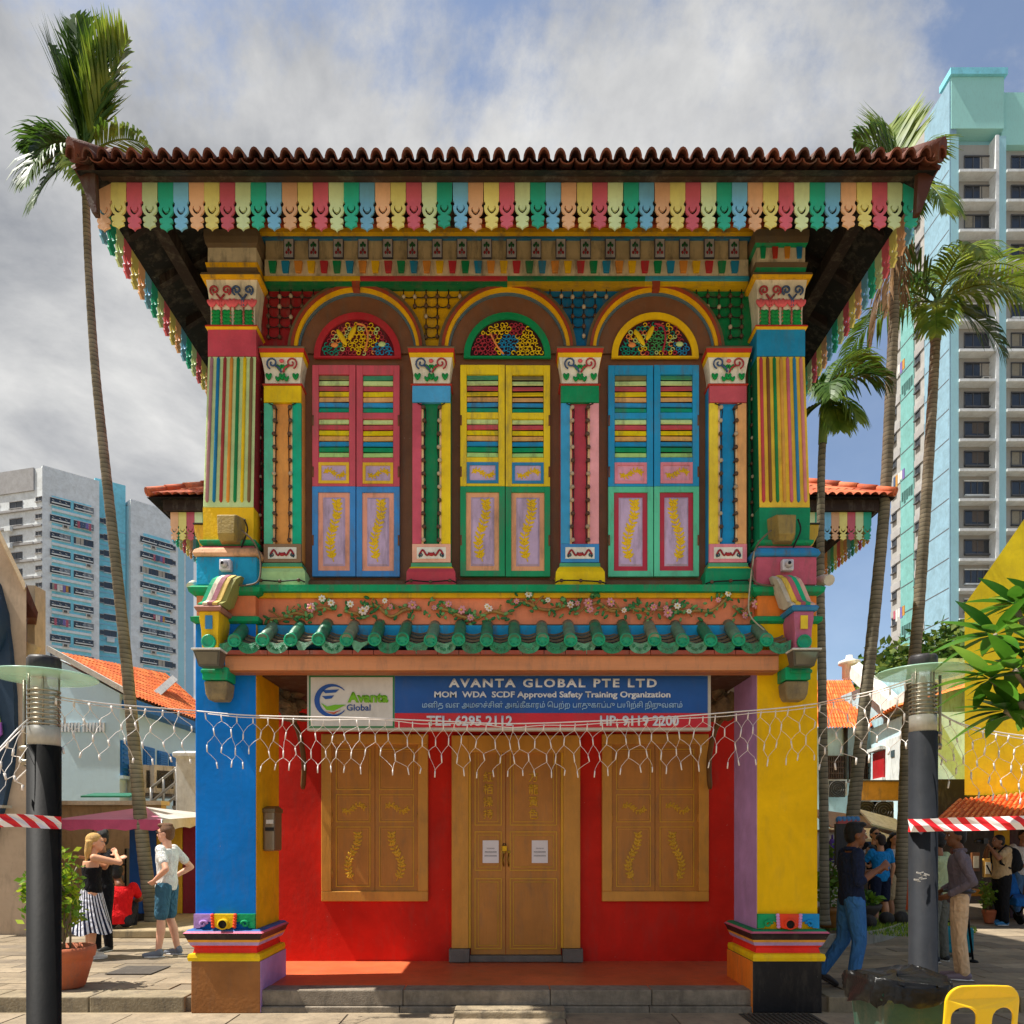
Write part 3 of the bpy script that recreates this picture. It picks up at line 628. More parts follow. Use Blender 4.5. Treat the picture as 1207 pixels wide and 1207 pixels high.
# ---- shutters
SL1 = ['#3f8a6a', LTG, '#b04a58', '#eac01c', '#f0a468', '#2f8cc4', '#109070']; SL2 = [LTG, '#b84a54', '#f2c410', '#eda45c', '#2088bc', '#0f8e5e', '#a8cf7c']
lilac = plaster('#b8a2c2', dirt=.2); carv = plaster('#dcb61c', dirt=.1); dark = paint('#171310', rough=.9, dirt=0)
WIN = [((370, 472), ROSE, '#eec024', '#3c8cd4', '#f7a488'), ((543, 648), '#f6cf12', '#2a86bc', '#0f9a62', '#f7ac7c'), ((716, 822), '#1c98d0', '#e88c9c', '#5ccca2', '#b82c40')]
DS = DW-.035
for wi, ((pa, pb), cu, cs, cl, cb) in enumerate(WIN):
    pm_ = (pa+pb)/2; mu, ms_, ml_, mb_ = (paint(h, rough=.5, mott=.12, dirt=.2, kind='wood', scale=6) for h in (cu, cs, cl, cb))
    for k in range(2):
        x0, x1 = (xx(pa), xx(pm_)-.004) if k == 0 else (xx(pm_)+.004, xx(pb)); dy = rnd.uniform(0, .012)
        y0, y1 = DS-.025-dy, DS-dy+.01; fr_ = .064; ze = [zz(v) for v in (682, 577, 435)]
        l = MB(); l.box(x0, x0+fr_, y0, y1, ze[1]+.003, ze[2], mu); l.box(x1-fr_, x1, y0, y1, ze[1]+.003, ze[2], mu)
        for (a, b) in ((446, 435), (497.5, 490.5), (549, 543)): l.box(x0+fr_, x1-fr_, y0, y1, zz(a), zz(b), mu)
        l.box(x0+fr_, x1-fr_, y0, y1, ze[1]+.003, zz(573.5), mu)
        sh = l.build('shutter', house, bevel=.004)
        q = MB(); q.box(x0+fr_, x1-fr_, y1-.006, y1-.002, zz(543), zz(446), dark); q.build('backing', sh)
        for pi, (a, b, sl) in enumerate(((490.5, 446, SL1), (543, 497.5, SL2))):
            n = 7; H = (zz(b)-zz(a))/n; op = rnd.choice((.22, .3, .4, .5))
            for i in range(n):
                c = sl[i] if not (pi == 0 and i == 0 and (wi+k) % 2 == 0) else '#7a7450'
                q = MB(); zc = zz(b)-H*(i+.5); q.obox((0, 0, 0), (x1-x0-2*fr_-.006, .012, H*.84), Matrix.Rotation(-(op+rnd.uniform(-.06, .06)), 3, 'X'), plaster(c, dirt=.22, scale=9, gain=1.25)); 
                inst('slat', q.mesh('slat'), sh, ((x0+x1)/2, (y0+y1)/2, zc), rot=(0, rnd.uniform(-.012, .012), 0))
        q = MB(); panel_rect(q, x0+fr_, x1-fr_, zz(573.5), zz(549), y0+.012, .028, .016, ms_); q.box(x0+fr_+.028, x1-fr_-.028, y0+.006, y0+.012, zz(573.5)+.028, zz(549)-.028, lilac if wi != 2 else plaster('#d89ab0', dirt=.2))
        q.box(x0+fr_, x1-fr_, y0+.0125, y1, zz(573.5), zz(549), ms_); sprig(q, x0+fr_+.05, x1-fr_-.05, zz(569), zz(553.5), y0+.004, carv, wi*7+k, n=16); q.build('panel', sh)
        q = MB(); l0, l1 = ze[0], ze[1]; f2 = .056
        q.box(x0, x0+f2, y0, y1, l0, l1, ml_); q.box(x1-f2, x1, y0, y1, l0, l1, ml_); q.box(x0+f2, x1-f2, y0, y1, l0, l0+f2, ml_); q.box(x0+f2, x1-f2, y0, y1, l1-f2, l1, ml_)
        a, b, c, d = x0+f2, x1-f2, l0+f2, l1-f2; q.box(a, b, y0+.014, y1, c, d, mb_)
        g = .048; q.mould([(0, 0), (.016, -.018)], a+g, b-g, c+g, d-g, lilac)     # placed flat, then turned upright below
        for i in range(len(q.v)-8, len(q.v)): v = q.v[i]; q.v[i] = (v[0], y0+.0138-v[2], v[1])
        sprig(q, a+g+.03, b-g-.03, c+g+.04, d-g-.05, y0-.004, carv, wi*17+k+3, n=34); q.build('lower_panel', sh, bevel=.003)
    for e_ in (pa+1, pb-1):
        q = MB()
        for py in (500, 560, 640): q.tube([(xx(e_), DS-.03, zz(py+6)), (xx(e_), DS-.03, zz(py-6))], .009, brown, n=6)
        q.build('hinge', house)
# window sill slabs (weathered brown)
for a, b in ((355, 485), (533, 660), (706, 835)):
    q = MB(); q.prismx([(DW, zz(696)), (DW-.09, zz(696)), (DW-.075, zz(688)), (DW-.02, zz(684)), (DW, zz(684))], xx(a), xx(b), paint('#6d5038', rough=.85, dirt=.6, bump=.4)); q.build('window_sill', house)
# ---- pilasters
PIL = [((311, 355), '#e6bf14', '#58bf9c', '#e39a50', TEAL, '#8c7258', '#a8cf90', 'orange'), ((486, 531), '#4aa2d8', '#c45468', '#0d7a4c', '#edc020', '#f2a892', '#b5404e', 'dark green'),
       ((661, 706), '#0f8a58', '#3a98c8', '#b04050', '#e09aa0', '#3a86c4', '#eac010', 'rose red'), ((836, 880), '#b8505c', '#efc43a', '#1888c0', '#eda468', '#d98490', '#0f8458', 'turquoise')]
for (a, b), cblk, cl_, cc, crr, cpb, cba, nm in PIL:
    x0, x1 = X(a, DPI), X(b, DPI); zq = lambda v: Z(v, DPI); w = x1-x0; yb = DW
    q = MB(); q.box(x0, x1, DPI+.03, yb, zq(660), zq(455), plaster(cc)); pl_ = q.build('pilaster', house)
    q = MB(); q.box(x0, x0+w*.24, DPI, DPI+.0298, zq(641), zq(475), plaster(cl_)); q.box(x1-w*.24, x1, DPI, DPI+.0298, zq(641), zq(475), plaster(crr)); q.build('edge_strip', pl_, bevel=.004)
    q = MB(); q.box(x0+w*.24, x0+w*.29, DPI+.006, DPI+.0297, zq(641), zq(478), plaster('#e6b98a')); q.box(x1-w*.29, x1-w*.24, DPI+.006, DPI+.0297, zq(641), zq(478), plaster('#e6b98a')); q.build('bead', pl_)
    q = MB(); q.box(x0, x1, DPI-.006, DPI+.0296, zq(474.5), zq(455), plaster(cblk)); q.build('block', pl_, bevel=.004)
    q = MB(); q.box(x0, x1, DPI-.006, DPI+.0296, zq(663), zq(641.5), plaster(cpb)); q.box(x0+w*.12, x1-w*.12, DPI-.012, DPI-.0062, zq(659), zq(645.5), plaster('#e0ddd0'))
    for sg in (-1, 1):
        q.tube([((x0+x1)/2 + sg*w*(.05+.26*t_), DPI-.016, zq(652 + 3.2*math.sin(t_*7))) for t_ in [i/9 for i in range(10)]], .010, plaster('#963038'), n=5); q.tube(spiral((x0+x1)/2+sg*w*.27, zq(655), .022, DPI-.016, sg), .006, plaster('#2c4a58'), n=5)
    q.sphere(((x0+x1)/2, DPI-.014, zq(654)), (.03, .012, .018), plaster('#a83238')); q.build('scroll_tablet', pl_)
    q = MB(); q.mould([(zq(698), .055), (zq(676), .05), (zq(671), .03), (zq(668.5), .012), (zq(664), .01)], x0, x1, DPI, yb, [plaster(cba), plaster(cba), plaster('#e6bf14'), plaster('#4a9870')]); q.build('foot', pl_)
    capital(pl_, x0+.01, x1-.01, zq(452), zq(423), DPI+.005, yb, False)
    q = MB(); q.mould([(zq(454.8), .005), (zq(453.5), .016), (zq(452.2), .005)], x0, x1, DPI, yb, plaster('#a83428')); q.build('astragal', pl_); q = MB(); q.mould([(zq(422.8), .022), (zq(418), .03)], x0, x1, DPI, yb, plaster('#e6b412'))
    q.mould([(zq(417.9), .035), (zq(413.5), .04), (zq(412), .045), (zq(409), .02)], x0, x1, DPI, yb, [plaster('#b43226'), plaster('#6d5a44', dirt=.6), plaster('#5d5040', dirt=.6)]); q.build('impost', pl_)
    # two rows of bulbs on wires
    q = MB(); top = zq(478)
    for f_ in (.33, .67):
        px_ = x0+w*f_; pts = []
        for i in range(11):
            p = Vector((px_ + rnd.uniform(-.006, .006), DPI-.004, zq(481+i*15.6))); pts.append(p)
            q.tube([p+Vector((0, .03, 0)), p], .010, sock, n=6); q.sphere(p+Vector((.014 if f_ > .5 else -.012, -.012, .0)), (.022, .02, .021), bulbm if rnd.random() < .3 else sock, 7, 5)
        q.tube(catmull([(px_ + (.07 if f_ > .5 else -.07), DPI-.01, zq(476))] + pts, 3), .0055, wirem, n=4)
    q.build('bulb_string', org=((x0+x1)/2, DPI, zq(640)), label='two rows of bulbs wired up the %s pilaster panel' % nm, cat='string lights', group='bulb strings on the pilasters')
    q = MB(); pts = []
    for i in range(3):
        p = Vector((lerp(x0, x1, i/2), DPI-.09, zq(688.5)+rnd.uniform(-.01, .01))); pts.append(p); q.sphere(p, (.02, .018, .018), sock, 7, 5)
    q.tube(catmull([pts[0]-Vector((.06, 0, .02))] + pts + [pts[-1]+Vector((.06, 0, -.02))], 4), .007, wirem, n=4)
    q.build('bulb_string', org=pts[1], label='short string of three dark bulbs across the foot of the %s pilaster' % nm, cat='string lights', group='bulb strings at pilaster feet')
# bulb strings down the inner returns of the corner columns
for side in (-1, 1):
    q = MB(); px_ = X(307.5 if side < 0 else 886.5, 7.33); pts = []
    for i in range(17):
        p = Vector((px_+rnd.uniform(-.006, .006), 7.33, Z(425+i*15.2, 7.33))); pts.append(p); q.sphere(p, (.016, .018, .018), sock if i % 3 else bulbm, 7, 5); q.tube([p, p+Vector((0, .06, 0))], .008, sock, n=5)
    q.tube(pts, .006, wirem, n=4); q.build('bulb_string', org=pts[-1], label='single bulb string down the dark %s strip beside the %s column' % (('red', 'left corner') if side < 0 else ('green', 'right corner')), cat='string lights', group='bulb strings beside the columns')
# ---- entablature under the eaves
DE = 7.30
q = MB(); ze = lambda v: Z(v, DE); xe = lambda p: X(p, DE); a, b = xe(312), xe(882)
segs = [(312, 425, '#c9a016', '#16693f'), (425, 598, '#a83038', '#16693f'), (598, 760, '#14704c', '#b48c1c'), (760, 882, '#2f8fb0', '#c9a016')]
for p0, p1, h1, h2 in segs: q.box(xe(p0)+.0005, xe(p1)-.0005, DE-.03, DW-.021, ze(331.8), ze(328), plaster(h1, dirt=.2)); q.box(xe(p0)+.0005, xe(p1)-.0005, DE-.005, DW-.021, ze(336.5), ze(332), plaster(h2, dirt=.2))
q.box(a, b, DE+.0, DW+.1, ze(327.8), ze(306), cream); q.box(a, b, DE+.03, DW+.1, ze(305.8), ze(281), paint('#c9b48c', dirt=.5, rough=.7))
for (v0, v1, dd, h) in ((281, 278.5, .0, '#2a6a90'), (278.3, 273.5, -.05, '#cc9c14'), (273.3, 266, -.09, '#98401e')): q.box(a-.35, b+.35, DE+dd, DW+.1, ze(v0), ze(v1), plaster(h, dirt=.3))
ent = q.build('entablature', house)
dcol = ['#b23038', '#0f7c4c', '#1f7ea8', '#cc8438', '#d8ac1c']; dme = []
for h in dcol:
    t = MB(); t.prism([(-.044, .105), (.044, .105), (.030, 0), (-.030, 0)], -.03, -.001, plaster(h, dirt=.2)); dme.append(t.mesh('dentil'))
px = 322; i = 1
while px < 880: inst('dentil', dme[(i*1) % 5], ent, (xe(px), DE, ze(322.5)), rot=(0, 0, 0), scale=(.9, 1, 1)); px += 15.1; i += 1
t = MB(); t.box(-.052, .052, -.02, -.001, 0, .19, plaster('#55535c')); t.box(-.044, .044, -.026, -.0201, .008, .182, plaster('#a8a6ac', dirt=.2))
for (dx, dz, m) in ((0, .14, '#1d5a34'), (-.018, .12, '#1d5a34'), (.018, .12, '#1d5a34'), (-.02, .05, '#8c2c34'), (.02, .05, '#8c2c34'), (0, .075, '#8c2c34')): t.sphere((dx, -.026, dz), (.013, .006, .018), plaster(m), 6, 4)
t.tube([(0, -.027, .03), (0, -.027, .13)], .004, plaster('#302820'), n=4); tme = t.mesh('flower_tablet')
px = 340
while px < 882: inst('flower_tablet', tme, ent, (xe(px), DE+.03, ze(303))); px += 29.2
# ================================================================ eaves: carved valance, fascia, tiles, soffit
BW, BH = .1337, .472
half = [(-.485, 0), (-.485, .47), (-.40, .50), (-.40, .55), (-.48, .58), (-.47, .64), (-.39, .69), (-.24, .73), (-.20, .76), (-.38, .775), (-.43, .80), (-.41, .84), (-.30, .855), (-.20, .87), (-.37, .89), (-.39, .93), (-.22, .945), (-.09, .965), (0, 1.0)]
hole = [(0, .715), (-.13, .695), (-.27, .64), (-.27, .585), (-.16, .565), (-.20, .605), (-.13, .64), (0, .66)]
tile_cols = ['#5c2f20', '#663422', '#4f281b', '#703c28']
def board_mesh(h):
    m = paint(h, rough=.45, mott=.1, bump=.1, dirt=.06, scale=4, kind='board', gain=1.2); q = MB()
    pl_ = [(0, 0)] + half + hole
    for sg in (1, -1): q.prism([(sg*x*BW, -y*BH) for x, y in pl_], -.009, .009, m)
    return q.mesh('board')
bme = [board_mesh(h) for h in VAL]
DV = 6.37; vz = Z(207, DV); xv = X(113, DV)
val = thing('v', (0, 9, 0), 'x', 'x'); bpy.data.objects.remove(val)
q = MB(); darkw = paint('#33231a', rough=.7, dirt=.3, kind='beam', mott=.3)
HWX = -xv
q.box(-HWX-.03, HWX+.03, 6.27, 6.31, Z(208, 6.27), 7.355, darkw); q.box(-HWX-.03, HWX+.03, 6.315, 6.35, Z(208, 6.27)+.02, 7.365, darkw)
for s in (-1, 1): q.box(s*(HWX+.035), s*(HWX+.06), 6.315, 12.2, Z(208, 6.27)-.05, 7.27, darkw)
eave = q.build('eaves', house)
for i in range(53):
    inst('valance_board', bme[i % 6], eave, (xv + BW*(i+.5), DV, vz+rnd.uniform(-.006, .006)), rot=(rnd.uniform(-.03, .03), rnd.uniform(-.012, .012), rnd.uniform(-.04, .04)))
for s in (-1, 1):
    for i in range(42):
        inst('valance_board', bme[(5-i if s < 0 else i+5) % 6], eave, (s*(HWX+.015), DV + .08 + BW*(i+.5), vz), rot=(0, rnd.uniform(-.02, .02), R(90)))
# soffit with rafters
ez = 7.18; pit = .50
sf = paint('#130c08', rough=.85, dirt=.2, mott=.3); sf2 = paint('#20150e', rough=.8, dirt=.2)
def hipz(x, y, x0, x1, y0): return min(x-x0, x1-x, y-y0)*pit
EX, EY = 3.58, 6.14
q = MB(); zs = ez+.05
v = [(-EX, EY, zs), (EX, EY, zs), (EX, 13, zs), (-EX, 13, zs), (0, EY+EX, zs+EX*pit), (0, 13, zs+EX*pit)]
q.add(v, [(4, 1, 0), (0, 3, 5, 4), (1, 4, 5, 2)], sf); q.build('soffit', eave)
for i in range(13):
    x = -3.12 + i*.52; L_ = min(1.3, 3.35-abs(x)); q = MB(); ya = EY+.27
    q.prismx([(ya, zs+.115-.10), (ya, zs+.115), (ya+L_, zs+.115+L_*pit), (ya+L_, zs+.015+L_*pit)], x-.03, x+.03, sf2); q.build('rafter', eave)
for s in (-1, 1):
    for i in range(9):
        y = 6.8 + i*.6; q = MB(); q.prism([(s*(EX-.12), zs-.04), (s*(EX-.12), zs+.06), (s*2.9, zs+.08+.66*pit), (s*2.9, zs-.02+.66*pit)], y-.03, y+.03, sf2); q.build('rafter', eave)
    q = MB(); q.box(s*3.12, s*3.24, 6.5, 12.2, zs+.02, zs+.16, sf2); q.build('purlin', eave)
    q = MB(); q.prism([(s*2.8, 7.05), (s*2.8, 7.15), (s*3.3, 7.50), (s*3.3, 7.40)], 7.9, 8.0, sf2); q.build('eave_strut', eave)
# roof slopes
tm = [paint(h, rough=.75, mott=.25, bump=.3, scale=8, dirt=.35, kind='tile') for h in tile_cols]
top = ez+.11; RH = EX*pit
q = MB(); A, B, C, D = (-EX, EY, top), (EX, EY, top), (EX, 13, top), (-EX, 13, top); r1, r2 = (0, EY+EX, top+RH), (0, 13, top+RH)
corrug(q, A, B, (.05, r1[1], r1[2]), (-.05, r1[1], r1[2]), 56, 12, .035, tm[0], per=4, mats=tm); corrug(q, B, C, r2, (.0, r1[1], r1[2]), 50, 12, .035, tm[1], per=4, mats=tm); corrug(q, D, A, (0, r1[1], r1[2]), r2, 50, 12, .035, tm[1], per=4, mats=tm)
roof = q.build('roof', house)
def barrel(r0, r1, L_, m, n=8, th=.012):
    q = MB(); vs = []
    for (rr, y) in ((r0, 0), (r1, L_)):
        for ri in (rr, rr-th):
            for j in range(n+1):
                a = math.pi*j/n; vs.append((ri*math.cos(a), y, ri*(math.sin(a)**1.15)*1.45))
    k = n+1; fs = []
    for j in range(n):
        fs += [(j, 2*k+j, 2*k+j+1, j+1), (k+j+1, 3*k+j+1, 3*k+j, k+j), (j, j+1, k+j+1, k+j)]
    return q.add(vs, fs, m, False).mesh('tile')
bar = [barrel(.052, .046, .36, m) for m in tm]
pan = []
for m in tm:
    q = MB(); vs = []
    for y in (0, .34):
        for ri in (.062, .05):
            for j in range(7): a = math.pi + math.pi*j/6; vs.append((ri*math.cos(a), y, ri*math.sin(a)*.62))
    fs = []
    for j in range(6): fs += [(7+j, 7+j+1, 21+j+1, 21+j), (j, 14+j, 14+j+1, j+1), (j, j+1, 7+j+1, 7+j)]
    pan.append(q.add(vs, fs, m, False).mesh('tile'))
pa_ = math.atan(pit); nT = 57; tw = 2*EX/nT
def lift(x): return .03*max(0, (abs(x)-3.0)/.76)**2
for i in range(nT+1):
    x = -EX + tw*i
    inst('tile', bar[rnd.randrange(4)], roof, (x+rnd.uniform(-.006, .006), EY-.05, top-.012+lift(x)+rnd.uniform(-.006, .006)), rot=(pa_+rnd.uniform(-.03, .03), 0, rnd.uniform(-.04, .04)))
    if i < nT: inst('tile', pan[rnd.randrange(4)], roof, (x+tw/2, EY-.03, top+.012+lift(x)), rot=(pa_, 0, rnd.uniform(-.03, .03)))
for s in (-1, 1):
    for i in range(40):
        y = EY + .1 + tw*i
        inst('tile', bar[rnd.randrange(4)], roof, (s*(EX+.05), y, top-.01), rot=(pa_, 0, R(90)*s))
for s in (-1, 1):       # hip caps
    d_ = Vector((-s, 1, pit)).normalized()
    for i in range(14):
        p = Vector((s*(EX+.02), EY-.04, top+.075)) + d_*(.30*i)
        q = MB(); q.tube([p, p+d_*.16, p+d_*.34], [.085, .08, .072], tm[(i*3) % 4], n=10); q.build('hip_tile', roof)
    q = MB(); q.prism([(s*(EX+.02), top-.03), (s*(EX+.02), top+.05), (s*(EX-.12), top+.05), (s*(HWX-.10), top-.36), (s*(HWX-.06), top-.36)], 6.20, 6.26, paint('#4c281a', rough=.7, dirt=.3)); q.build('corner_board', roof)
# ================================================================ rear wing (wider, further back)
RX0, RX1, RD = X(201, 12.26), X(1027, 12.26), 12.26
rw = thing('rear_wing', (0, 13.5, 0), 'wider rear wing of the shophouse with matching carved eaves behind it', 'house')
q = MB(); q.box(RX0+.75, RX1-.75, 12.95, 21, 0, 7.2, plaster('#d8b24a')); q.build('wall', rw)
rz = Z(604, RD)
q = MB(); q.box(RX0-.08, RX1+.08, 12.16, 12.2, rz-.01, rz+.16, darkw)
for xe_ in (RX0-.08, RX1+.04): q.box(xe_, xe_+.04, 12.205, 20.9, rz-.01, rz+.16, darkw)
rev = q.build('eaves', rw)
for k in range(16):
    inst('valance_board', bme[k % 6], rev, (RX0+BW*(k+.5), RD, rz)); inst('valance_board', bme[(4-k) % 6], rev, (RX1-BW*(k+.5), RD, rz))
for k in range(26):
    inst('valance_board', bme[(5-k) % 6], rev, (RX0-.01, RD+.08+BW*(k+.5), rz), rot=(0, 0, R(90))); inst('valance_board', bme[k % 6], rev, (RX1+.01, RD+.08+BW*(k+.5), rz), rot=(0, 0, R(90)))
tm2 = [paint(h, rough=.75, mott=.25, bump=.3, scale=8, dirt=.25, kind='tile') for h in ('#c4623a', '#b5532e', '#d0744a', '#a84c2c')]
rpit = .64
q = MB(); rt = rz+.17; a0, a1, ay = RX0-.28, RX1+.28, 12.02; mid = (a0+a1)/2; hw = (a1-a0)/2
v = [(a0, ay, rt-.03), (a1, ay, rt-.03), (a1, 21, rt-.03), (a0, 21, rt-.03), (mid, ay+hw, rt-.03+hw*rpit), (mid, 21, rt-.03+hw*rpit)]
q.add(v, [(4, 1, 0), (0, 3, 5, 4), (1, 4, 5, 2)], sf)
corrug(q, (a0, ay, rt), (a1, ay, rt), (mid+.05, ay+hw, rt+hw*rpit), (mid-.05, ay+hw, rt+hw*rpit), 88, 18, .045, tm2[0], per=4, mats=tm2)
corrug(q, (a1, ay, rt), (a1, 21, rt), (mid, 21, rt+hw*rpit), (mid, ay+hw, rt+hw*rpit), 66, 18, .045, tm2[0], per=4, mats=tm2); corrug(q, (a0, 21, rt), (a0, ay, rt), (mid, ay+hw, rt+hw*rpit), (mid, 21, rt+hw*rpit), 66, 18, .045, tm2[0], per=4, mats=tm2)
rro = q.build('roof', rw)
for s, ex in ((-1, a0), (1, a1)):
    d_ = Vector((-s, 1, rpit)).normalized()
    for i in range(16):
        p = Vector((ex, ay, rt+.09)) + d_*(.33*i); q = MB(); q.tube([p-Vector((0,0,.03)), p+d_*.36-Vector((0,0,.03))], [.075, .06], tm2[i % 4], n=9); q.build('hip_tile', rro)
# ================================================================ frieze, canopy
q = MB(); DF = 7.22; a, b = X(301, 7.2), X(893, 7.2)
q.box(a, b, 7.14, DW+.1, Z(697, 7.14), Z(689, 7.14), plaster(GRN, dirt=.4)); q.box(a, b, 7.19, DW, Z(704.5, 7.19), Z(697.2, 7.19), plaster('#dca818', dirt=.2)); q.box(a, b, DF, DW, Z(736, DF), Z(704.7, DF), plaster('#e4845e', dirt=.15)); fri = q.build('frieze', house)
q = MB(); q.prismx([(7.16, Z(737, 7.16)), (7.5, Z(737, 7.16)), (7.5, Z(764, 7.2)), (7.2, Z(764, 7.2))], X(262, 7.2), X(928, 7.2), plaster('#1b93c6', dirt=.35, mott=.2)); q.build('blue_cove', fri)
vine = MB(); wood_c = plaster('#9c7a44', dirt=.3); gns = [plaster(h) for h in ('#3f7d46', '#2f6b3c', '#6a9a5c')]; fl_w = [plaster('#e2cdc4'), plaster('#cf8f98'), plaster('#e8dccf')]
fm = []
for c in range(3):
    t = MB(); n = 7
    for k in range(n):
        a_ = 6.283*k/n; t.sphere((math.cos(a_)*.030, 0, math.sin(a_)*.030), (.024, .010, .015), fl_w[c], 6, 5, rot=Matrix.Rotation(-a_, 3, 'Y'))
    t.sphere((0, -.012, 0), .014, plaster('#d8b23c'), 6, 4); fm.append(t.mesh('flower'))
px = 318; r = random.Random(5)
while px < 876:
    ln = r.uniform(48, 92); pts = []; zc = r.uniform(712, 728)
    for k in range(6): pts.append((X(px+ln*k/5, DF), DF-.02-r.uniform(0, .02), Z(min(732, max(704, zc + r.uniform(-8, 8))), DF)))
    cp = catmull(pts, 4); vine.tube(cp, .017, wood_c, n=5)
    for k in range(7):
        p = cp[r.randrange(len(cp))]; e_ = p + Vector((r.uniform(-.12, .12), -.01, r.uniform(-.06, .10))); vine.tube([p, (p+e_)/2+Vector((0, -.01, .01)), e_], .009, wood_c, n=4)
    for k in range(int(ln*.55)):
        p = cp[r.randrange(len(cp))] + Vector((r.uniform(-.09, .09), -.012, r.uniform(-.09, .09)))
        vine.sphere(p, (r.uniform(.020, .036), .011, r.uniform(.010, .018)), r.choice(gns), 6, 4, rot=Matrix.Rotation(r.uniform(0, 3.1), 3, 'Y'))
    for k in range(int(ln/13)):
        p = cp[r.randrange(len(cp))] + Vector((r.uniform(-.08, .08), -.03, r.uniform(-.04, .09)))
        o = inst('flower', fm[r.randrange(3)], fri, p, rot=(r.uniform(-.3, .3), r.uniform(0, 3), r.uniform(-.3, .3)), scale=(r.choice((.55, .7, .9)),)*3)
    px += ln + r.uniform(2, 14)
vine.build('vine_relief', fri)
# canopy deck, beam, ceiling
cx0, cx1 = X(265, 6.95), X(918, 6.95); bz0, bz1 = Z(790, 6.95), Z(773, 6.95)
beamm = paint('#cf8a5c', rough=.55, mott=.18, dirt=.15, kind='beam', scale=5)
q = MB(); q.box(cx0, cx1, 6.95, 7.115, bz0, bz1, beamm); q.box(cx0, cx1, 6.97, 7.115, bz0-.014, bz0-.001, paint('#a3623c', rough=.6, kind='beam')); can = q.build('canopy', house, bevel=.008)
q = MB(); q.prismx([(6.93, bz1+.001), (7.6, bz1+.001), (7.6, bz1+.07), (6.93, bz1+.02)], cx0, cx1, paint('#8a5a42', dirt=.3)); q.build('deck', can)
q = MB(); q.box(-2.40, 2.40, 7.27, DL, bz0+.01, bz0+.05, paint('#4a3226', rough=.8, kind='beam', dirt=.3)); q.build('ceiling', can)
for i in range(26):
    x = lerp(cx0+.02, cx1-.02, i/26); q = MB(); q.box(x, x+(cx1-cx0)/26-.008, 6.90, 6.929, bz1+.004, bz1+.04, paint('#9a4a38', rough=.7, dirt=.3)); q.build('brick', can)
grn_t = [paint(h, rough=.35, mott=.3, bump=.2, scale=14, dirt=.45, kind='glaze') for h in ('#3f7a5c', '#5f8068', '#7c8268', '#2f7454')]
disc_m = paint('#109a6c', rough=.3, mott=.2, dirt=.12, kind='glaze'); drip_m = [paint(h, rough=.4, mott=.35, bump=.6, scale=22, dirt=.3, kind='glaze') for h in ('#3f9a70', '#6aa884', '#2f8a60')]
sl = Vector((0, .34, .235)); sln = sl.normalized(); rt_ = .057
def canopy_tile(vi):
    t = MB(); n = 14
    body = []
    for k in range(5):
        p = sl*(k/4); body.append(p)
    t.tube([Vector((0, 0, 0)), sl*.25, sl*.26, sl*.5, sl*.51, sl*.75, sl*.76, sl], [rt_, rt_*.97, rt_*1.02, rt_*.99, rt_*1.03, rt_*1.0, rt_*1.03, rt_], grn_t[vi], n=n)
    t.lathe([(rt_*1.08, .012), (rt_*1.12, -.014), (rt_*.92, -.018), (rt_*.80, -.006), (rt_*.78, -.004), (rt_*.4, -.012), (rt_*.1, -.014)], (0, -.005, 0), disc_m, n=18, axis='y')
    for k in range(6):
        a = k*1.047; t.tube([(rt_*.25*math.cos(a), -.014, rt_*.25*math.sin(a)), (rt_*.62*math.cos(a+.4), -.014, rt_*.62*math.sin(a+.4))], .005, disc_m, n=4)
    return t.mesh('canopy_tile')
ct = [canopy_tile(i) for i in range(4)]
def drip(vi, broken=False):
    t = MB(); w, h = .105, .098
    pts = [(-w, 0.03), (-w*.97, -.005)] + [(-w*math.cos(math.pi*i/12), -.01-h*math.sin(math.pi*i/12)**.75) for i in range(1, 12)] + [(w*.97, -.005), (w, .03), (w*.5, .0), (0, -.014), (-w*.5, .0)]
    if broken: pts = [(-w, .03), (-w*.6, -.07), (-.2*w, -.1), (.1*w, -.05), (.5*w, -.02), (w*.8, .02), (0, -.005)]
    t.prism(pts, -.010, .004, drip_m[vi])
    if not broken:
        for k in range(5): a = math.pi*(k+.5)/5; t.tube(spiral(-.06*math.cos(a), -.02-.05*math.sin(a), .017, -.012, 1 if k % 2 else -1, 1.2, 8), .004, drip_m[(vi+1) % 3], n=4)
    for k in range(4):       # lapped pan tiles behind, one arc after the other
        p = sl*(.10+.22*k); n = 8; vs = []
        for y_, dz in ((0, 0), (.078, .030)):
            for th in (0, -.016):
                for i in range(n+1):
                    u = -1+2*i/n; vs.append((u*w*.98, p.y+y_, p.z+dz+.035*u*u-.032+th+.006))
        m_ = n+1; fs = []
        for i in range(n): fs += [(i, i+1, 2*m_+i+1, 2*m_+i), (i, m_+i, m_+i+1, i+1)]
        t.add(vs, fs, paint('#7d6b52', rough=.8, dirt=.5, mott=.3), False)
    return t.mesh('drip_tile')
dr = [drip(0), drip(1), drip(2)]; drb = drip(1, True)
dd = 6.9
for i in range(20):
    px = 277 + 32.95*i; inst('canopy_tile', ct[rnd.randrange(4)], can, (X(px, dd), dd, Z(754.5+rnd.uniform(-.7, .7), dd)), rot=(rnd.uniform(-.02, .02), 0, rnd.uniform(-.03, .03)))
for i in range(21):
    px = 277 + 32.95*(i-.5); inst('drip_tile', drb if i in (5, 3) else dr[rnd.randrange(3)], can, (X(px, dd), dd+.01, Z(757, dd)), rot=(rnd.uniform(-.06, .02), rnd.uniform(-.04, .04), 0))
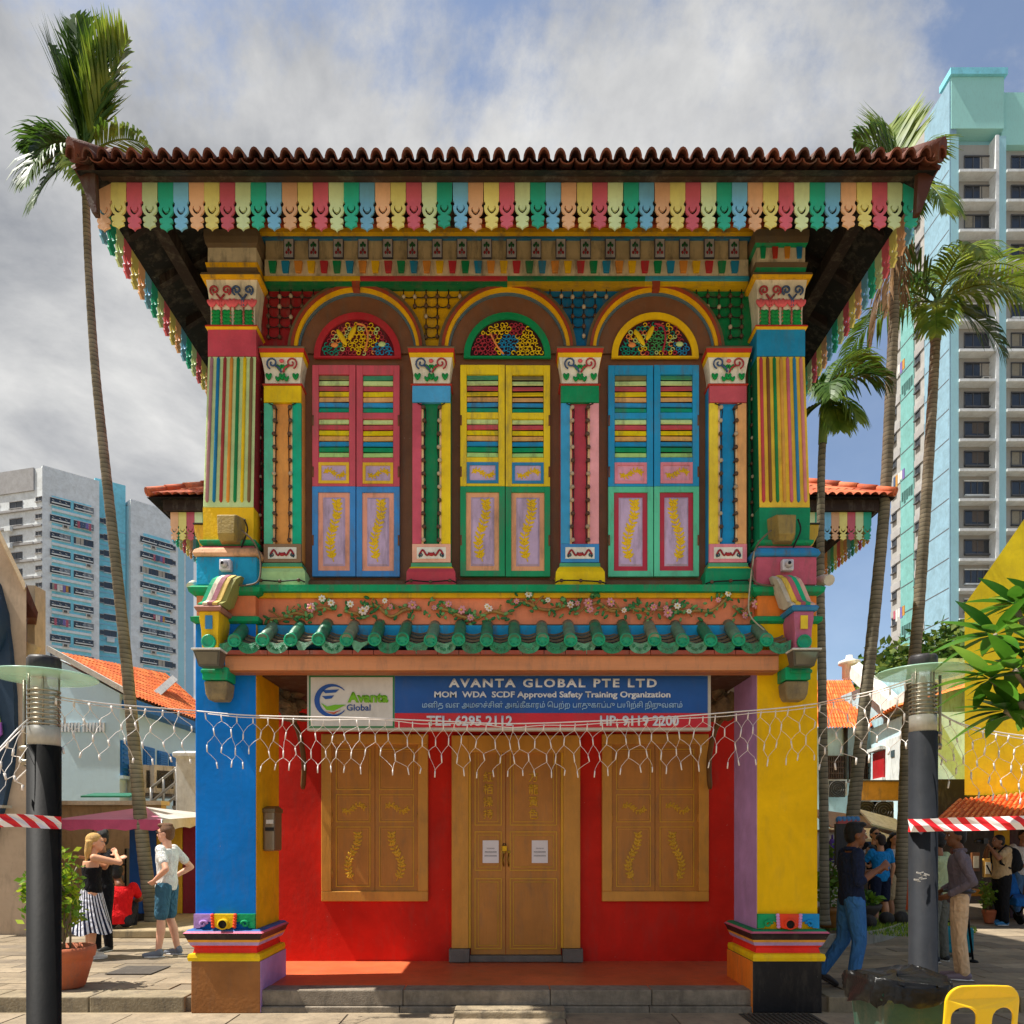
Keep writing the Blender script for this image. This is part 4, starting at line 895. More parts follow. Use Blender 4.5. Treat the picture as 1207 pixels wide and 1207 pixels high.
# ---- corner brackets either side of the canopy
for side in (-1, 1):
    P = (lambda p: p) if side < 0 else mx_
    def bx(mb, p0, p1, d0, d1, v0, v1, m): mb.box(X(P(p0), d0), X(P(p1), d0), d0, d1, Z(v0, d0), Z(v1, d0), m)
    q = MB(); bd = 6.86
    cp1, cp2, cp3 = (plaster('#dcb01c', dirt=.2), plaster('#3a7ca8'), plaster('#9c6a5c', dirt=.2)) if side < 0 else (plaster('#b0607c', dirt=.2), plaster('#e4c030'), plaster('#2c78a8', dirt=.2))
    x0, x1 = sorted((X(P(237), bd), X(P(257), bd)))
    q.mould([(Z(763, bd), -.005), (Z(742, bd), .0), (Z(730, bd), .012), (Z(721, bd), .012)], x0, x1, bd, 7.12, [cp1]*3); q.mould([(Z(720.8, bd), .035), (Z(717, bd), .05), (Z(714, bd), .03)], x0, x1, bd, 7.12, cp3)
    q.box(x0+.045, x1-.045, bd-.024, bd-.0125, Z(742, bd), Z(726, bd), cp2); brk = q.build('bracket', house, bevel=.004)
    q = MB(); q.lathe([(.062, .02), (.066, -.02), (.052, -.024), (.048, -.01), (.01, -.014)], ((x0+x1)/2, bd-.012, Z(757, bd)), disc_m, n=18, axis='y'); q.build('end_disc', brk)
    strips = ['#12966c', '#d6cdb8', '#9a6470', '#d2b468', '#8c8a4c'] if side < 0 else ['#c9a090', '#12a070', '#ad5868', '#d6b440', '#b8b0a0']
    zt, zb = Z(682, 7.08), Z(714, bd); prof = [(7.10, zt+.01), (7.02, zt), (6.95, zt-.05), (6.93, zt-.11), (6.90, zb+.05), (6.83, zb+.01), (6.83, zb-.01), (7.0, zb), (7.10, zb+.05)]
    for i, h in enumerate(strips):
        u0 = lerp(x0-.02, x1+.05, i/5) if side < 0 else lerp(x1+.02, x0-.05, i/5); u1 = lerp(x0-.02, x1+.05, (i+1)/5) if side < 0 else lerp(x1+.02, x0-.05, (i+1)/5)
        off = .018*math.cos((i-2)*.7); q = MB(); q.prismx([(y-off*(.0 if k > 5 else 1), z+off*.5) for k, (y, z) in enumerate(prof)], u0, u1, plaster(h, dirt=.25))
        sh_ = .11 if side < 0 else -.11
        for k_ in range(len(q.v)): v = q.v[k_]; q.v[k_] = (v[0] + sh_*max(0, min(1, (v[2]-zb)/(zt-zb)))**1.3, v[1], v[2])
        q.build('scroll', brk)
    q = MB(); bx(q, 238, 268, 6.9, 7.118, 801, 786, plaster('#109866', dirt=.3)); bx(q, 236, 262, 6.88, 7.118, 793, 788.5, plaster('#0f8a5c', dirt=.3)); q.build('corbel', brk, bevel=.01)
    q = MB(); st = paint('#8c7c5c', rough=.9, mott=.3, bump=.5, dirt=.5)
    xa, xb = sorted((X(P(240), 6.9), X(P(268), 6.95))); q.mould([(Z(826, 7.0), -.02), (Z(818, 6.95), .0), (Z(802, 6.9), .01)], xa, xb, 6.93, 7.118, st); q.build('corbel_stone', brk, bevel=.015)
    # rocky bracket and raking timber inside the verandah
    q = MB(); rm = paint('#7d6a50', rough=.95, mott=.4, bump=.7, scale=9, dirt=.4); xi = X(P(326), 7.9)
    for i in range(16): q.sphere((xi+rnd.uniform(-.02, .16)*(-side), 7.95+rnd.uniform(0, .4), Z(812, 7.9)+rnd.uniform(-.24, .10)), (rnd.uniform(.06, .11), rnd.uniform(.08, .14), rnd.uniform(.05, .1)), rm, 7, 5, rot=Euler((rnd.random()*3, rnd.random()*3, 0)).to_matrix(), smooth=False)
    q.build('rough_bracket', house, )
    q = MB(); q.tube(catmull([(X(P(333), 8.4), 8.4, Z(838, 8.4)), (X(P(350), 8.5), 8.5, Z(858, 8.5)), (X(P(358), 8.6), 8.6, Z(895, 8.6)), (X(P(357), 8.7), 8.7, Z(930, 8.7))], 5), [.03]*15+[.02], paint('#6d4a20', rough=.6), n=6); q.build('curved_brace', house)
# ================================================================ things fixed to the house
def steel(h='#9a9a96', r=.35): return paint(h, rough=r, metal=.7, mott=.08, dirt=.1)
for side, nm in ((-1, 'left'), (1, 'right')):
    P = (lambda p: p) if side < 0 else mx_
    d = 6.72; t_ = thing('floodlight', W(P(246), 784, 6.8), 'grey floodlight in a tilted frame above the %s pillar' % ('blue' if side < 0 else 'yellow'), 'floodlight', 'floodlights at the canopy corners')
    q = MB(); z0, z1 = Z(785, d), Z(768, d); x0, x1 = sorted((X(P(230), d), X(P(262), d))); ins = .03
    q.add([(x0+ins, d, z0), (x1-ins, d, z0), (x1, d-.05, z1), (x0, d-.05, z1), (x0+ins, d+.1, z0), (x1-ins, d+.1, z0), (x1, d+.1, z1), (x0, d+.1, z1)], [(0,1,2,3),(1,5,6,2),(5,4,7,6),(4,0,3,7),(4,5,1,0),(3,2,6,7)], paint('#55524a', rough=.4, dirt=.2)); q.box(x0-.01, x1+.01, d-.07, d+.1, z1+.001, z1+.018, paint('#d8d6d0', dirt=.1)); q.build('housing', t_, bevel=.004)
    q = MB(); q.add([(x0+ins+.012, d-.012, z0+.014), (x1-ins-.012, d-.012, z0+.014), (x1-.022, d-.052, z1-.014), (x0+.022, d-.052, z1-.014)], [(0,1,2,3)], paint('#5a5444', rough=.12, mott=.3, dirt=.05, bump=0, spec=.8)); q.build('lens', t_)
    q = MB(); q.box((x0+x1)/2-.03, (x0+x1)/2+.03, d+.1, 7.1, (z0+z1)/2-.01, (z0+z1)/2+.01, steel()); q.build('arm', t_)
    # domed security camera
    t_ = thing('security_camera', W(P(267.5), 671, 7.1), 'small white security camera on the %s pedestal' % ('blue left' if side < 0 else 'rose right'), 'camera', 'security cameras on the corner columns')
    q = MB(); d = 7.11; x, z = X(P(267), d), Z(667.5, d); q.box(x-.055, x+.055, d-.05, d+.02, z-.055, z+.055, paint('#cfccd4', mott=.05, dirt=.12)); q.build('housing', t_, bevel=.012)
    q = MB(); q.lathe([(.036, 0), (.036, -.03), (.026, -.045), (.012, -.05)], (x, d-.05, z), paint('#bdb9be', rough=.3, dirt=.1), n=14, axis='y'); q.lathe([(.018, 0), (.012, -.008)], (x-.005, d-.097, z), paint('#141014', rough=.1, dirt=0), n=12, axis='y'); q.build('lens', t_)
    # old lamp boxes
    for outer in (0, 1):
        lm = paint('#9a8448', rough=.6, mott=.25, dirt=.45, bump=.25)
        if not outer:
            t_ = thing('wall_lamp', W(P(266), 636, 7.05), 'tan wall lamp with a faceted shade on the %s fluted column' % nm, 'lamp', 'box lamps on the columns'); d = 7.02
            x, z0, z1 = X(P(266), d), Z(635, d), Z(604, d); w = .14
            q = MB(); vs = []; 
            for (zz_, ww, dep) in ((z0, .095, .10), (z0+.05, .125, .15), (z1-.02, .14, .14), (z1, .14, .10)): vs += [(x-ww, d+.15, zz_), (x-ww*.62, d+.15-dep, zz_), (x+ww*.62, d+.15-dep, zz_), (x+ww, d+.15, zz_)]
            fs = [(4*i+j, 4*i+j+1, 4*i+j+5, 4*i+j+4) for i in range(3) for j in range(3)] + [(3, 2, 1, 0), (12, 13, 14, 15)]
            q.add(vs, fs, lm); q.build('shade', t_, bevel=.006); q = MB(); q.tube(catmull([(x+side*.0+.14, d+.1, z1-.02), (x+.17, d+.11, z1-.12), (x+.12, d+.12, z0), (x+.1, d+.13, z0-.05)], 5), .008, wirem, n=5); q.build('cable', t_)
        else:
            t_ = thing('wall_lamp', W(P(236), 640, 7.5), 'mustard wall lamp on the outer side of the %s column' % nm, 'lamp', 'box lamps on the outer column sides'); q = MB(); xo = X(P(240), 7.3); d = 7.35
            z0, z1 = Z(642, d), Z(618, d); q.prism([(xo, z0-.05), (xo, z1), (xo+side*.12, z1), (xo+side*.11, z0+.10), (xo+side*.06, z0)], d, d+.26, paint('#c8a22c', rough=.5, dirt=.3)); q.build('shade', t_, bevel=.01); q = MB(); q.box(xo, xo+side*.125, d-.01, d+.27, z1+.001, z1+.012, paint('#2f2b22')); q.build('lid', t_)
# loose black cable looped over the pedestals
for side in (-1, 1):
    P = (lambda p: p) if side < 0 else mx_
    q = MB(); pts = [W(P(p), v, d) for p, v, d in ((285, 625, 7.05), (300, 640, 7.05), (307, 660, 7.05), (305, 684, 7.03), (290, 690, 7.03), (276, 688, 7.03), (268, 678, 7.05))]
    q.tube(catmull(pts, 5), .009, paint('#6a5a48', rough=.6, dirt=.2), n=5); 
    if side > 0: q.tube(catmull([W(p, v, d) for p, v, d in ((889, 650, 7.05), (883, 700, 7.03), (884, 725, 7.0), (900, 742, 6.98), (906, 748, 6.95))], 5), .008, paint('#b0a890'), n=5)
    q.build('cable', org=pts[0], label='weathered cable hanging from the %s column lamp over its pedestal' % ('left' if side < 0 else 'right'), cat='cable')
q = MB(); q.tube([W(968, 682, 7.3)+Vector((-.06, .1, 0)), W(968, 682, 7.3)+Vector((.02, 0, -.01)), W(971, 684, 7.25)+Vector((.03, -.06, -.02))], [.03, .05, .055], paint('#cfc6b4', dirt=.2), n=10); q.build('spotlight', org=W(968, 682, 7.3), label='small white spotlight on the right corner ledge', cat='spotlight')
q = MB(); q.tube([W(228, 688, 7.3)+Vector((.06, .1, 0)), W(228, 688, 7.3), W(226, 690, 7.25)+Vector((0, -.03, -.02))], [.02, .035, .04], paint('#cfc6b4', dirt=.2), n=10); q.build('spotlight', org=W(228, 688, 7.3), label='small white spotlight on the left corner ledge', cat='spotlight')
# mailbox on the inner side of the blue pillar
ix = X(302, DP); t_ = thing('mailbox', (ix+.06, 7.42, Z(1003, 7.42)), 'small steel mailbox on the inner side of the blue pillar', 'mailbox')
q = MB(); z0, z1 = Z(1003, 7.42), Z(956, 7.42); q.box(ix+.002, ix+.12, 7.30, 7.55, z0, z1, steel('#8a7c68', .4)); q.build('box', t_, bevel=.02)
q = MB(); q.prismx([(7.29, z1-.02), (7.29, z1+.02), (7.42, z1+.05), (7.56, z1+.02), (7.56, z1-.02)], ix+.002, ix+.125, steel('#75664f', .4)); q.build('lid', t_, bevel=.005)
q = MB(); q.box(ix+.04, ix+.11, 7.288, 7.2995, z1-.13, z1-.09, paint('#d4d0c8')); q.build('name_card', t_); q = MB(); q.box(ix+.03, ix+.115, 7.285, 7.2994, z1-.20, z1-.165, paint('#1d1a18')); q.build('slot', t_)
# ================================================================ shop sign
DSG = 7.16; xs = lambda p: X(p, DSG); zs_ = lambda p: Z(p, DSG)
sg = thing('sign_board', ((xs(600)), DSG, zs_(861)), 'long blue and red company sign board hanging under the green canopy', 'sign')
fl = dict(mott=.04, bump=.02, dirt=.06)
q = MB(); q.box(xs(362), xs(838), DSG, DSG+.08, zs_(861), zs_(794), paint('#b8b2a6', **fl)); q.build('frame', sg, bevel=.004)
q = MB(); q.box(xs(465.5), xs(834), DSG-.006, DSG-.0005, zs_(840.5), zs_(797), paint('#0c4c94', rough=.35, **fl)); q.build('blue_field', sg)
q = MB(); q.box(xs(465.5), xs(834), DSG-.0062, DSG-.0005, zs_(857.5), zs_(840.7), paint('#c21a26', rough=.35, **fl)); q.build('red_strip', sg)
q = MB(); q.box(xs(364.5), xs(465), DSG-.006, DSG-.0005, zs_(858), zs_(796.5), paint('#2f7a4c', **fl)); q.build('green_border', sg)
q = MB(); q.box(xs(366.5), xs(463), DSG-.010, DSG-.0062, zs_(856), zs_(798.5), paint('#c9c4bc', **fl)); q.build('logo_panel', sg)
lw = paint('#d2d6de', **fl); ltb = paint('#9cc0e0', **fl); lgreen = paint('#6fae1c', **fl); lblue = paint('#1a4a94', **fl); yS = DSG-.010; yL = DSG-.014
text('AVANTA GLOBAL PTE LTD', lw, xs(529), xs(774), zs_(810.5), zs_(800), yS, sg, bold=.035, space=1.25, word=1.1)
text('MOM  WDA  SCDF Approved Safety Training Organization', lw, xs(512), xs(790), zs_(824.5), zs_(815), yS, sg, bold=.03)
text('மனித வள அமைச்சின் அங்கீகாரம் ெபற்ற பாதுகாப்பு பயிற்சி நிறுவனம்', ltb, xs(498), xs(804), zs_(837), zs_(826.5), yS, sg, bold=.006)
text('TEL: 6295 2112', lw, xs(503), xs(604), zs_(856), zs_(843.5), yS, sg, bold=.03); text('HP: 9119 2200', lw, xs(707), xs(800), zs_(856), zs_(843.5), yS, sg, bold=.03)
text('Avanta', lgreen, xs(410), xs(458), zs_(828.5), zs_(816), yL, sg, bold=.05); text('Global', lblue, xs(409), xs(437), zs_(838), zs_(830.5), yL, sg, bold=.01)
def disc_pts(cx, cy, rx, ry, a0, a1, n=24): return [(xs(cx+rx*math.cos(lerp(a0, a1, i/n))), zs_(cy-ry*math.sin(lerp(a0, a1, i/n)))) for i in range(n+1)]
q = MB(); o1 = disc_pts(391, 826, 20, 19.5, R(40), R(318)); i1 = disc_pts(394, 826, 17, 16.5, R(318), R(45)); q.prism(o1+i1, yL-.003, yL+.003, lblue)
for cy, l_ in ((815, 20), (822, 14)): q.prism([(xs(380), zs_(cy-1)), (xs(380+l_), zs_(cy-2)), (xs(380+l_*.8), zs_(cy+1.5)), (xs(384), zs_(cy+2.5))], yL-.003, yL+.003, lblue)
q.build('logo_crescent', sg)
q = MB(); q.prism([(xs(379), zs_(829)), (xs(386), zs_(833)), (xs(395), zs_(831)), (xs(408), zs_(831)), (xs(402), zs_(834)), (xs(394), zs_(838)), (xs(385), zs_(837))], yL-.003, yL+.003, lgreen); q.prism([(xs(384), zs_(839)), (xs(394), zs_(840)), (xs(402), zs_(837)), (xs(394), zs_(842))], yL-.003, yL+.003, paint('#c05030')); q.build('logo_leaf', sg)
# ================================================================ net lights
wlm = paint('#e6ded6', rough=.4, mott=.05, dirt=0, bump=0)
def netlights(name, path, dep, rows, pitch, rowh, label, seed, ragged=.25, r=.0020, x0=None, x1=None):
    """path: list of (px, py) of the carrier cable; depth dep or list per point"""
    rr = random.Random(seed); ds = dep if isinstance(dep, list) else [dep]*len(path)
    def at(px):
        for i in range(len(path)-1):
            if path[i][0] <= px <= path[i+1][0]:
                t = (px-path[i][0])/(path[i+1][0]-path[i][0]); return lerp(path[i][1], path[i+1][1], t), lerp(ds[i], ds[i+1], t)
        return (path[0][1], ds[0]) if px < path[0][0] else (path[-1][1], ds[-1])
    root = thing(name, W(path[0][0], path[0][1], ds[0]), label, 'net lights', 'net lights strung across the front')
    cab = MB(); cab.tube(catmull([W(p[0], p[1], d) for p, d in zip(path, ds)], 5), .006, wlm, n=5)
    a, b = (x0 or path[0][0]), (x1 or path[-1][0]); n = int((b-a)/pitch)
    # second, slack carrier
    cab.tube(catmull([W(a+(b-a)*i/(n//2), at(a+(b-a)*i/(n//2))[0]+1.5+rr.uniform(0, 3.2), at(a)[1] if 0 else at(a+(b-a)*i/(n//2))[1]-.02) for i in range(n//2+1)], 3), .004, wlm, n=4); cab.build('cable', root)
    net = MB(); nodes = {}
    for k in range(rows+1):
        for i in range(n+1):
            px = a + pitch*(i + (.5 if k % 2 else 0)) + rr.uniform(-3.8, 3.8)
            if px > b+4: continue
            y, d = at(px); y = y + 2 + k*rowh + rr.uniform(-2.6, 2.6)*(k > 0)
            nodes[(i, k)] = W(px, y, d + rr.uniform(-.05, .05))
    S_ = (ds[0]/F); hit = set()
    for (i, k), p in nodes.items():
        if k == rows and (i, k) not in hit: continue
        lb = 8.0*S_*rr.uniform(.8, 1.1); e_ = p + Vector((rr.uniform(-.012, .012), 0, -lb)); net.tube([p, e_], r*2.9, wlm, n=6)
        for j in ((i-1, i) if k % 2 == 0 else (i, i+1)):
            if (j, k+1) in nodes:
                if k == rows-1 and rr.random() < ragged: continue
                hit.add((j, k+1)); t = nodes[(j, k+1)]; m1 = e_.lerp(t, .35) + Vector(((t.x-e_.x)*.10, rr.uniform(-.02, .02), 0)); m2 = e_.lerp(t, .78) + Vector(((t.x-e_.x)*.13, 0, 0))
                net.tube([e_, m1, m2, t], r, wlm, n=4, caps=False)
    net.build('light_net', root, kind=None); return root
netlights('net_lights', [(232, 838), (300, 843.5), (420, 846), (520, 850), (600, 853), (700, 850), (790, 845), (880, 838), (925, 834), (966, 829)], 6.72, 3, 17.2, 18.5, 'white net of unlit bulbs hanging across the front of the shophouse', 3, x0=245, x1=962)
def skew(mb, y0, k):
    mb.v = [(v[0]+max(0, v[1]-y0)*k, v[1], v[2]) for v in mb.v]
# ================================================================ far apartment blocks
glassd = paint('#2a2f36', rough=.2, mott=.3, bump=0, dirt=0, scale=.6, spec=.7); hwhite = paint('#dfe3e3', rough=.8, mott=.06, dirt=.06, scale=.2); hgrey = paint('#a3a1a0', rough=.85, mott=.06, dirt=.06, scale=.2)
hblue = paint('#86d4e6', rough=.8, mott=.06, dirt=.06, scale=.2); hblue2 = paint('#a2d2dc', rough=.8, mott=.05, dirt=.05, scale=.2); hdark = paint('#58595c', rough=.8, dirt=0); hpale = paint('#9cc6dc', rough=.8, mott=.05, dirt=.05, scale=.2); hmint = paint('#a3dcd4', rough=.8, mott=.05, dirt=.05, scale=.2)
def window_mesh(w, h, rack=False, frame=hwhite, bars=2, cur=None, ac=False):
    q = MB(); q.box(-w/2, w/2, -.02, .1, -h/2, h/2, glassd)
    if cur: q.box(lerp(-w/2, w/2, cur[0]), lerp(-w/2, w/2, cur[1]), -.03, -.0201, -h/2+h*cur[2], h/2, paint(cur[3], rough=.8, dirt=0))
    if ac: q.box(w*.1, w*.42, -.5, -.061, -h/2-.75, -h/2-.2, paint('#c9c5bc', rough=.6)); q.box(w*.14, w*.32, -.52, -.501, -h/2-.68, -h/2-.28, paint('#57544e'))
    for k in range(bars+1): x = -w/2 + w*k/bars; q.box(x-.04, x+.04, -.06, -.0205, -h/2, h/2, hdark)
    q.box(-w/2-.05, w/2+.05, -.25, -.0206, -h/2-.12, -h/2-.001, frame)
    q.box(-w/2-.05, w/2+.05, -.12, -.0206, h/2+.001, h/2+.1, frame)
    if rack:
        for x in (-w*.3, w*.05, w*.35): q.tube([(x, -.05, h*.1), (x-.4, -.9, -h*.05)], .05, hwhite, n=4)
        q.box(-w*.45, w*.45, -.5, -.35, -h*.32, -h*.18, hwhite)
    return q.mesh('window')
class Face:
    def __init__(s, A, B):
        s.A = Vector((X(A[0], A[1]), A[1], 0)); s.B = Vector((X(B[0], B[1]), B[1], 0)); s.pa, s.pb = A[0], B[0]
        s.u = (s.B-s.A).normalized(); s.n = Vector((s.u.y, -s.u.x, 0)); s.ang = math.atan2(s.u.y, s.u.x); s.len = (s.B-s.A).length
    def at_px(s, px):      # distance along the face seen at image column px
        k = (px-CX)/F; return (k*s.A.y - s.A.x)/(s.u.x - k*s.u.y)
    def slab(s, mb, t0, t1, z0, z1, out0, out1, m):
        c = [s.A + s.u*t + s.n*o for t, o in ((t0, out1), (t1, out1), (t1, out0), (t0, out0))]
        v = [(p.x, p.y, z) for z in (z0, z1) for p in c]
        mb.add(v, [(0,1,5,4),(1,2,6,5),(2,3,7,6),(3,0,4,7),(3,2,1,0),(4,5,6,7)], m)
    def put(s, me, parent, t, z, out=0, name='window'):
        p = s.A + s.u*t + s.n*out; return inst(name, me, parent, (p.x, p.y, z), rot=(0, 0, s.ang))
laundry = [paint(h, dirt=0) for h in ('#b05a6a', '#7a6aa8', '#d8d4cc', '#4a5a78', '#c08a3c')]
def laundry_mesh(i):
    q = MB(); r = random.Random(i)
    for k in range(5): q.box(-1+k*.42, -1+k*.42+.36, -.8, -.74, -.9+r.uniform(0, .4), .3, laundry[r.randrange(5)])
    return q.mesh('laundry')
lme = [laundry_mesh(i) for i in range(3)]; FH = 2.84
# left slab block
ab = thing('apartment_block', (X(60, 130), 130, 0), 'pale grey and turquoise slab block on the far left', 'building', 'far apartment blocks'); f0 = Face((-60, 127), (41, 122.5)); f1 = Face((50, 122), (117, 127.5)); fz_ = Face((41, 122.5), (50, 122)); D0 = 122
q = MB(); zt = Z(551, D0)
f0.slab(q, 0, f0.len, 0, zt-.1, -8, 0, hwhite); f0.slab(q, 0, f0.len, zt-3.6, zt+.15, -8.1, .25, hgrey)
fz_.slab(q, 0, fz_.len, 0, zt, -6, 0.02, hwhite); f1.slab(q, 0, f1.len, 0, zt+.4, -12, 0, hwhite); q.build('wall', ab)
t0, t1 = f1.at_px(61), f1.at_px(107.5); q = MB(); f1.slab(q, t0, t1, 0, Z(580, D0)-.2, -.0, .08, hblue); q.build('blue_bay', ab)
wbs = [window_mesh(2.9, 1.15, True), window_mesh(2.9, 1.15, True, hwhite, 3, (.5, 1, 0, '#8a8f94')), window_mesh(2.9, 1.15, False, hwhite, 3, (.1, .5, 0, '#b0a898')), window_mesh(2.9, 1.15, True, hwhite, 4, None, True)]; wg = window_mesh(2.6, 1.1, False, hgrey); wsm = window_mesh(.55, .7, False, hgrey, 1)
for i in range(14):
    z = Z(588, D0) - i*FH
    q = MB(); f1.slab(q, t0, t1, z-1.62, z-1.2, .081, .35, hwhite); q.build('ledge', ab)
    for px in (71, 98.5): f1.put(rnd.choice(wbs), ab, f1.at_px(px), z, .08)
    q = MB(); f0.slab(q, 0, f0.len, z-1.65, z-1.3, .001, .4, hgrey); q.build('ledge', ab); q = MB(); fz_.slab(q, 0, fz_.len, z-1.65, z-1.35, .03, .3, hgrey); q.build('ledge', ab)
    for px in (19, -8): f0.put(wg, ab, f0.at_px(px), z-.4, .0)
    for px in (44, 48): fz_.put(wsm, ab, fz_.at_px(px), z, .02)
    if i in (1, 5, 7): f1.put(lme[i % 3], ab, f1.at_px(71 if i != 1 else 98), z, .1, 'laundry')
    if i in (1, 2): q = MB(); q.box(-.6, .6, -.5, 0, -.4, .4, hwhite); f0.put(q.mesh('air_conditioner'), ab, f0.at_px(14), z-1.7, .42, 'air_conditioner')
# second block behind the palm
ab2 = thing('apartment_block', (X(160, 138), 138, 0), 'turquoise and white block right of the slab, behind the palm trunk', 'building', 'far apartment blocks')
g1 = Face((112, 131), (148, 134)); g2 = Face((146, 134.5), (154, 134)); g3 = Face((154, 133.5), (228, 142)); q = MB(); z1 = Z(563, 131)
g1.slab(q, 0, g1.len, 0, z1, -9, 0, hblue); q.build('tower_wall', ab2); q = MB(); z3 = Z(588, 133.5); g3.slab(q, 0, g3.len, 0, z3, -9, 0, hwhite); g2.slab(q, 0, g2.len, 0, z3-1, -5, .02, hblue2); q.build('wall', ab2)
ta, tb = g3.at_px(169), g3.at_px(200); q = MB(); g3.slab(q, ta, tb, 0, Z(628, 135), 0, .08, hblue); g3.slab(q, g3.at_px(210), g3.at_px(217), 0, z3-2, 0, .05, hblue2); g3.slab(q, g3.at_px(219), g3.len, 0, z3-2, 0, .05, hpale); q.build('blue_bay', ab2)
wc = window_mesh(2.0, 1.1, False, hwhite)
for i in range(13):
    z = Z(636, 135) - i*2.76; q = MB(); g3.slab(q, ta, tb, z-1.5, z-1.2, .081, .35, hwhite); q.build('ledge', ab2)
    for px in (175, 194): g3.put(rnd.choice(wbs), ab2, g3.at_px(px), z, .08)
    g3.put(wsm, ab2, g3.at_px(205), z, 0)
    zz_ = Z(612, 131) - i*FH; g1.put(wc, ab2, g1.at_px(130), zz_, 0); g1.put(wsm, ab2, g1.at_px(120), zz_, 0); q = MB(); g1.slab(q, 0, g1.len, zz_-1.4, zz_-1.25, .0, .12, hpale); q.build('ledge', ab2)
    if i % 4 == 1: g3.put(lme[i % 3], ab2, g3.at_px(185), z, .1, 'laundry')
    if i > 5 and i % 2: q = MB(); q.box(-.6, .6, -.5, 0, -.4, .4, hwhite); g1.put(q.mesh('air_conditioner'), ab2, g1.at_px(130), zz_-1.2, .1, 'air_conditioner')
# right tower
tw_ = thing('apartment_tower', (X(1150, 70), 70, 0), 'tall mint and grey apartment tower rising behind the palms on the right', 'building', 'far apartment blocks')
TD = 67.0; tx = X(1121, TD); zt = Z(95, TD); q = MB()
q.box(tx, tx+26, TD+1.2, TD+10.3, 0, zt, hblue2); q.build('wall', tw_)
q = MB(); X_ = lambda p: X(p, TD)
for a, b in ((1121, 1130), (1177, 1186), (1232, 1241)): q.box(X_(a)+(.002 if a == 1121 else 0), X_(b), TD, TD+1.19, 0, Z(160, TD), hblue2); q.build('pier', tw_); q = MB()
q = MB(); q.box(X_(1121)+.002, X_(1183), TD-.05, TD+1.19, Z(152, TD), zt+.3, hmint); q.box(X_(1183)+.01, X_(1300), TD+.3, TD+1.19, Z(167, TD), Z(105, TD), hmint); q.box(X_(1121)-.2, X_(1183)+.2, TD-.3, TD+1.5, zt+.31, zt+.9, hblue); q.build('parapet', tw_)
for a, b in ((1130, 1177), (1186, 1232), (1241, 1290)):
    q = MB(); q.box(X_(a)+.001, X_(b)-.001, TD+.9, TD+1.18, 0, Z(160, TD), paint('#a6a39d', rough=.85, mott=.05, dirt=.05, scale=.2)); q.box(X_(b)-.3, X_(b)-.002, TD-.1, TD+.899, 0, Z(160, TD), hwhite); q.build('bay_wall', tw_)
wts = [window_mesh(2.35, 1.25, False, hdark, 3), window_mesh(2.35, 1.25, False, hdark, 3, (0, .4, 0, '#8d8778')), window_mesh(2.35, 1.25, False, hdark, 3, (.0, 1, .5, '#75787c')), window_mesh(2.35, 1.25, False, hdark, 3, (.6, 1, 0, '#a09a90'), True), window_mesh(2.35, 1.25, False, hwhite, 4), window_mesh(2.35, 1.25, False, hdark, 2, (.3, .75, .2, '#5c5550'))]; PH = 2.71
for i in range(20):
    z = Z(183, TD) - i*PH
    for a, b in ((1130, 1177), (1186, 1232), (1241, 1290)):
        o = inst('window', rnd.choice(wts), tw_, (X_(a+29), TD+.88, z)); q = MB(); q.box(X_(a)+.01, X_(b)-.31, TD-.15, TD+.88, z-1.6, z-1.36, hwhite); q.build('ledge', tw_)
# side face of the tower (looks left, runs away from us)
sidew = paint('#a8a6a2', rough=.85, mott=.06, dirt=.1, scale=.2); sidem = paint('#74aca8', rough=.85, mott=.06, dirt=.1, scale=.2); sidep = paint('#86a9bb', rough=.85, mott=.06, dirt=.1, scale=.2)  # darker copies of white, mint and pale blue: shade put into the sunward face
sf_ = Face((1050.5, 77.3), (1121, TD)); q = MB(); sd_ = lambda d: (77.3-d)*sf_.len/(77.3-TD)
for d0, d1, m, o in ((77.3, 75.3, sidew, 0), (75.3, 72.9, sidem, .1), (72.9, 71.0, sidew, 0), (71.0, TD, sidep, .12)):
    sf_.slab(q, sd_(d0)+.01, sd_(d1)-.01, 0, zt, -.5, .01+o, m); q.build('side_panel', tw_); q = MB()
wn = window_mesh(.75, .7, False, hdark, 1)
for i in range(22):
    z = Z(200, TD) - i*PH
    q = MB(); sf_.slab(q, sd_(71.0)+.1, sd_(TD)-.1, z, z+.10, .131, .14, hdark); q.build('joint', tw_); q = MB(); sf_.slab(q, sd_(75.2), sd_(73), z, z+.09, .111, .13, hdark); q.build('joint', tw_)
    q = MB(); sf_.slab(q, sd_(77.2), sd_(75.4), z+.2, z+.9, .011, .12, hgrey); q.build('ledge', tw_); q = MB(); sf_.slab(q, sd_(72.8), sd_(71.1), z+.2, z+.9, .011, .12, hgrey); q.build('ledge', tw_)
    sf_.put(wn, tw_, sd_(76.6), z-.3, .02); sf_.put(wn, tw_, sd_(72.3), z-.3, .02)
    if i in (5, 9, 14): sf_.put(lme[i % 3], tw_, sd_(74), z, .2, 'laundry')
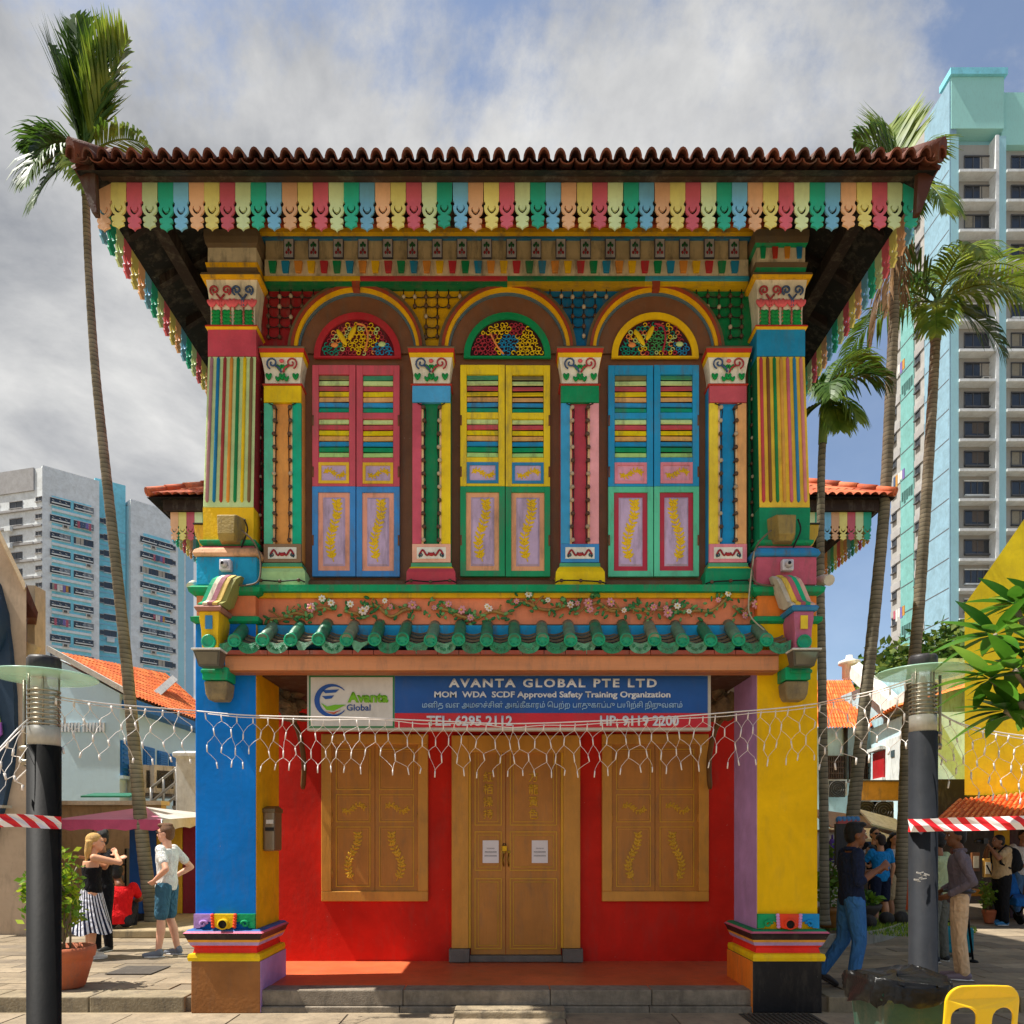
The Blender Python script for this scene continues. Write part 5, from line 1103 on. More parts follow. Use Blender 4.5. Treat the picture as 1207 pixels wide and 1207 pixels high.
# ================================================================ left side: pale blue house, beige wall, near building
otile = [paint(h, rough=.7, mott=.15, dirt=.1, kind='tile') for h in ('#e0722e', '#d4662a', '#e88442', '#c85a26')]
bh = thing('townhouse', (X(141, 21)-2, 23, 0), 'pale blue gabled house with orange tiled roof and blue shutters', 'house')
bw = paint('#c9e6f6', rough=.75, mott=.05, dirt=.02, scale=1); d0 = 20.5; sxx = X(141, d0); ze_ = Z(817, d0); rx = X(58, d0); zr = Z(772, d0)
q = MB(); q.prism([(sxx, 0), (sxx, ze_), (rx, zr), (2*rx-sxx, ze_), (2*rx-sxx, 0)], d0, 27.5, bw); q.build('wall', bh)
q = MB()
for a, b in (((sxx+.25, ze_-.07), (rx, zr+.08)),): q.prism([a, (a[0], a[1]+.16), (b[0], b[1]+.16), b], d0-.12, d0+.1, paint('#cfc9bb')); q.build('verge', bh)
q = MB(); corrug(q, (sxx+.45, d0+.1, ze_-.12), (sxx+.45, 27.5, ze_-.12), (rx, 27.5, zr+1.0), (rx, d0+.1, zr+.12), 34, 12, .05, otile[0], per=4, mats=otile); q.build('roof', bh)
q = MB(); q.box(sxx+.001, sxx+.45, d0+.1, 27.5, ze_-.42, ze_-.18, paint('#1d6fb0')); q.build('gutter_board', bh)
q = MB(); q.tube([W(172, 829, 23.0), W(204, 801, 26.0)], .16, paint('#cfcac0'), n=4, smooth=False); q.build('skylight', bh)
shut = paint('#1b74bd', rough=.5, dirt=.1)
for px, (v0, v1), w in ((147.5, (915, 874), .55), (174.5, (905, 881), .62), (190.5, (909, 886), .62), (204, (911, 890), .62)):
    d = sxx*F/(px-CX); q = MB(); z0, z1 = Z(v0, d), Z(v1, d); q.box(sxx+.001, sxx+.06, d-w/2, d+w/2, z0, z1, shut)
    for k in range(7): zz_ = lerp(z0+.08, z1-.12, k/6); q.box(sxx+.061, sxx+.085, d-w/2+.06, d+w/2-.06, zz_, zz_+.05, shut)
    q.box(sxx+.001, sxx+.12, d-w/2-.06, d+w/2+.06, z0-.09, z0-.001, bw); q.build('shutter', bh)
for a, b in ((69, 95), (98.5, 124)):
    q = MB(); z0, z1 = Z(863, d0), Z(852, d0); q.box(X(a, d0), X(b, d0), d0-.01, d0+.05, z0, z1, paint('#57707c'))
    for k in range(7): x = lerp(X(a, d0), X(b, d0)-.05, k/6); q.box(x, x+.05, d0-.06, d0-.011, z0, z1, paint('#dfe6e8'))
    q.build('vent', bh)
acm = paint('#cfc6b4', rough=.6, dirt=.3)
def aircon(loc, rz, label, w=.85, h=.62):
    t = thing('air_conditioner', loc, label, 'air conditioner'); l = Vector(loc); q = MB(); M = Matrix.Rotation(rz, 3, 'Z')
    q.obox(l+Vector((0, 0, h/2)), (w, .32, h), M, acm); q.build('casing', t, bevel=.01)
    q = MB(); c = l + M @ Vector((-w*.14, -.165, h/2)); n = 14
    for rr in (.06, .13, .2, .25): q.tube([c + M @ Vector((rr*math.cos(6.283*k/n), -.01, rr*math.sin(6.283*k/n))) for k in range(n+1)], .012, paint('#4c4a46'), n=4)
    q.obox(c+M @ Vector((0, .004, 0)), (.5, .012, .5), M, paint('#3a3834')); q.build('fan_grille', t); return t
for i, px in enumerate((171, 184, 196)): aircon((X(px, 21.2), 21.2, Z(936, 21.2)), R(55), ('nearest', 'middle', 'farthest')[i] + ' air conditioner in the row under the blue shutters', .9, .8)
q = MB(); q.box(X(160, 21.2), X(212, 21.2), 20.7, 21.8, Z(940, 21.2), Z(937, 21.2), paint('#5a544c')); 
for px in (162, 186, 210): q.tube([(X(px, 21.2), 21.0, Z(940, 21.2)), (X(px, 21.2), 21.0, 0)], .05, paint('#4a443c'), n=6)
q.build('platform', org=(X(186, 21.2), 21.2, 0), label='grey steel platform under the row of air conditioners', cat='platform')
t_ = thing('outside_stair', (X(200, 18.5), 18.5, 0), 'steel stair railing rising beside the white post on the left', 'railing'); q = MB(); st_ = steel('#a8a49c')
for dz in (0, .35, .7): q.tube([(X(178, 18.5), 18.5, Z(962, 18.5)+dz), (X(236, 18.5), 18.5, Z(916, 18.5)+dz)], .035, st_, n=6)
for k in range(5): f_ = k/4; q.tube([(lerp(X(178, 18.5), X(236, 18.5), f_), 18.5, lerp(Z(962, 18.5), Z(916, 18.5), f_)-.1), (lerp(X(178, 18.5), X(236, 18.5), f_), 18.5, lerp(Z(962, 18.5), Z(916, 18.5), f_)+.72)], .03, st_, n=6)
q.build('rail', t_); q = MB()
for k in range(8): f_ = k/7; q.box(lerp(X(178, 18.5), X(236, 18.5), f_), lerp(X(178, 18.5), X(236, 18.5), f_)+.2, 18.5, 19.3, lerp(Z(968, 18.5), Z(922, 18.5), f_)-.1, lerp(Z(968, 18.5), Z(922, 18.5), f_)-.03, st_)
q.build('treads', t_)
q = MB(); d = 17.8; q.mould([(0, 0), (Z(893, d), 0), (Z(892, d), .06), (Z(887, d), .06), (Z(885, d), -.05)], X(207, d), X(232, d), d, d+.6, paint('#d6dcde', dirt=.1)); q.build('gate_post', org=(X(218, d), d, 0), label='white rendered post left of the blue pillar', cat='post', bevel=.02)
bg_ = paint('#b7a288', rough=.8, mott=.08, dirt=.15, scale=1.2); d = 17
q = MB(); q.box(X(-40, d), X(190, d), d, d+.25, 0, Z(949, d), bg_); q.box(X(-40, d), X(192, d), d-.1, d+.35, Z(949, d)+.001, Z(944, d), paint('#cbbfae')); q.build('boundary_wall', org=(X(100, d), d, 0), label='long beige boundary wall with white coping behind the pink tent', cat='wall')
q = MB(); q.prismx([(17.4, Z(940, 17.4)), (17.4, Z(938, 17.4)), (18.0, Z(937, 18)+.05), (18.0, Z(937, 18))], X(95, 17.4), X(152, 17.4), paint('#1a6a52')); q.build('awning', org=(X(120, 17.4), 17.4, Z(940, 17.4)), label='flat dark green awning above the beige wall', cat='awning')
nb = thing('corner_building', (X(-20, 12), 12.5, 0), 'beige gabled building cut off by the left edge of the picture', 'building'); d = 11.6
q = MB(); q.prism([(X(31, d), 0), (X(31, d), Z(694, d)), (X(0, d), Z(627, d)), (X(-160, d), Z(480, d)), (X(-160, d), 0)], d, d+5, paint('#c0a78c', rough=.8, mott=.08, dirt=.12, scale=1.2)); skew(q, d, -.75); q.build('wall', nb)
q = MB(); q.prism([(X(33, d), Z(697, d)), (X(34, d), Z(690, d)), (X(1, d), Z(621, d)), (X(-160, d), Z(470, d)), (X(-160, d), Z(478, d)), (X(0, d), Z(629, d))], d-.08, d+5, paint('#d0b998')); skew(q, d, -.75); q.build('coping', nb)
q = MB(); q.prism([(X(31, 12.4), Z(728, 12.4)), (X(31, 12.4), Z(688, 12.4)), (X(45, 12.4), Z(722, 12.4)), (X(44, 12.4), Z(728, 12.4))], 12.4, 15, paint('#5a2e22')); skew(q, 12.4, -.68); q.build('side_eave', nb)
nav = paint('#20384e', rough=.6, mott=.1, dirt=.05)
q = MB(); q.prism([(X(p, d), Z(v, d)) for p, v in ((-60, 670), (-10, 672), (2, 690), (10, 720), (16, 765), (21, 820), (22, 860), (18, 905), (8, 950), (-6, 1000), (-60, 1050))], d-.1, d-.001, nav); mu = q.build('mural_panel', nb)
q = MB(); q.prism([(X(p, d), Z(v, d)) for p, v in ((-12, 780), (3, 835), (9, 866), (-4, 858), (-14, 880))], d-.13, d-.101, paint('#9aa04a')); q.build('mural_leaf', mu); q = MB(); q.prism([(X(p, d), Z(v, d)) for p, v in ((-14, 868), (9, 853), (10, 867), (-14, 890))], d-.16, d-.131, paint('#8a4c9a')); q.build('mural_leaf', mu)
q = MB(); q.sphere((X(-4, d), d-.1, Z(738, d)), (.24, .3, .5), nav, 14, 8); q.build('dome_awning', nb)
q = MB(); q.box(X(-60, d), X(20, d), d-.35, d-.11, Z(953, d), Z(950, d), paint('#a7a29a')); q.build('ledge', nb)
q = MB(); q.box(X(32, 12.8), X(41, 12.8), 12.8, 13.1, 0, Z(690, 12.8), paint('#c6b296')); q.build('pilaster', nb)
q = MB(); pt_ = catmull([W(34, 775, 12.6), W(38, 765, 12.6), W(40, 760, 12.6)], 4); q.tube(pt_, .12, paint('#c4b08a'), n=8); q.build('finial', nb)
# railing
fd = 13.6; t_ = thing('iron_railing', (X(15, fd), fd, KZ), 'low black wrought iron railing by the left edge', 'railing'); bi = paint('#17161a', rough=.4, dirt=.05)
for p in (8, 15, 35): q = MB(); q.box(X(p, fd)-.04, X(p, fd)+.04, fd-.04, fd+.04, KZ, Z(1022, fd), bi); q.build('post', t_)
q = MB()
for v in (1026, 1046, 1078): q.box(X(-30, fd), X(36, fd), fd-.015, fd+.015, Z(v, fd)-.02, Z(v, fd)+.02, bi)
for k in range(15): x = lerp(X(-28, fd), X(34, fd), k/14); q.tube([(x, fd, Z(1078, fd)), (x, fd, Z(1046, fd))], .012, bi, n=5)
for k in range(5): cx = lerp(X(-20, fd), X(30, fd), k/4); q.tube(spiral(cx, Z(1036, fd), .12, fd, 1 if k % 2 else -1, 1.5), .012, bi, n=5)
q.build('rails', t_)
# pink tent and kiosk
tn = thing('market_tent', (X(150, 13.2), 13.2, KZ), 'market tent with a pink front and pale grey side on the left', 'tent'); pk1 = paint('#c87890', rough=.7, mott=.06, dirt=.04); pk2 = paint('#b84a6a', rough=.7, dirt=.04); gr1 = paint('#b9b4b0', rough=.7, dirt=.08)
FL, FR, BR, BL, AP = W(62, 966, 12.3), W(191, 966, 12.3), W(262, 961, 14.8), W(110, 961, 14.8), W(172, 951, 13.4)
q = MB(); q.add([FL, FR, AP], [(0, 1, 2)], pk1); q.add([BL, FL, AP], [(0, 1, 2)], pk1); q.add([FR, BR, AP], [(0, 1, 2)], gr1); q.add([BR, BL, AP], [(0, 1, 2)], gr1); q.build('canopy', tn)
q = MB(); dz = Vector((0, 0, -.17)); 
def val_strip(mb, a, b, m, n=12):
    pts = [a.lerp(b, i/n) for i in range(n+1)]; vs = []
    for i, p in enumerate(pts): vs += [p, p+dz+Vector((0, 0, .02*math.sin(i*2.2)))]
    mb.add(vs, [(2*i, 2*i+1, 2*i+3, 2*i+2) for i in range(n)], m)
val_strip(q, FL, FR, pk2); q.build('valance', tn); q = MB(); val_strip(q, FR, BR, gr1); q.build('valance', tn)
for p in (FL, FR, BR, BL): q = MB(); q.tube([(p.x, p.y, KZ), (p.x, p.y, p.z)], .02, steel('#8c8a88'), n=6); q.build('pole', tn)
kd = 13.6; ks = thing('kiosk', (X(190, kd), kd+.8, KZ), 'kiosk of blue, yellow and maroon panels behind the left palm', 'kiosk')
for a, b, h in ((152, 168, '#0d4f96'), (168, 184, '#0c4a8c'), (184, 215, '#c99a12'), (215, 250, '#7a1020')): q = MB(); q.box(X(a, kd)+.004, X(b, kd)-.004, kd, kd+1.6, KZ+.12, Z(972, kd), paint(h, rough=.5, dirt=.06)); q.build('panel', ks, bevel=.01)
q = MB(); q.box(X(150, kd), X(250, kd), kd-.03, kd+1.7, KZ, KZ+.118, paint('#1b1a1a')); q.build('base', ks)
sh = thing('bottle_rack', (X(140, 14.6), 14.6, KZ), 'dark rack with bottles beside the blue kiosk', 'rack'); q = MB()
for v in (1020, 1040, 1062): q.box(X(128, 14.6), X(151, 14.6), 14.5, 14.8, Z(v, 14.6), Z(v, 14.6)+.02, bi)
for p in (128, 151): q.box(X(p, 14.6)-.02, X(p, 14.6)+.02, 14.5, 14.8, KZ, Z(1000, 14.6), bi)
q.build('frame', sh)
for v in (1020, 1040, 1062):
    for k in range(7): q = MB(); x = lerp(X(130, 14.6), X(149, 14.6), k/6); z = Z(v, 14.6)+.02; q.lathe([(.02, 0), (.02, .12), (.008, .17), (.008, .2)], (x, 14.65, z), paint(rnd.choice(('#3a3a38', '#8a8478', '#cfcabc', '#5a4a30')), rough=.3), n=7); q.build('bottle', sh)
# planting kerb behind the left people
q = MB(); d = 11.2; q.box(X(120, d), X(232, d), d, d+3, KZ, KZ+.12, paint('#a08e6e', rough=.9, dirt=.3)); q.build('planter_kerb', org=(X(170, d), d, KZ), label='low tan kerb of the planting bed under the left palm', cat='kerb', bevel=.02)
q = MB(); q.box(X(158, 8.9), X(208, 8.9), 8.25, 8.75, KZ+.0045, KZ+.012, paint('#4c4640', rough=.7, dirt=.3)); q.build('manhole_cover', org=(X(183, 8.5), 8.5, KZ), label='dark square manhole cover in the paving on the left', cat='manhole cover')
q = MB(); q.box(X(880, 6.75), X(968, 6.75), 6.5, 6.98, .013, .02, paint('#3e3a35', rough=.7, dirt=.2))
for k in range(14): x = lerp(X(884, 6.75), X(962, 6.75), k/13); q.box(x, x+.02, 6.52, 6.96, .0201, .032, paint('#57524b', rough=.6, metal=.4))
q.build('drain_grate', org=(X(925, 6.75), 6.75, .013), label='dark steel drain grate in the pavement before the black plinth', cat='grate')
# ================================================================ right side
pb = thing('townhouse', (X(1000, 23), 24, 0), 'pale blue house with orange roof and brown louvred windows on the right', 'house'); d = 23.0; bw2 = paint('#c2e0ea', rough=.75, mott=.08, dirt=.1, scale=1)
q = MB(); q.box(X(930, d), X(1027, d), d, d+8, 0, Z(858, d), bw2); q.build('wall', pb)
q = MB(); corrug(q, (X(930, d-.5), d-.5, Z(859, d-.5)), (X(1030, d-.5), d-.5, Z(859, d-.5)), (X(1003, d+4.5), d+4.5, Z(803, d+4.5)), (X(930, d+4.5), d+4.5, Z(803, d+4.5)), 28, 12, .06, otile[0], per=4, mats=otile); q.build('roof', pb)
lou = paint('#55443a', rough=.7, dirt=.2)
for a, b in ((969.5, 994), (1000, 1023)):
    q = MB(); z0, z1 = Z(919, d), Z(891, d); q.box(X(a, d), X(b, d), d-.03, d+.05, z0, z1, paint('#3a302a'))
    for k in range(9): x = lerp(X(a, d)+.02, X(b, d)-.06, k/8); q.box(x, x+.035, d-.07, d-.031, z0, z1, lou)
    for k in range(5): zz_ = lerp(z0, z1-.04, k/4); q.box(X(a, d), X(b, d), d-.085, d-.0705, zz_, zz_+.04, lou)
    q.build('window', pb)
    q = MB(); q.box(X(a, d)-.05, X(b, d)+.05, d-.15, d-.001, z0-.09, z0-.002, paint('#c4ccc8')); q.build('window_sill', pb)
q = MB(); q.tube([(X(996, d), d-.06, Z(858, d)), (X(996, d), d-.06, Z(922, d))], .06, paint('#40403c'), n=8); q.build('downpipe', pb)
aircon((X(986.5, 22.7), 22.7, Z(938, 22.7)), 0, 'pale air conditioner under the brown louvred window on the right', .5, .40)
# wing turned towards us
d2 = 20.5; wf = Face((1026, 22.6), (1072, 19.6)); q = MB(); wall2 = paint('#d3d8d8', rough=.75, mott=.08, dirt=.2, scale=1)
wf.slab(q, 0, wf.len, 0, Z(850, 21), -3, 0, bw2); wf.slab(q, wf.at_px(1045), wf.len, Z(925, 21), Z(868, 20.4), .001, .03, wall2); q.build('wing_wall', pb)
q = MB(); corrug(q, wf.A+wf.n*.3+Vector((0, 0, Z(857, 22.6))), wf.B+wf.n*.3+Vector((0, 0, Z(832, 19.6))), wf.B-wf.n*3+Vector((0, 0, Z(805, 21))), wf.A-wf.n*3+Vector((0, 0, Z(800, 24))), 16, 8, .06, otile[1], per=4, mats=otile); q.build('wing_roof', pb)
q = MB(); tA, tB = wf.at_px(1031), wf.at_px(1044.5); wf.slab(q, tA, tB, Z(917, 21.5), Z(885, 21.5), .001, .06, paint('#a81c24', rough=.5)); wf.slab(q, tA-.08, tB+.08, Z(920, 21.5), Z(917, 21.5), .001, .14, wall2); wf.slab(q, tA-.06, tB+.06, Z(884, 21.5), Z(880, 21.5), .001, .2, wall2); q.build('window', pb)
for px in (1054, 1066): q = MB(); wf.slab(q, wf.at_px(px)-.13, wf.at_px(px)+.13, Z(892, 20.6), Z(884, 20.6), .031, .05, paint('#40525a')); q.build('window', pb)
q = MB(); wc_ = paint('#dcdcd6', rough=.7, dirt=.15)
for (a, b, h) in (((997, 795, 24.5), (1050, 845, 21.5), .42), ((1048, 843, 21.5), (1074, 828, 19.4), .42)):
    A_, B_ = W(*a), W(*b); n_ = Vector((.25, -.25, 0)); q.add([A_, B_, B_+Vector((0, 0, h)), A_+Vector((0, 0, h)), A_+n_, B_+n_, B_+n_+Vector((0, 0, h)), A_+n_+Vector((0, 0, h))], [(3,2,1,0),(4,5,6,7),(0,1,5,4),(2,3,7,6),(1,2,6,5),(3,0,4,7)], wc_)
q.build('gable_coping', pb); q = MB(); p = W(1001, 789, 24.4); q.lathe([(.22, -.3), (.22, .12), (.34, .16), (.34, .26), (.12, .34), (.1, .46)], p, wc_, n=12); q.build('finial', pb)
q = MB(); d = 20.0; q.box(X(1098, d), X(1142, d), d, d+6, 0, Z(776, d), paint('#a3c6cf', rough=.8, mott=.1, dirt=.35, scale=1)); pw = q.build('painted_wall', org=(X(1118, d), d, 0), label='weathered pale blue party wall between the lamp post and the yellow wall', cat='wall')
for v in (882, 896): q = MB(); q.box(X(1121, d), X(1131, d), d-.02, d+.02, Z(v, d)-.1, Z(v, d)+.12, paint('#3c5058')); q.build('vent', pw)
q = MB(); d = 19; q.box(X(1013, d), X(1137, d), d, d+.5, Z(943, d), Z(921, d), paint('#c08a3a', rough=.7, mott=.15, dirt=.2)); q.box(X(1013, d)-.05, X(1137, d)+.05, d-.05, d+.55, Z(921, d)+.001, Z(919.5, d), paint('#57504a')); q.build('ochre_beam', org=(X(1075, d), d, 0), label='ochre fascia board running behind the right palms', cat='fascia')
q = MB(); q.box(X(1090, d), X(1139, d), d-.3, d+.5, Z(950, d), Z(946, d), paint('#7fa0b4')); q.box(X(1136, 19), X(1138, 19), 19.1, 19.3, 0, Z(943, 19), paint('#7fa0b4')); q.build('gutter', org=(X(1115, d), d, Z(950, d)), label='pale blue gutter under the ochre fascia board', cat='gutter')
for i, px in enumerate((1020, 1040)): aircon((X(px, 18.6), 18.6, Z(967, 18.6)), 0, ('left', 'right')[i] + ' of two white air conditioners below the ochre fascia', .42, .45)
# yellow building with tiled awning
yb = thing('yellow_building', (X(1200, 15), 16, 0), 'bright yellow rendered building with an orange tiled awning on the right', 'building'); d = 14.6; yw = paint('#ffd616', rough=.7, mott=.06, dirt=.06, scale=1.5)
q = MB(); q.prism([(X(1137, d), 2.5), (X(1137, d), Z(713, d)), (X(1207, d), Z(612, d)), (X(1320, d), Z(450, d)), (X(1420, d), Z(450, d)), (X(1420, d), 2.5)], d, d+6, yw); skew(q, d, .75); q.build('wall', yb)
q = MB(); corrug(q, (X(1101, 12.6), 12.6, Z(969, 12.6)), (X(1420, 12.6), 12.6, Z(969, 12.6)), (X(1420, 14.55), 14.55, Z(914, 14.55)), (X(1128, 14.55), 14.55, Z(944, 14.55)), 44, 6, .05, otile[0], per=5, mats=otile); aw = q.build('awning_roof', yb)
q = MB(); q.box(X(1103, 12.7), X(1420, 12.7), 12.7, 12.78, Z(975, 12.7), Z(968, 12.7)-.02, paint('#5a3a20')); q.build('awning_fascia', yb)
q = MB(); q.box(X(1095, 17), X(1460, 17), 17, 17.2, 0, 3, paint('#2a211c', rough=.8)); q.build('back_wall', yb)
for a, b, h in ((1182, 1190, '#d8ae1c'), (1190.5, 1206, '#4a1c24')): q = MB(); q.box(X(a, 14), X(b, 14), 14, 14.25, KZ, Z(968, 13.9), paint(h)); q.build('post', yb)
q = MB(); q.box(X(1062, 15.5), X(1073, 15.5), 15.5, 15.7, KZ, Z(985, 15.5), paint('#d8581c', rough=.5)); q.build('orange_door', org=(X(1067, 15.5), 15.5, KZ), label='orange door panel behind the right palm trunk', cat='door')
bn = thing('bench', (X(1150, 14), 14, KZ), 'orange bench under the tiled awning', 'bench'); q = MB(); q.box(X(1128, 14), X(1172, 14), 13.9, 14.3, Z(1056, 14), Z(1049, 14), paint('#e0902a')); q.build('seat', bn, bevel=.02)
for p in (1131, 1168): q = MB(); q.box(X(p, 14), X(p+3, 14), 13.95, 14.25, KZ, Z(1056, 14)-.001, paint('#3a2a20')); q.build('leg', bn)
for k, (p, v, h, s__) in enumerate(((1146, 1005, '#7a4a24', 'brown wooden menu board'), (1160, 1012, '#c8963c', 'small tan menu board'), (1122, 1000, '#6a2a20', 'dark red menu board'))):
    q = MB(); q.box(X(p, 15.5), X(p+9, 15.5), 15.5, 15.56, Z(v+22, 15.5), Z(v, 15.5), paint(h)); q.box(X(p+1.5, 15.5), X(p+7.5, 15.5), 15.49, 15.499, Z(v+18, 15.5), Z(v+4, 15.5), paint('#d0c4a8')); q.build('menu_board', org=(X(p, 15.5), 15.5, Z(v+22, 15.5)), label=s__ + ' in the shade under the orange awning', cat='board')
# stalls in the gap
sl_ = thing('market_stall', (X(1035, 16), 16, KZ), 'green stall with a cream awning and blue band behind the crowd', 'stall'); d = 16
q = MB(); q.box(X(1008, d), X(1062, d), d, d+1.6, KZ, Z(990, d), paint('#6aa83c', dirt=.1)); q.build('back_wall', sl_); q = MB(); q.box(X(1008, 15.3), X(1060, 15.3), 15.3, 15.36, Z(996, 15.3), Z(990, 15.3), paint('#1f4f9a')); q.build('band', sl_)
q = MB(); q.prismx([(14.9, Z(992, 14.9)), (14.9, Z(989, 14.9)), (16.2, Z(976, 16)), (16.2, Z(978, 16))], X(1006, 15), X(1060, 15), paint('#dcc796', dirt=.1)); q.build('awning', sl_)
q = MB(); q.obox(W(1020, 972, 17.5), (2.2, 1.6, .05), Euler((R(18), R(8), 0)).to_matrix(), paint('#8a6a50', dirt=.3)); q.obox(W(1042, 969, 17), (.9, .9, .04), Euler((R(25), R(15), 0)).to_matrix(), paint('#cfc8c0', dirt=.2)); q.build('tin_roof', org=W(1020, 985, 17.5), label='patched brown and white tin sheets above the stalls', cat='roof sheet')
q = MB(); d = 15.5; q.box(X(962, d), X(994, d), d, d+.8, KZ, Z(981, d), paint('#cdc9c4', dirt=.1)); q.box(X(960, d), X(996, d), d-.1, d+.9, Z(981, d)+.002, Z(978, d), paint('#7c5a40')); q.build('booth', org=(X(978, d), d, KZ), label='white booth with a brown lid between pillar and crowd', cat='booth')
q = MB(); d = 14.9; q.sphere(W(981, 1003, d), (.10, .06, .26), paint('#4a2a8a', rough=.5), 10, 7); q.tube([W(981, 990, d), W(981, 984, d)], .02, paint('#4a2a8a'), n=5); q.build('hanging_bag', org=W(981, 984, d), label='purple bag hanging on the white booth', cat='bag')
d = 10.6; bs = thing('notice_stand', (X(999, d), d, KZ+.18), 'black standing board with red and blue crest behind the walking man', 'board'); q = MB(); q.box(X(985.5, d), X(1013, d), d, d+.06, Z(1020, d), Z(971, d), paint('#1c1a1c')); q.build('board', bs); q = MB(); q.box(X(987, d), X(1012, d), d-.03, d+.05, Z(970.8, d), Z(966, d), paint('#a83c3c')); q.build('crest', bs)
for k in range(5): q = MB(); q.sphere((lerp(X(989, d), X(1010, d), k/4), d, Z(966, d)), (.05, .04, .05), paint('#3a78a8'), 7, 5); q.build('crest_ball', bs)
q = MB(); q.box(X(999, d)-.03, X(999, d)+.03, d, d+.05, KZ, Z(1020, d)-.002, bi); q.build('post', bs)
netlights('net_lights', [(66, 821), (120, 829), (180, 834), (232, 838)], [5.0, 5.6, 6.2, 6.72], 3, 21, 19, 'white net of bulbs between the left lamp post and the blue pillar', 11, ragged=.5, r=.0026)
netlights('net_lights', [(-30, 912), (0, 882), (22, 858), (36, 846)], [4.6, 4.7, 4.85, 4.95], 4, 19, 17, 'white net of bulbs at the left edge beside the lamp post', 12, ragged=.4, r=.0026)
netlights('net_lights', [(964, 829), (1000, 821), (1040, 812), (1076, 800)], [6.72, 6.4, 6.1, 5.85], 4, 21, 18, 'white net of bulbs between the yellow pillar and the right lamp post', 13, ragged=.5, r=.0026)
netlights('net_lights', [(1104, 838), (1130, 852), (1170, 862), (1215, 868), (1260, 868)], [5.8, 5.9, 6.0, 6.1, 6.2], 4, 17, 18, 'white net of bulbs in front of the yellow building', 14, ragged=.6, r=.0022)
# ================================================================ palms
fr_g = leafmat('palm_leaf', '#4c6a1c', '#8c9c34', .4); fr_d = leafmat('palm_leaf_dark', '#2c4c18', '#557428', .35); fr_b = leafmat('palm_leaf_dead', '#6a4f34', '#8a6c48', .2)
def trunk_mat(h1, h2):
    m = bpy.data.materials.new('palm_trunk'); m.use_nodes = True; t = m.node_tree; b = t.nodes['Principled BSDF']; n_, l_ = t.nodes.new, t.links.new
    g = n_('ShaderNodeNewGeometry'); s_ = n_('ShaderNodeSeparateXYZ'); l_(g.outputs['Position'], s_.inputs[0]); a = n_('ShaderNodeTexNoise'); a.inputs['Scale'].default_value = 3; a.inputs['Detail'].default_value = 7; l_(g.outputs['Position'], a.inputs['Vector'])
    ad = n_('ShaderNodeMath'); ad.operation = 'MULTIPLY_ADD'; ad.inputs[1].default_value = .07; l_(a.outputs['Fac'], ad.inputs[0]); l_(s_.outputs[2], ad.inputs[2])
    md = n_('ShaderNodeMath'); md.operation = 'FRACT'; mu_ = n_('ShaderNodeMath'); mu_.operation = 'MULTIPLY'; mu_.inputs[1].default_value = 13; l_(ad.outputs[0], mu_.inputs[0]); l_(mu_.outputs[0], md.inputs[0])
    r = n_('ShaderNodeValToRGB'); e = r.color_ramp.elements; e[0].position = 0; e[0].color = lin('#3b342a')+(1,); e[1].position = .22; e[1].color = lin(h1)+(1,); q_ = e.new(.9); q_.color = lin(h2)+(1,); l_(md.outputs[0], r.inputs[0])
    mx = n_('ShaderNodeMixRGB'); mx.blend_type = 'MULTIPLY'; mx.inputs[0].default_value = .8; l_(r.outputs[0], mx.inputs[1]); rr = n_('ShaderNodeValToRGB'); rr.color_ramp.elements[0].position = .3; rr.color_ramp.elements[0].color = (.4, .4, .36, 1); rr.color_ramp.elements[1].position = .65; l_(a.outputs['Fac'], rr.inputs[0]); l_(rr.outputs[0], mx.inputs[2])
    l_(mx.outputs[0], b.inputs['Base Color']); b.inputs['Roughness'].default_value = .85
    bp = n_('ShaderNodeBump'); bp.inputs['Strength'].default_value = .6; bp.inputs['Distance'].default_value = .03; l_(md.outputs[0], bp.inputs['Height']); l_(bp.outputs[0], b.inputs['Normal']); return m
tkm = trunk_mat('#7d7460', '#958a72')
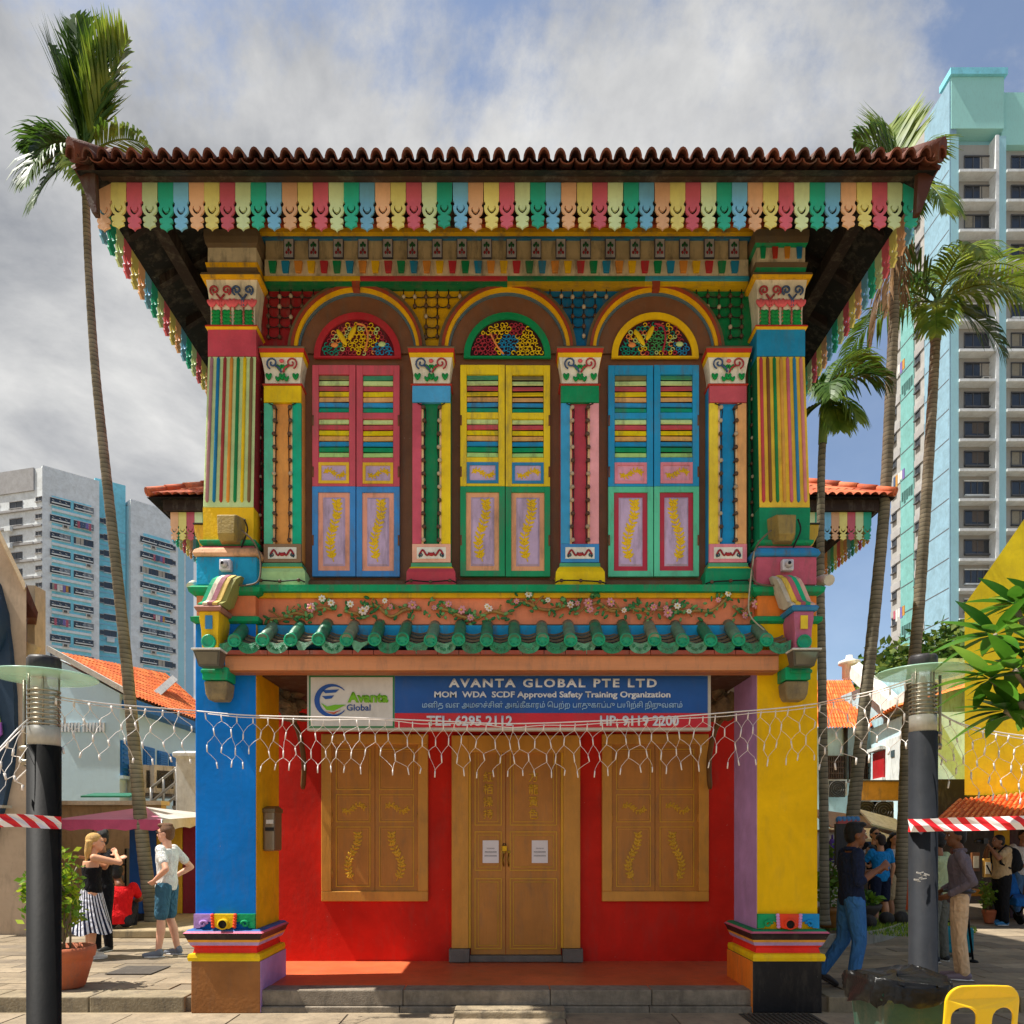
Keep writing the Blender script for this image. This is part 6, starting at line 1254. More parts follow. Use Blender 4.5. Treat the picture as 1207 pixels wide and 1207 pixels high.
def frond(base, az, el, length, droop, mat, seed, nl=34, ll=.55, lw=.036, vang=.9, hang=.35):
    r = random.Random(seed); q = MB(); d = Vector((math.cos(az)*math.cos(el), math.sin(az)*math.cos(el), math.sin(el))); side0 = Vector((-math.sin(az), math.cos(az), 0)); p = Vector(base); pts = [p.copy()]; n = 14
    for i in range(n):
        d = (d + Vector((0, 0, -droop/n*(.4+1.2*i/n)))).normalized(); p = p + d*(length/n); pts.append(p.copy())
    q.tube(pts, [lerp(.022, .005, i/n) for i in range(n+1)], mat, n=5)
    for i in range(nl):
        t = .14 + .86*i/(nl-1); f_ = t*n; k = min(n-1, int(f_)); c = pts[k].lerp(pts[k+1], f_-k); tg = (pts[min(k+1, n)]-pts[k]).normalized()
        sd_ = tg.cross(Vector((0, 0, 1))); sd_ = (side0 if sd_.length < .15 else sd_.normalized()); 
        if sd_.dot(side0) < 0: sd_ = -sd_
        up = sd_.cross(tg); up = up if up.z >= 0 else -up
        L_ = ll*(math.sin(math.pi*min(1, .18+.8*t))**.6)*r.uniform(.85, 1.1)
        for sg in (-1, 1):
            dr_ = (sd_*sg*math.sin(vang) + tg*math.cos(vang) + up*.25 + Vector((r.uniform(-.12, .12), r.uniform(-.12, .12), r.uniform(-.12, .12)))).normalized(); a0 = c; pts2 = [a0]; dd_ = dr_.copy()
            for j in range(3): dd_ = (dd_ + Vector((0, 0, -hang*(.35+.5*j)))).normalized(); a0 = a0 + dd_*L_/3; pts2.append(a0)
            wv = tg.cross(dr_).cross(dr_); wv = (tg*.8+wv*.2); wv = (wv - dr_*wv.dot(dr_)); wv = wv.normalized() if wv.length > 1e-4 else tg
            vs = []; 
            for j, w_ in enumerate((.4, 1, .8, .06)): vs += [pts2[j]+wv*lw*.5*w_, pts2[j]-wv*lw*.5*w_]
            q.add(vs, [(0, 1, 3, 2), (2, 3, 5, 4), (4, 5, 7, 6)], mat)
    return q
def palm(label, trunk, r0, r1, fronds, shaft=None, seed=1):
    pts = [W(*t) for t in trunk]; base = pts[0]; root = thing('palm_tree', base, label, 'palm tree', 'palm trees around the shophouse'); cp = catmull(pts, 24); n = len(cp); q = MB()
    rad = [lerp(r0, r1, min(1, (i/n)*1.15))*(1+.03*math.sin(i*1.9)+(.35*max(0, 1-i/(n*.03)))) for i in range(n)]; q.tube(cp, rad, tkm, n=12); q.build('trunk', root)
    top = cp[-1]; dirv = (cp[-1]-cp[-6]).normalized(); q = MB(); sh_ = [top - dirv*.1, top+dirv*.3, top+dirv*.75]; q.tube(sh_, [r1*1.15, r1*1.3, r1*.6], leafmat('crownshaft', '#5a7a34', '#7c9448', 0), n=10); q.build('crownshaft', root)
    cb = top + dirv*.6
    for i, f in enumerate(fronds):
        az, el, L_, dr_, m = f[:5]; kw = f[5] if len(f) > 5 else {}
        frond(cb + Vector((rnd.uniform(-.03, .03), rnd.uniform(-.03, .03), rnd.uniform(-.1, .05))), R(az), R(el), L_, dr_, m, seed*100+i, **kw).build('frond', root)
    return root
up_ = dict(vang=.55, hang=.08, ll=.95, nl=46, lw=.062); dn_ = dict(vang=.85, hang=.5, ll=.75, nl=36, lw=.045)
sm_ = dict(vang=.8, hang=.55, ll=.5, nl=32, lw=.04)
palm('tall slender palm leaning left of the shophouse, crown above the roof corner', [(181, 1092, 12.4), (169, 1000, 12.4), (160, 900, 12.4), (149, 780, 12.4), (134, 640, 12.45), (121, 520, 12.5), (111, 420, 12.55), (104, 310, 12.6), (101, 225, 12.6)], .115, .06,
     [(170, 72, 2.2, .1, fr_d, up_), (5, 72, 2.1, .12, fr_g, up_), (150, 82, 2.2, .15, fr_d, up_), (20, 80, 2.1, .2, fr_g, up_), (260, 84, 2.2, .1, fr_d, up_), (95, 76, 2.2, .3, fr_g, up_), (192, 40, 1.05, 2.2, fr_d, dn_), (215, 5, .95, 1.8, fr_d, dn_), (350, 30, 1.5, 1.8, fr_g, dn_), (250, -20, 1.7, 2.0, fr_d, dn_), (300, -25, 1.6, 1.6, fr_g, dn_), (230, -45, 1.6, 1.2, fr_d, dn_), (60, 20, 1.7, 1.6, fr_d, dn_)], seed=1)
palm('palm with a full green crown in front of the mint tower', [(1058, 1088, 13), (1065, 980, 13), (1070, 860, 13), (1081, 740, 13), (1091, 600, 13), (1099, 470, 13), (1103, 395, 13)], .115, .08,
     [(10, 55, 2.4, 1.9, fr_g, dn_), (-15, 28, 2.0, 1.9, fr_g, dn_), (170, 60, 2.0, 1.9, fr_d, dn_), (200, 25, 1.6, 2.0, fr_d, dn_), (265, 35, 1.8, 2.3, fr_g, dn_), (300, 5, 1.8, 2.0, fr_g, dn_), (80, 65, 2.0, 1.4, fr_d, dn_), (240, -25, 1.5, 1.5, fr_g, dn_), (330, -35, 1.6, 1.2, fr_d, dn_), (120, 40, 2.0, 1.8, fr_d, dn_), (40, 70, 2.2, 1.7, fr_g, dn_)], seed=2)
palm('palm leaning right with dead brown fronds hanging by the roof corner', [(992, 1092, 12.2), (1003, 980, 12.2), (1014, 880, 12.2), (1029, 740, 12.2), (1043, 590, 12.2), (1051, 430, 12.2), (1056, 320, 12.2), (1060, 255, 12.2)], .11, .075,
     [(80, 74, 1.5, .8, fr_g, up_), (25, 62, 1.1, 1.6, fr_g, dn_), (150, 66, 1.2, 1.0, fr_d, dn_), (60, 40, 1.1, 1.5, fr_d, dn_), (225, -72, 2.6, .3, fr_b, dict(vang=.3, hang=.4, ll=.6, nl=30, lw=.03)), (200, -76, 2.9, .2, fr_b, dict(vang=.25, hang=.4, ll=.6, nl=30, lw=.03)), (250, -80, 2.4, .2, fr_b, dict(vang=.25, hang=.3, ll=.6, nl=30, lw=.03)), (170, -10, 1.5, 1.8, fr_d, dn_), (285, -30, 1.5, 1.6, fr_g, dn_)], seed=3)
palm('slim palm close behind the yellow pillar, crown under the eaves', [(972, 1090, 10.4), (971, 950, 10.4), (969, 800, 10.4), (967, 680, 10.4), (968, 560, 10.4), (970, 515, 10.4)], .066, .05,
     [(10, 65, 1.1, 2.3, fr_g, sm_), (-20, 50, 1.0, 2.3, fr_d, sm_), (200, 40, 1.0, 2.0, fr_d, sm_), (250, 10, .9, 2.0, fr_d, sm_), (60, 65, 1.15, 2.0, fr_g, sm_), (300, -30, .8, 1.4, fr_g, sm_), (170, -30, .8, 1.4, fr_d, sm_), (25, 72, 1.2, 1.9, fr_d, sm_), (270, -50, .8, .8, fr_g, sm_)], seed=4)
# ================================================================ shrubs, pots, plumeria, far trees
def leaf_mesh(L_, w, mat, fold=.12, n=7, name='leaf', curl=.15):
    q = MB(); vs = []
    for i in range(n):
        t = i/(n-1); ww = w*.5*math.sin(math.pi*min(1, t**.75*1.0))**.8 if 0 < i < n-1 else w*.02; z = -curl*L_*t*t
        vs += [(-ww, t*L_, z+fold*ww*2), (0, t*L_, z), (ww, t*L_, z+fold*ww*2)]
    fs = []
    for i in range(n-1):
        a = 3*i; fs += [(a, a+1, a+4, a+3), (a+1, a+2, a+5, a+4)]
    return q.add(vs, fs, mat, True).mesh(name)
plm = leafmat('plumeria_leaf', '#3c6e1c', '#5f8f2c', .35, .3); plm2 = leafmat('plumeria_leaf_light', '#5a8a28', '#86ac42', .4, .3); plm3 = leafmat('plumeria_leaf_dark', '#24501a', '#3c6c24', .3, .3)
lms = [leaf_mesh(.34, .095, m) for m in (plm, plm2, plm3)]; pdist = 5.3
pt = thing('plumeria_tree', (X(1300, pdist), pdist+.2, 0), 'plumeria with long glossy leaves reaching in at the right edge', 'tree'); q = MB(); bark = paint('#7a7264', rough=.8, dirt=.2)
ros = [(1172, 748, 5.3), (1196, 712, 5.5), (1168, 800, 5.2), (1196, 790, 5.1), (1185, 838, 5.3), (1222, 760, 5.3), (1215, 840, 5.4), (1230, 710, 5.5)]
tb_ = Vector((X(1300, pdist), pdist+.2, 0)); fk = W(1275, 860, pdist+.2); q.tube([tb_, tb_.lerp(fk, .5)+Vector((.05, 0, 0)), fk], [.09, .08, .065], bark, n=9); q.build('trunk', pt)
for i, (px, py, d) in enumerate(ros):
    e_ = W(px, py, d); m_ = fk.lerp(e_, .5)+Vector((0, 0, -.08)); q = MB(); q.tube(catmull([fk, m_, e_], 5), [lerp(.045, .018, k/10) for k in range(11)], bark, n=7); q.build('branch', pt)
    r = random.Random(60+i)
    for k in range(13):
        a = k*2.399+r.uniform(-.2, .2); el = lerp(-.5, .75, k/12)+r.uniform(-.15, .15); dv = Vector((math.cos(a)*math.cos(el)-.25, math.sin(a)*math.cos(el), math.sin(el))).normalized(); s = r.uniform(.85, 1.25)
        o = inst('leaf', lms[r.choice((0, 0, 1, 2))], pt, e_ + dv*.02); o.rotation_euler = dv.to_track_quat('Y', 'Z').to_euler(); o.scale = (s, s, s)
def foliage(mb, c, rad, n, size, mats, seed, shape=1.0, droop=0):
    r = random.Random(seed); cl = [Vector((r.gauss(0, .45), r.gauss(0, .45), r.gauss(0, .45))) for _ in range(max(3, n//40))]
    for i in range(n):
        b = r.choice(cl) + Vector((r.gauss(0, .2), r.gauss(0, .2), r.gauss(0, .2)))
        if b.length > 1.15: b = b.normalized()*r.uniform(.7, 1.1)
        p = Vector(c) + Vector((b.x*rad[0], b.y*rad[1], b.z*rad[2])); s = size*r.uniform(.6, 1.3); dv = Vector((r.gauss(0, 1), r.gauss(0, 1), r.gauss(0, .7)-droop)).normalized(); w = dv.orthogonal().normalized()*s*.28; w = Quaternion(dv, r.uniform(0, 6.28)) @ w
        mb.add([p, p+dv*s*.5+w, p+dv*s, p+dv*s*.5-w], [(0, 1, 2), (0, 2, 3)], r.choice(mats))
yg = leafmat('shrub_yellow', '#86a018', '#c0c83c', .4); yg2 = leafmat('shrub_green', '#4f7a1e', '#7c9c2c', .35); dg = leafmat('tree_green', '#2a4418', '#4c6a22', .25); dg2 = leafmat('tree_olive', '#54682a', '#7c8a3a', .3)
def pot_plant(name, label, px, d, zb, rimr, h, pm_, fol, seed, stems=4, mats=(yg, yg2), size=.09, n=600, shift=0):
    t = thing(name, (X(px, d), d, zb), label, 'potted plant'); q = MB(); x = X(px, d); R_ = rimr
    q.lathe([(R_*.62, 0), (R_*.68, .02), (R_*.92, h*.62), (R_*.93, h*.70), (R_*1.0, h*.74), (R_*1.04, h*.9), (R_*1.02, h), (R_*.9, h), (R_*.86, h*.86)], (x, d, zb), pm_, n=26); q.build('pot', t); q = MB(); q.lathe([(R_*.88, 0), (R_*.3, .03), (.01, .035)], (x, d, zb+h*.86), paint('#3a2c20', rough=.9), n=18); q.build('soil', t)
    r = random.Random(seed); q = MB()
    for k in range(stems):
        e_ = Vector((x+r.uniform(-.5, .5)*fol[0], d+r.uniform(-.5, .5)*fol[1], zb+h+fol[2]*r.uniform(.6, 1))); q.tube(catmull([(x+r.uniform(-.05, .05), d, zb+h*.85), (x+r.uniform(-.08, .08), d, zb+h+fol[2]*.4), e_], 4), .011, paint('#6a5a3a'), n=5)
    q.build('stem', t); q = MB(); foliage(q, (x+shift, d, zb+h+fol[2]*.55), (fol[0], fol[1], fol[2]*.52), n, size, mats, seed); q.build('foliage', t); return t
terra = paint('#b0603c', rough=.75, mott=.15, dirt=.2, bump=.15); glz = paint('#8a5a24', rough=.35, mott=.2, dirt=.15)
pot_plant('potted_plant', 'terracotta pot with a tall yellow-green shrub behind the left lamp post', 77, 7.55, KZ+.004, .27, .42, terra, (.27, .24, 1.0), 21, stems=6, size=.085, n=1000, shift=-.12)
pot_plant('potted_plant', 'brown glazed pot with a leafy shrub right of the yellow pillar', 976, 11.0, KZ+.185, .17, .30, glz, (.22, .2, .85), 22, n=500, size=.1, mats=(yg2, dg2))
pot_plant('potted_plant', 'small terracotta pot with a bushy plant before the orange bench', 1166, 13.1, KZ, .11, .24, terra, (.22, .2, .55), 23, n=350, mats=(yg2, dg2))
# raised planter with bowl and stone balls
pp = [(X(p, d), d) for p, d in ((940, 10.25), (985, 10.25), (1020, 10.5), (1050, 11.1), (1068, 12.0), (1070, 13.2), (1040, 14.2), (940, 14.2))]; pc = [(v.x, v.y) for v in catmull([(a, b, 0) for a, b in pp], 4)]
pln = thing('planter', (X(1005, 12), 12, KZ), 'raised curved planter with pale kerb and grass around the right palms', 'planter'); q = MB(); n = len(pc); cxm = sum(p[0] for p in pc)/n; cym = sum(p[1] for p in pc)/n; inn = [(lerp(a, cxm, .07), lerp(b, cym, .07)) for a, b in pc]; zt_ = KZ+.18
vs = [(a, b, KZ-.02) for a, b in pc] + [(a, b, zt_) for a, b in pc] + [(a, b, zt_) for a, b in inn] + [(a, b, zt_-.06) for a, b in inn]; fs = []
for i in range(n):
    j = (i+1) % n
    for k in range(3): fs.append((k*n+i, k*n+j, (k+1)*n+j, (k+1)*n+i))
q.add(vs, fs, paint('#9b9484', rough=.85, dirt=.3, mott=.15)); q.build('kerb', pln); q = MB(); q.add([(a, b, zt_-.03) for a, b in inn], [tuple(range(n))], paint('#5a4a30', rough=.95)); q.build('soil', pln)
q = MB(); r = random.Random(9)
for i in range(5000):
    a = r.uniform(0, 6.283); t = math.sqrt(r.random()); x, y = cxm+math.cos(a)*t*1.35, cym+math.sin(a)*t*1.75
    h = r.uniform(.03, .08); q.add([(x-.006, y, zt_-.03), (x+.006, y, zt_-.03), (x+r.uniform(-.03, .03), y+r.uniform(-.03, .03), zt_-.03+h)], [(0, 1, 2)], yg2 if r.random() < .6 else yg)
q.build('grass', pln, kind='stuff')
d = 11.6; bo = thing('stone_bowl', (X(1013, d), d, zt_), 'dark stone bowl planter on a red foot behind the walking man', 'planter'); q = MB(); q.lathe([(.14, 0), (.16, .10), (.13, .14)], (X(1013, d), d, zt_-.03), paint('#8a3a2a', rough=.7), n=14); q.build('foot', bo); q = MB(); q.lathe([(.10, .11), (.22, .16), (.31, .27), (.33, .33), (.29, .33), (.2, .25)], (X(1013, d), d, zt_-.03), paint('#3a322c', rough=.8, dirt=.2), n=20); q.build('bowl', bo); q = MB(); foliage(q, (X(1013, d), d, zt_+.4), (.26, .2, .14), 160, .12, (dg, yg2), 31); q.build('foliage', bo)
for i, (px, py, d) in enumerate(((1024, 1092, 11.2), (1045, 1086, 11.6), (1062, 1090, 11.7))): q = MB(); q.sphere((X(px, d), d, zt_+.07), (.115, .115, .11), paint('#2e2a26', rough=.85, bump=.4), 14, 9); q.build('stone_ball', org=(X(px, d), d, zt_-.04), label=('left', 'middle', 'right')[i] + ' of three dark stone balls on the planter grass', cat='stone ball', group='stone balls on the planter')
def tree(label, px, d, zb, h, rad, n, mats, seed, size=.35):
    x = X(px, d); t = thing('tree', (x, d, zb), label, 'tree', 'trees behind the right houses'); q = MB(); c = Vector((x, d, zb+h)); q.tube([(x, d, zb), (x+.1, d, zb+h*.5), c], [.25, .2, .08], bark, n=8); r = random.Random(seed)
    for k in range(6): q.tube([(x+.08, d, zb+h*.55), c+Vector((r.uniform(-.6, .6)*rad[0], r.uniform(-.5, .5)*rad[1], r.uniform(-.4, .5)*rad[2]))], [.1, .03], bark, n=6)
    q.build('trunk', t); q = MB(); foliage(q, c, rad, n, size, mats, seed); q.build('crown', t)
tree('olive green tree behind the right lamp post', 1062, 31, 0, 8.0, (2.0, 2, 1.6), 2600, (dg2, dg), 41); tree('dense dark tree against the yellow wall', 1112, 30, 0, 8.4, (2.1, 2, 1.7), 2800, (dg, dg2, dg), 42)
# ================================================================ lamp posts, tape, bin, chair
blk = paint('#0e0e10', rough=.6, spec=.12, mott=.2, dirt=.03, bump=.05); gl_g = glassmat('lamp_disc_glass', '#bfe8cf', .25, .48); gl_c = glassmat('lamp_glass', '#cfd4c8', .15, .45); stl = steel('#a49c8c', .3)
def lamp_post(px, d, cap_y, label, rod, rr=.103, disc_r=.33, shaft=blk):
    x = X(px, d); t = thing('lamp_post', (x, d, 0), label, 'lamp post', 'round bollard lamp posts'); zc = Z(cap_y, d); k = rr/.103
    q = MB(); q.lathe([(rr*1.25, 0), (rr*1.25, .03), (rr, .035), (rr, zc-.60*k)], (x, d, 0), shaft, n=28); q.build('shaft', t)
    q = MB(); q.lathe([(rr*.96, zc-.60*k), (rr*.96, zc-.47*k)], (x, d, 0), paint('#b7b3a8', rough=.4), n=28); q.build('collar', t)
    q = MB(); q.lathe([(rr*.8, zc-.47*k), (rr*.8, zc-.1)], (x, d, 0), gl_c, n=24, caps=False); q.build('lens', t); q = MB(); q.lathe([(rr*.3, zc-.47*k), (rr*.3, zc-.2*k), (rr*.12, zc-.16*k)], (x, d, 0), paint('#d8d2be', rough=.3), n=12); q.build('bulb', t)
    for i in range(8): q = MB(); z = zc-.455*k+i*.032*k; q.lathe([(rr*.78, z), (rr*.97, z-.006), (rr*.97, z+.006), (rr*.8, z+.006)], (x, d, 0), stl, n=24, caps=False); q.build('louvre_ring', t)
    for a in (0.4, 2.0, 3.6, 5.2): q = MB(); q.tube([(x+rr*.86*math.cos(a), d+rr*.86*math.sin(a), zc-.48*k), (x+rr*.86*math.cos(a), d+rr*.86*math.sin(a), zc-.08)], .006, stl, n=5); q.build('rod', t)
    q = MB(); q.lathe([(rr*.92, zc-.10*k), (rr*1.0, zc-.095*k), (rr*1.0, zc-.02), (rr*.9, zc), (.02, zc+.004)], (x, d, 0), paint('#2a272a', rough=.5, dirt=.2), n=28); q.build('cap', t)
    zd = zc-.135*k; q = MB(); q.lathe([(rr*.83, zd+.004), (disc_r*.96, zd+.01), (disc_r, zd), (disc_r*.96, zd-.006), (rr*.83, zd-.01)], (x, d, 0), gl_g, n=48, caps=False); q.build('glass_disc', t)
    xr = x+rod*(rr+.012); yr = d-.03; q = MB(); q.tube([(xr, yr, zc-.16), (xr, yr, zc-.74)], .011, stl, n=7); q.build('side_rod', t)
    for dz in (-.62, -.71): q = MB(); q.lathe([(.018, -.05), (.022, -.03), (.022, 0.02), (.015, .03)], (xr-rod*.02, yr, zc+dz*k), stl, n=10, axis='x'); q.build('clamp', t)
    q = MB(); q.tube(catmull([(xr, yr, zc-.72), (xr-rod*.05, yr-.03, zc-.75), (xr+rod*.04, yr, zc-.82), (xr+rod*.05, yr, zc-.84)], 4), .006, wlm, n=5); q.build('cable_tie', t); return t
lamp_post(52, 5.0, 775, 'black round lamp post with a pale glass disc at the left edge', -1); lamp_post(1088, 5.8, 773, 'dark grey round lamp post with a green glass disc on the right', 1, shaft=paint('#25272b', spec=.08, rough=.6, mott=.2, dirt=.03, bump=.05), disc_r=.345)
q = MB(); 
for i in range(9): q.obox(W(1088+rnd.uniform(-9, 9), 1033+rnd.uniform(-5, 6), 5.69), (rnd.uniform(.015, .05), .004, rnd.uniform(.006, .014)), Matrix.Rotation(rnd.uniform(-.4, .4), 3, 'Y'), paint('#c9c6c0'))
q.build('sticker_remnant', org=W(1088, 1036, 5.69), label='torn white sticker remains on the right lamp post', cat='sticker')
tr_, twh = paint('#d8202a', rough=.4, mott=.05, dirt=.02, bump=0), paint('#e8e2e0', rough=.4, mott=.03, dirt=.03, bump=0)
def tape(path, label, period=.115, seed=0):
    """path: [(px, py_centre, d, half height)]"""
    P_ = [W(a, b, c) for a, b, c, h in path]; cp = catmull(P_, 8); L_ = [0]
    for a, b in zip(cp, cp[1:]): L_.append(L_[-1]+(b-a).length)
    def at(s):
        s = max(0, min(L_[-1], s))
        for i in range(len(cp)-1):
            if s <= L_[i+1]: return cp[i].lerp(cp[i+1], (s-L_[i])/max(1e-6, L_[i+1]-L_[i]))
        return cp[-1]
    hh = path[0][3]; n = int(L_[-1]/(period/2)); q = MB(); sk = .05
    for i in range(n):
        s0, s1 = i*period/2, (i+1)*period/2; m = tr_ if i % 2 else twh; wob = lambda s: Vector((0, .012*math.sin(s*9), 0))
        q.add([at(s0-sk)+Vector((0, 0, hh))+wob(s0), at(s1-sk)+Vector((0, 0, hh))+wob(s1), at(s1)+wob(s1)*-1, at(s0)-wob(s0), at(s1+sk)-Vector((0, 0, hh))+wob(s1), at(s0+sk)-Vector((0, 0, hh))+wob(s0)], [(0, 3, 2, 1), (3, 5, 4, 2)], m)
    o = q.build('barrier_tape', org=P_[0], label=label, cat='tape', group='barrier tape'); sm = o.modifiers.new('thick', 'SOLIDIFY'); sm.thickness = .0015
tape([(-60, 970, 4.6, .042), (10, 967, 4.75, .042), (35, 968, 4.86, .042), (52, 969, 4.885, .042), (71.5, 970, 4.97, .042), (71.8, 970, 5.06, .042)], 'red and white barrier tape tied to the left lamp post'); tape([(1071.5, 973, 5.85, .05), (1072, 973, 5.72, .05), (1088, 973, 5.685, .05), (1110, 972, 5.66, .05), (1160, 971, 5.5, .05), (1260, 968, 5.2, .05)], 'red and white barrier tape stretched from the right lamp post')
bd = 4.3; bxc = X(1079, bd); bn = thing('waste_bin', (bxc, bd+.2, 0), 'green plastic bin lined with a black bag in front of the right lamp post', 'bin'); q = MB(); bgm = paint('#22463a', rough=.45, mott=.15, dirt=.25); rz_ = Z(1160, bd)
q.mould([(.04, -.06), (rz_-.10, -.005), (rz_-.095, .012), (rz_-.05, .014)], bxc-.195, bxc+.195, bd, bd+.42, bgm); q.build('body', bn, bevel=.02)
for s in (-1, 1): q = MB(); q.lathe([(.07, -.02), (.07, .02)], (bxc+s*.15, bd+.4, .07), blk, n=14, axis='x'); q.build('wheel', bn)
q = MB(); r = random.Random(3); nseg = 72; rows = 11; vs = []
for j in range(rows):
    t = j/(rows-1)
    for i in range(nseg):
        a = 6.2832*i/nseg; cx_, sy_ = math.cos(a), math.sin(a); e = .5; ux = abs(cx_)**e*math.copysign(1, cx_); uy = abs(sy_)**e*math.copysign(1, sy_)
        o = .026+.012*math.sin(t*2.6)+.012*t*math.sin(5*a+3*t+1.3)+.010*math.sin(23*a+4*math.sin(3*a)+5*t)*(.4+t)+r.uniform(-.004, .004)
        z = rz_+.03-(.155+.02*math.sin(2*a+2)+.018*math.sin(7*a)+.010*math.sin(19*a))*t if t > .18 else rz_+.012+.028*math.sin(t*8+2*a)+r.uniform(-.004, .004); 
        vs.append((bxc+ux*(.215+o), bd+.21+uy*(.23+o), z))
inn = len(vs)
for j, (sc_, dz) in enumerate(((.9, -.008), (.5, -.01), (.04, -.012))):
    for i in range(nseg): v = vs[i]; vs.append((bxc+(v[0]-bxc)*sc_, bd+.21+(v[1]-bd-.21)*sc_, v[2]+dz+r.uniform(-.006, .006)))
fs = [(j*nseg+i, (j+1)*nseg+i, (j+1)*nseg+(i+1) % nseg, j*nseg+(i+1) % nseg) for j in range(rows-1) for i in range(nseg)]
fs += [(i, (i+1) % nseg, inn+(i+1) % nseg, inn+i) for i in range(nseg)] + [(inn+j*nseg+i, inn+j*nseg+(i+1) % nseg, inn+(j+1)*nseg+(i+1) % nseg, inn+(j+1)*nseg+i) for j in range(2) for i in range(nseg)]
q.add(vs, fs, paint('#0b0b0d', rough=.34, mott=.05, dirt=0, bump=.2, scale=5, spec=.25), True); q.build('bin_liner', bn)
q = MB(); q.box(bxc-.185, bxc-.115, bd-.004, bd-.001+.02, rz_-.55, rz_-.27, paint('#d4d2cc')); 
for k in range(6): q.box(bxc-.178, bxc-.125-rnd.uniform(0, .03), bd-.0065, bd-.0042, rz_-.30-k*.04, rz_-.285-k*.04, paint(rnd.choice(('#8a2a34', '#3a7aa8', '#4a4a4a'))))
q.build('sticker', bn)
# yellow chair
cd = 4.0; cxc = X(1156.5, cd); ch = thing('plastic_chair', (cxc, cd+.2, 0), 'yellow plastic chair with two slots in its back, bottom right corner', 'chair'); ym = paint('#f2c40c', rough=.28, mott=.04, dirt=.05, bump=.05, spec=.5); zt_c = Z(1160, cd); w = .20
def bend(mb):
    for i, v in enumerate(mb.v): mb.v[i] = (v[0], v[1]-.9*(v[0]-cxc)**2*0+ .7*(v[0]-cxc)**2 - .12*(v[2]-.45), v[2])
ol = []
zb_ = .44
def arcp(cx, cz, rx, rz2, a0, a1, n=8): return [(cx+rx*math.cos(lerp(a0, a1, i/n)), cz+rz2*math.sin(lerp(a0, a1, i/n))) for i in range(n+1)]
ol += [(cxc-w*1.02, zb_)] + [(cxc-w*1.0, zt_c-.2)] + arcp(cxc-w+.09, zt_c-.10, .09, .10, math.pi, math.pi/2) + [(cxc-.04, zt_c+.004), (cxc+.04, zt_c+.004)] + arcp(cxc+w-.09, zt_c-.10, .09, .10, math.pi/2, 0) + [(cxc+w, zt_c-.2), (cxc+w*1.02, zb_)]
ol += [(cxc+w-.03, zb_)] + arcp(cxc+.105, zt_c-.175, .062, .055, 0, math.pi)[0:] + [(cxc+.035, zb_), (cxc-.035, zb_)] + arcp(cxc-.105, zt_c-.175, .062, .055, 0, math.pi) + [(cxc-w+.03, zb_)]
q = MB(); q.prism(ol, cd, cd+.018, ym); bend(q); q.build('backrest', ch, bevel=.006)
q = MB(); q.mould([(.425, -.01), (.44, 0), (.45, -.01)], cxc-.21, cxc+.21, cd+.02, cd+.43, ym); q.build('seat', ch, bevel=.01)
for sx_ in (-1, 1):
    for y_ in (cd+.05, cd+.40): q = MB(); q.tube([(cxc+sx_*.18, y_, .43), (cxc+sx_*.215, y_+(-.04 if y_ < cd+.2 else .04), 0)], [.028, .02], ym, n=8); q.build('leg', ch)
# ================================================================ people
CL = {}
def cloth(h):
    if h in CL: return CL[h]
    m = bpy.data.materials.new('cloth_' + h.lstrip('#')); m.use_nodes = True; t = m.node_tree; b = t.nodes['Principled BSDF']; n_, l_ = t.nodes.new, t.links.new; c = lin(h)
    g = n_('ShaderNodeNewGeometry'); mp = n_('ShaderNodeMapping'); mp.inputs['Scale'].default_value = (1, 1, .55); mp.inputs['Rotation'].default_value = (.3, .4, 0); l_(g.outputs['Position'], mp.inputs[0])
    a = n_('ShaderNodeTexNoise'); a.inputs['Scale'].default_value = 13; a.inputs['Detail'].default_value = 3; a.inputs['Distortion'].default_value = 1.6; l_(mp.outputs[0], a.inputs['Vector'])
    r = n_('ShaderNodeValToRGB'); l_(a.outputs['Fac'], r.inputs[0]); e = r.color_ramp.elements; e[0].position = .3; e[1].position = .7; e[0].color = tuple(x*.82 for x in c)+(1,); e[1].color = tuple(min(.9, x*1.1) for x in c)+(1,)
    l_(r.outputs[0], b.inputs['Base Color']); b.inputs['Roughness'].default_value = .85; b.inputs['Specular IOR Level'].default_value = .15
    bp = n_('ShaderNodeBump'); bp.inputs['Strength'].default_value = .8; bp.inputs['Distance'].default_value = .05; l_(a.outputs['Fac'], bp.inputs['Height']); l_(bp.outputs[0], b.inputs['Normal']); CL[h] = m; return m
def skin(h): return paint(h, rough=.5, mott=.08, bump=.05, scale=12, dirt=0, spec=.3, kind='skin')
BM = paint('#808080')
def blob(name, parent, M, build, mat, voxel, smooth=3):
    """one continuous surface: overlapping volumes fused by a voxel remesh"""
    q = MB(); build(q); me = q.mesh(name); ob = bpy.data.objects.new(name, me); TMP.collection.objects.link(ob)
    m = ob.modifiers.new('r', 'REMESH'); m.mode = 'VOXEL'; m.voxel_size = voxel; m.use_smooth_shade = True
    if smooth: s = ob.modifiers.new('s', 'SMOOTH'); s.factor = .5; s.iterations = smooth
    TMP.view_layers[0].update(); dgp = TMP.view_layers[0].depsgraph; me2 = bpy.data.meshes.new_from_object(ob.evaluated_get(dgp)); bpy.data.objects.remove(ob); bpy.data.meshes.remove(me)
    base = ORG[parent]; me2.transform(Matrix.Translation(-base) @ M); me2.materials.clear(); me2.materials.append(mat); me2.name = name
    for p in me2.polygons: p.use_smooth = True
    o = bpy.data.objects.new(name, me2); COL.objects.link(o); o.parent = parent; ORG[o] = base; return o
